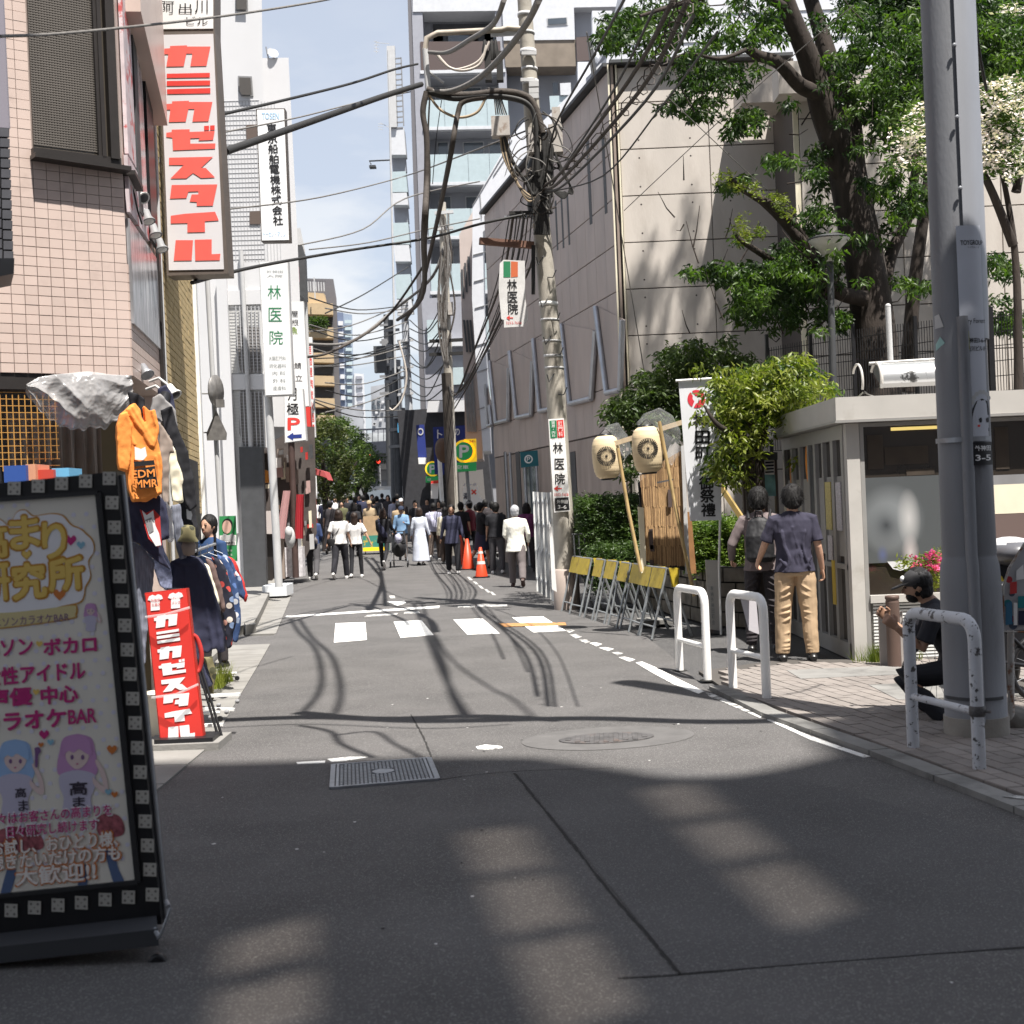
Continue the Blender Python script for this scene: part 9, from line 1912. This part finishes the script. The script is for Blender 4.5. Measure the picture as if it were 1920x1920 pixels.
def crowd(px,hy,Y,rz,label,topm,**k):
    """a person whose head top is seen at (px, hy)"""
    hgt=P(px,hy,Y).z-gz(Y);hgt=max(1.5,min(1.86,hgt));p_=P(px,hy,Y);return person(Vector((p_.x,Y,gz(Y))),rz,label,hgt,.034,topm,k.pop('style','tee'),k.pop('bot',M_char),k.pop('bstyle','wide'),M_shoeb,legs=random.choice((wl_,wr_)),arms=AR,group='far crowd in the street',wr=0,**k)
crowd(692,938,48,F_,'person with a cap and yellow lanyard behind the hand cart',M_khaki,cap=M_khaki)
crowd(596,930,58,B_,'person in white at the left edge of the far crowd',M_whitef,face=False);crowd(607,926,56,B_,'person in a sun hat and navy top in the far crowd',M_navy,cap=M_olive,face=False)
crowd(618,938,46,B_,'person in dark clothes left of the white shirted woman',M_char,face=False)
CR=[(628,927,60,M_whitef),(636,930,62,M_navy),(644,925,66,M_char),(650,930,60,M_blackf),(657,926,68,M_whitef),(665,929,54,M_blackf),(673,925,64,M_bluesh),(680,920,60,M_navy),(688,925,66,M_khaki),(697,922,62,M_denim),(706,930,58,M_dgp),(716,925,70,M_blackf),(727,928,62,M_char),(738,932,56,M_lav),(744,925,60,M_blackf),(752,934,50,M_char),(762,930,56,M_khaki),(770,932,60,M_navy),(778,938,48,M_blackf),(786,928,60,M_maroon),(793,926,62,M_whitef),(800,934,52,M_char),(806,924,58,M_redfab),(812,930,56,M_blackf),(822,938,48,M_blackf),(830,940,46,M_char),(842,944,45,M_blackf),(858,938,46,M_olive),(662,942,44,M_blackf),(746,942,46,M_khaki),(640,938,50,M_olive),(700,934,54,M_blackf),(621,925,70,M_lav),(614,923,75,M_beige),(892,946,44,M_blackf),(922,940,40,M_char),(949,942,38,M_blackf)]
nm_={}
cols={'white_fabric':'white','navy_fabric':'navy','charcoal_cloth':'charcoal','black_fabric':'black','blue_shirt':'dark blue','khaki_cloth':'khaki','denim_shirt':'denim blue','dark_grey_trousers':'grey','lavender_shirt':'lavender','maroon_cloth':'maroon','red_fabric':'red','olive_cloth':'olive','taupe_fabric':'taupe'}
lm_list=[(600,'below the olive street tree'),(640,'just right of the street trees'),(672,'before the viaduct'),(700,'around the hand cart'),(730,'left of the pale pole'),(780,'right of the pale pole'),(830,'beside the dark pole'),(900,'left of the mauve wing'),(1000,'at the mauve wing')]
for k,(x,y,Y,m_)in enumerate(CR):
    wh_=[l_ for q,l_ in lm_list if x>=q-15][-1]if x>590 else lm_list[0][1]
    lb='far person in %s, %s'%(cols.get(m_.name,'dark'),wh_)
    crowd(x,y,Y,B_ if k%3 else F_,lb,m_,style='long' if k%2 else 'tee',hstyle='bob' if k%4==0 else 'short',face=False,cap=(M_whitef if x==806 or x==752 else None))
# boy peering out behind the clothes rack
person(Vector((P(392,985,14.6).x,14.6,0)),R(150),'young man with black hair peering out behind the floral shirts',P(392,968,14.6).z,.014,mat('teal_navy',(.02,.05,.13),.85),'long',M_char,'trousers',M_shoeb,group='people in the street',head=(6,0))
# ================================================================ lanterns, bamboo screen, banner, small things
M_lant=mat('lantern_paper',(.66,.53,.34),.7,var=.06,vs_=3,bump=.15,bs=8,stretch=(.2,.2,9));
yl=16.2
def lantern(cx,cy,rx,ry,Y,label,yaw=.25):
    c_=P(cx,cy,Y);t=thing('paper_lantern',label,'lantern',(c_.x,Y,P(cx,cy+ry,Y).z),'festival lanterns by the bamboo screen');rr=rx*Y/2500;hh=ry*Y/2500
    prof=[(rr*.55,-hh*.93),(rr*.80,-hh*.82),(rr*.93,-hh*.6),(rr,-hh*.2),(rr,hh*.25),(rr*.95,hh*.55),(rr*.80,hh*.80),(rr*.55,hh*.92)]
    pf2=[]
    for(r0,h0),(r1,h1)in zip(prof,prof[1:]):
        for k in range(4):q=k/4;pf2.append((r0+(r1-r0)*q-(.004 if k%2 else 0),h0+(h1-h0)*q))
    pf2.append(prof[-1]);mb=MB();mb.lathe(pf2,c_,(-.04,0,1),28,M_lant);mb.build('shade',M_lant,t)
    mb=MB();mb.lathe([(rr*.5,hh*.9),(rr*.5,hh*1.0),(rr*.46,hh*1.0),(rr*.46,hh*.9)],c_,(-.04,0,1),20,M_black);mb.lathe([(rr*.5,-hh*1.0),(rr*.5,-hh*.9)],c_,(-.04,0,1),20,M_black);mb.tube([c_+Vector((-rr*.4,0,hh)),c_+Vector((0,0,hh*1.25)),c_+Vector((rr*.4,0,hh))],.007,5,M_black);mb.build('ring',M_black,t)
    # round crest of radiating bars, raised on the curved face
    mb=MB();R0=rr*.66
    def onf(a,r_):
        x=r_*math.cos(a)+math.sin(-yaw)*rr*.25;z=r_*math.sin(a)*1.02;x=max(-rr*.97,min(rr*.97,x));return c_+Vector((x,-math.sqrt(max(1e-6,rr*rr-x*x))-.004,z+hh*.02))
    for k in range(32):
        a0=k*2*math.pi/32;a1=a0+2*math.pi/32*.66;q=[onf(a0,R0*.55),onf(a1,R0*.55),onf(a1,R0),onf(a0,R0)];mb.add(q,[(0,1,2,3)],M_ink)
    for k in range(16):
        a0=k*2*math.pi/16;q=[onf(a0,R0*.28),onf(a0+.12,R0*.28),onf(a0+.06,R0*.5),onf(a0,R0*.5)];mb.add(q,[(0,1,2,3)],M_ink)
    for a0 in(0,.79,1.57,2.36):q=[onf(a0,R0*.2),onf(a0+.25,R0*.2),onf(a0+3.14,R0*.2),onf(a0+3.4,R0*.2)];mb.add(q,[(0,1,2,3)],M_ink)
    mb.build('crest',M_ink,t)
    return t,c_,rr,hh
l1=lantern(1137,857,27,43,yl+.6,'left paper lantern with a round black crest, hanging in the shade')
l2=lantern(1214,843,29,46,yl,'right paper lantern with a round black crest, sunlit under clear plastic')
M_film=mat('clear_film',(.8,.82,.84),.12,alpha=.10,spec=.9,bump=.5,bs=10)
for(px,lb)in(([(1193,795),(1208,775),(1238,765),(1262,778),(1276,810),(1272,850),(1262,875),(1248,855),(1232,830),(1205,798)],'clear plastic rain cover blown off the right lantern'),([(1126,812),(1138,795),(1160,792),(1178,815),(1184,845),(1172,862),(1160,840),(1145,820)],'clear plastic rain cover behind the left lantern')):
    mb=MB();poly_px(mb,px,YP(yl+.25 if px[0][0]>1150 else yl+.9),M_film,0,.10);me=remesh(mb,.02,6,.5,.02,6);me.materials.append(M_film)
    o=bpy.data.objects.new('plastic_cover',me);COL.objects.link(o);tag(o,lb,'plastic cover')
M_bam=mat('bamboo',(.42,.30,.14),.5,var=.2,vs_=8);M_reed=mat('bamboo_screen',(.44,.28,.14),.75,var=.3,vs_=30,stretch=(6,6,.5));M_reed2=mat('bamboo_screen_dark',(.27,.165,.085),.8,var=.3,vs_=30,stretch=(6,6,.5));M_wood=mat('pale_wood',(.55,.44,.30),.7,var=.1,vs_=6,stretch=(3,3,.4))
bs=thing('bamboo_screen','tall bamboo slat screen on wooden posts beside the paper lanterns','screen',G(1240,1090));bs.location=(P(1240,945,16.6).x,16.6,0);ysn=16.6;pls=YP(ysn)
mb=MB();poly_px(mb,[(1196,905),(1282,850),(1284,1070),(1210,1053)],YP(ysn+.06),M_black,0,.03);mb.build('backing',M_black,bs)
RG=random.Random(5)
for r_ in range(6):
    mb=MB();y0=838+r_*37;y1=y0+38
    for i in range(44):
        f=i/44;x=1197+f*84+RG.uniform(-.3,.3)+(y0-838)*.075*(1-f*.5);w_=1.5
        if y0+RG.uniform(0,3)<905-f*60-18:
            if y1<905-f*60:continue
        jj=RG.uniform(-1.2,1.6);yt_=max(y0+jj,842+(1-f)*50);yb_2=min(y1+jj,1052+f*26)
        if yt_<yb_2:poly_px(mb,[(x,yt_),(x+w_,yt_-.4),(x+w_+1.4,yb_2-.4),(x+1.4,yb_2)],pls,RG.choice((M_reed,M_reed,M_reed2)),-.01+RG.uniform(0,.010),.010)
    mb.build('slat_row',M_reed,bs,kind='stuff')
for px in([(1277,836),(1283,835),(1294,1075),(1286,1077)],[(1196,950),(1207,952),(1212,1070),(1203,1075)]):mb=MB();poly_px(mb,px,YP(ysn-.05),M_lgrey if px[0][0]>1250 else M_cream,0,.04);mb.build('post',M_lgrey,bs)
for x,y,h_ in((1252,918,33),(1217,992,38),(1219,1022,12),(1218,1050,10)):mb=MB();poly_px(mb,[(x,y),(x+7,y),(x+8,y+h_),(x+1,y+h_)],YP(ysn-.03),M_brn if 'M_brn' in globals()else M_iron,0,.02);mb.build('tag',M_iron,bs)
for a,b,lb in(((1158,840),(1202,1072),'bamboo pole holding the left lantern'),((1236,790),(1302,1118),'bamboo pole holding the right lantern')):
    mb=MB();mb.tube([P(*a,yl-.1),P((a[0]+b[0])/2-2,(a[1]+b[1])/2,yl-.1),P(*b,yl-.2)],.022,8,M_bam);o=mb.build('bamboo_pole');tag(o,lb,'pole','bamboo poles of the lanterns')
mb=MB();mb.beam(P(1152,832,yl+.5),P(1285,790,yl+.3),.05,.06,M_wood);o=mb.build('lantern_beam');tag(o,'pale wooden beam from which the lanterns hang','beam')
mb=MB();mb.beam(P(1232,905,yl-.1),P(1262,899,yl-.1),.02,.02,M_iron);o=mb.build('iron_bracket');tag(o,'short rusty bracket on the bamboo screen','bracket')
# white banner
nb=thing('festival_banner','tall white festival banner with black brush characters','banner',G(1349,1185));nb.location=(P(1320,945,16.0).x,16.0,0);pln=YP(15.9)
mb=MB();poly_px(mb,[(1272,713),(1350,710),(1353,975),(1294,977)],pln,mat('banner_white',(.66,.67,.70),.8,var=.04),0,.01);mb.build('cloth',MATS['banner_white'],nb)
mb=MB();mb.tube([P(1267,714,15.88),P(1352,709,15.88)],.015,8,M_white);mb.tube([P(1351,712,15.95),P(1350,980,15.95),P(1348,1060,15.95),P(1352,1190,15.95)],.014,8,M_white);mb.build('pole',M_white,nb)
mb=MB();M_bred=mat('banner_red',(.60,.03,.05),.7)
for a0,r0,r1 in((0,17,10),):
    for k in range(3):
        a=k*2.09;poly_px(mb,[(1306+17*math.cos(a+q),748+17*math.sin(a+q))for q in np.linspace(0,1.9,10)]+[(1306+(5+4*q/1.9)*math.cos(a+q),748+(5+4*q/1.9)*math.sin(a+q))for q in np.linspace(1.7,.3,6)],pln,M_bred,.004)
mb.build('crest',M_bred,nb)
mb=MB()
for ch,x,y in(('神',1300,778),('田',1304,808),('町',1305,838),('御',1311,894),('祭',1313,918),('禮',1315,944)):text_px(mb,ch,x,y,x+26,y+24,pln,M_ink,.035,0,.005)
mb.build('lettering',M_ink,nb)
ws=thing('wooden_marker','narrow weathered white board with vertical writing on the pavement edge','sign board',G(1340,1187));gy=G(1340,1187).y;plw=YP(gy)
mb=MB();poly_px(mb,[(1323,1050),(1346,1051),(1354,1186),(1331,1182)],plw,M_bwh,0,.05);mb.build('board',M_bwh,ws);mb=MB();vtext(mb,'奉納外神田町会',1334,1098,1172,5,plw,M_gl,.02,.15,.05);mb.build('lettering',M_gl,ws);mb=MB();poly_px(mb,[(1328,1180),(1358,1184),(1358,1190),(1328,1186)],YP(gy-.05),M_iron,0,.2);mb.build('foot',M_iron,ws)
# leaning wood behind the banner
mb=MB();mb.beam(P(1290,960,17.0),P(1300,1075,17.0),.07,.07,mat('wood_orange',(.34,.17,.07),.7,var=.2));mb.beam(P(1350,910,17.2),P(1400,985,17.0),.06,.06,mat('wood_yellow',(.35,.25,.09),.7));o=mb.build('timber_props');tag(o,'timber props behind the white banner','timber')
# traffic cones
M_cone=mat('cone_orange',(.62,.06,.02),.45);M_cref=mat('cone_white',(.65,.62,.58),.4)
def cone(g_,sc_,label,bands=True):
    t=thing('traffic_cone',label,'traffic cone',g_,'orange traffic cones');mb=MB();h_=.70*sc_
    mb.box((g_.x-.19*sc_,g_.y-.19*sc_,0),(g_.x+.19*sc_,g_.y+.19*sc_,.03),M_black);mb.build('base',M_black,t)
    mb=MB();mb.lathe([(.145*sc_,.03),(.03*sc_,h_),(.001,h_)],g_,(0,0,1),20,M_cone);mb.build('shell',M_cone,t)
    if bands:
        for a,b in((.42,.52),(.78,.86)):mb=MB();r0=.145+(.03-.145)*a;r1=.145+(.03-.145)*b;mb.lathe([(r0*sc_+.004,.03+(h_-.03)*a),(r1*sc_+.004,.03+(h_-.03)*b)],g_,(0,0,1),20,M_cref);mb.build('white_band',M_cref,t)
    return t
cone(gp(903,1083),1.0,'nearest orange cone with two white bands');cone(gp(878,1068),1.15,'tall plain orange cone right behind the banded one',False);cone(gp(865,1060),1.2,'plain orange cone farthest back, beside the navy jacketed man',False)
# folded accordion gate by the pole
gt_=thing('accordion_gate','folded silver accordion gate beside the middle utility pole','gate',G(1020,1130));M_gs=mat('gate_silver',(.42,.44,.47),.35,.6,var=.15,vs_=5,stretch=(1,1,.2))
for i in range(9):
    x=1000+i*4.2;yb2=1112+i*2.6;Yg=G(x+8,yb2).y;mb=MB();mb.beam(Vector((G(x+8,yb2).x,Yg,.03)),Vector((G(x+8,yb2).x,Yg,P(x,922+i*.2,Yg).z)),.05 if i%2 else .03,.03,M_gs if i%2 else M_white);mb.build('gate_post',M_gs,gt_)
mb=MB()
for i in range(8):
    a=G(1008+i*4.2,1112+i*2.6);b=G(1012.2+i*4.2,1114.6+i*2.6)
    for z in(.3,.8,1.3,1.7):mb.beam(a+Vector((0,0,z)),b+Vector((0,0,z+(.12 if i%2 else-.12))),.015,.02,M_gs)
mb.build('lattice',M_gs,gt_)
mb=MB();poly_px(mb,[(1029,976),(1035,990),(1044,1110),(1035,1105)],YP(20.4),M_whitef,0,.02);o=mb.build('hanging_sheet');tag(o,'torn white sheet hanging between the gate and the utility pole','sheet')
# things on the pavement by the barriers
pbox('folded_board',1200,1162,1262,1172,17.2,.5,M_concd,'low dark concrete kerb piece behind the barriers','kerb piece')
mb=MB();
for x in(1075,1085,1095):mb.tube([P(x,1000,20.2),P(x+6,1090,20.2)],.012,5,M_dgrey)
mb.tube([P(1072,1002,20.2),P(1110,1000,20.2)],.012,5,M_dgrey);o=mb.build('low_railing');tag(o,'low dark railing beside the utility pole under the hedge','railing')
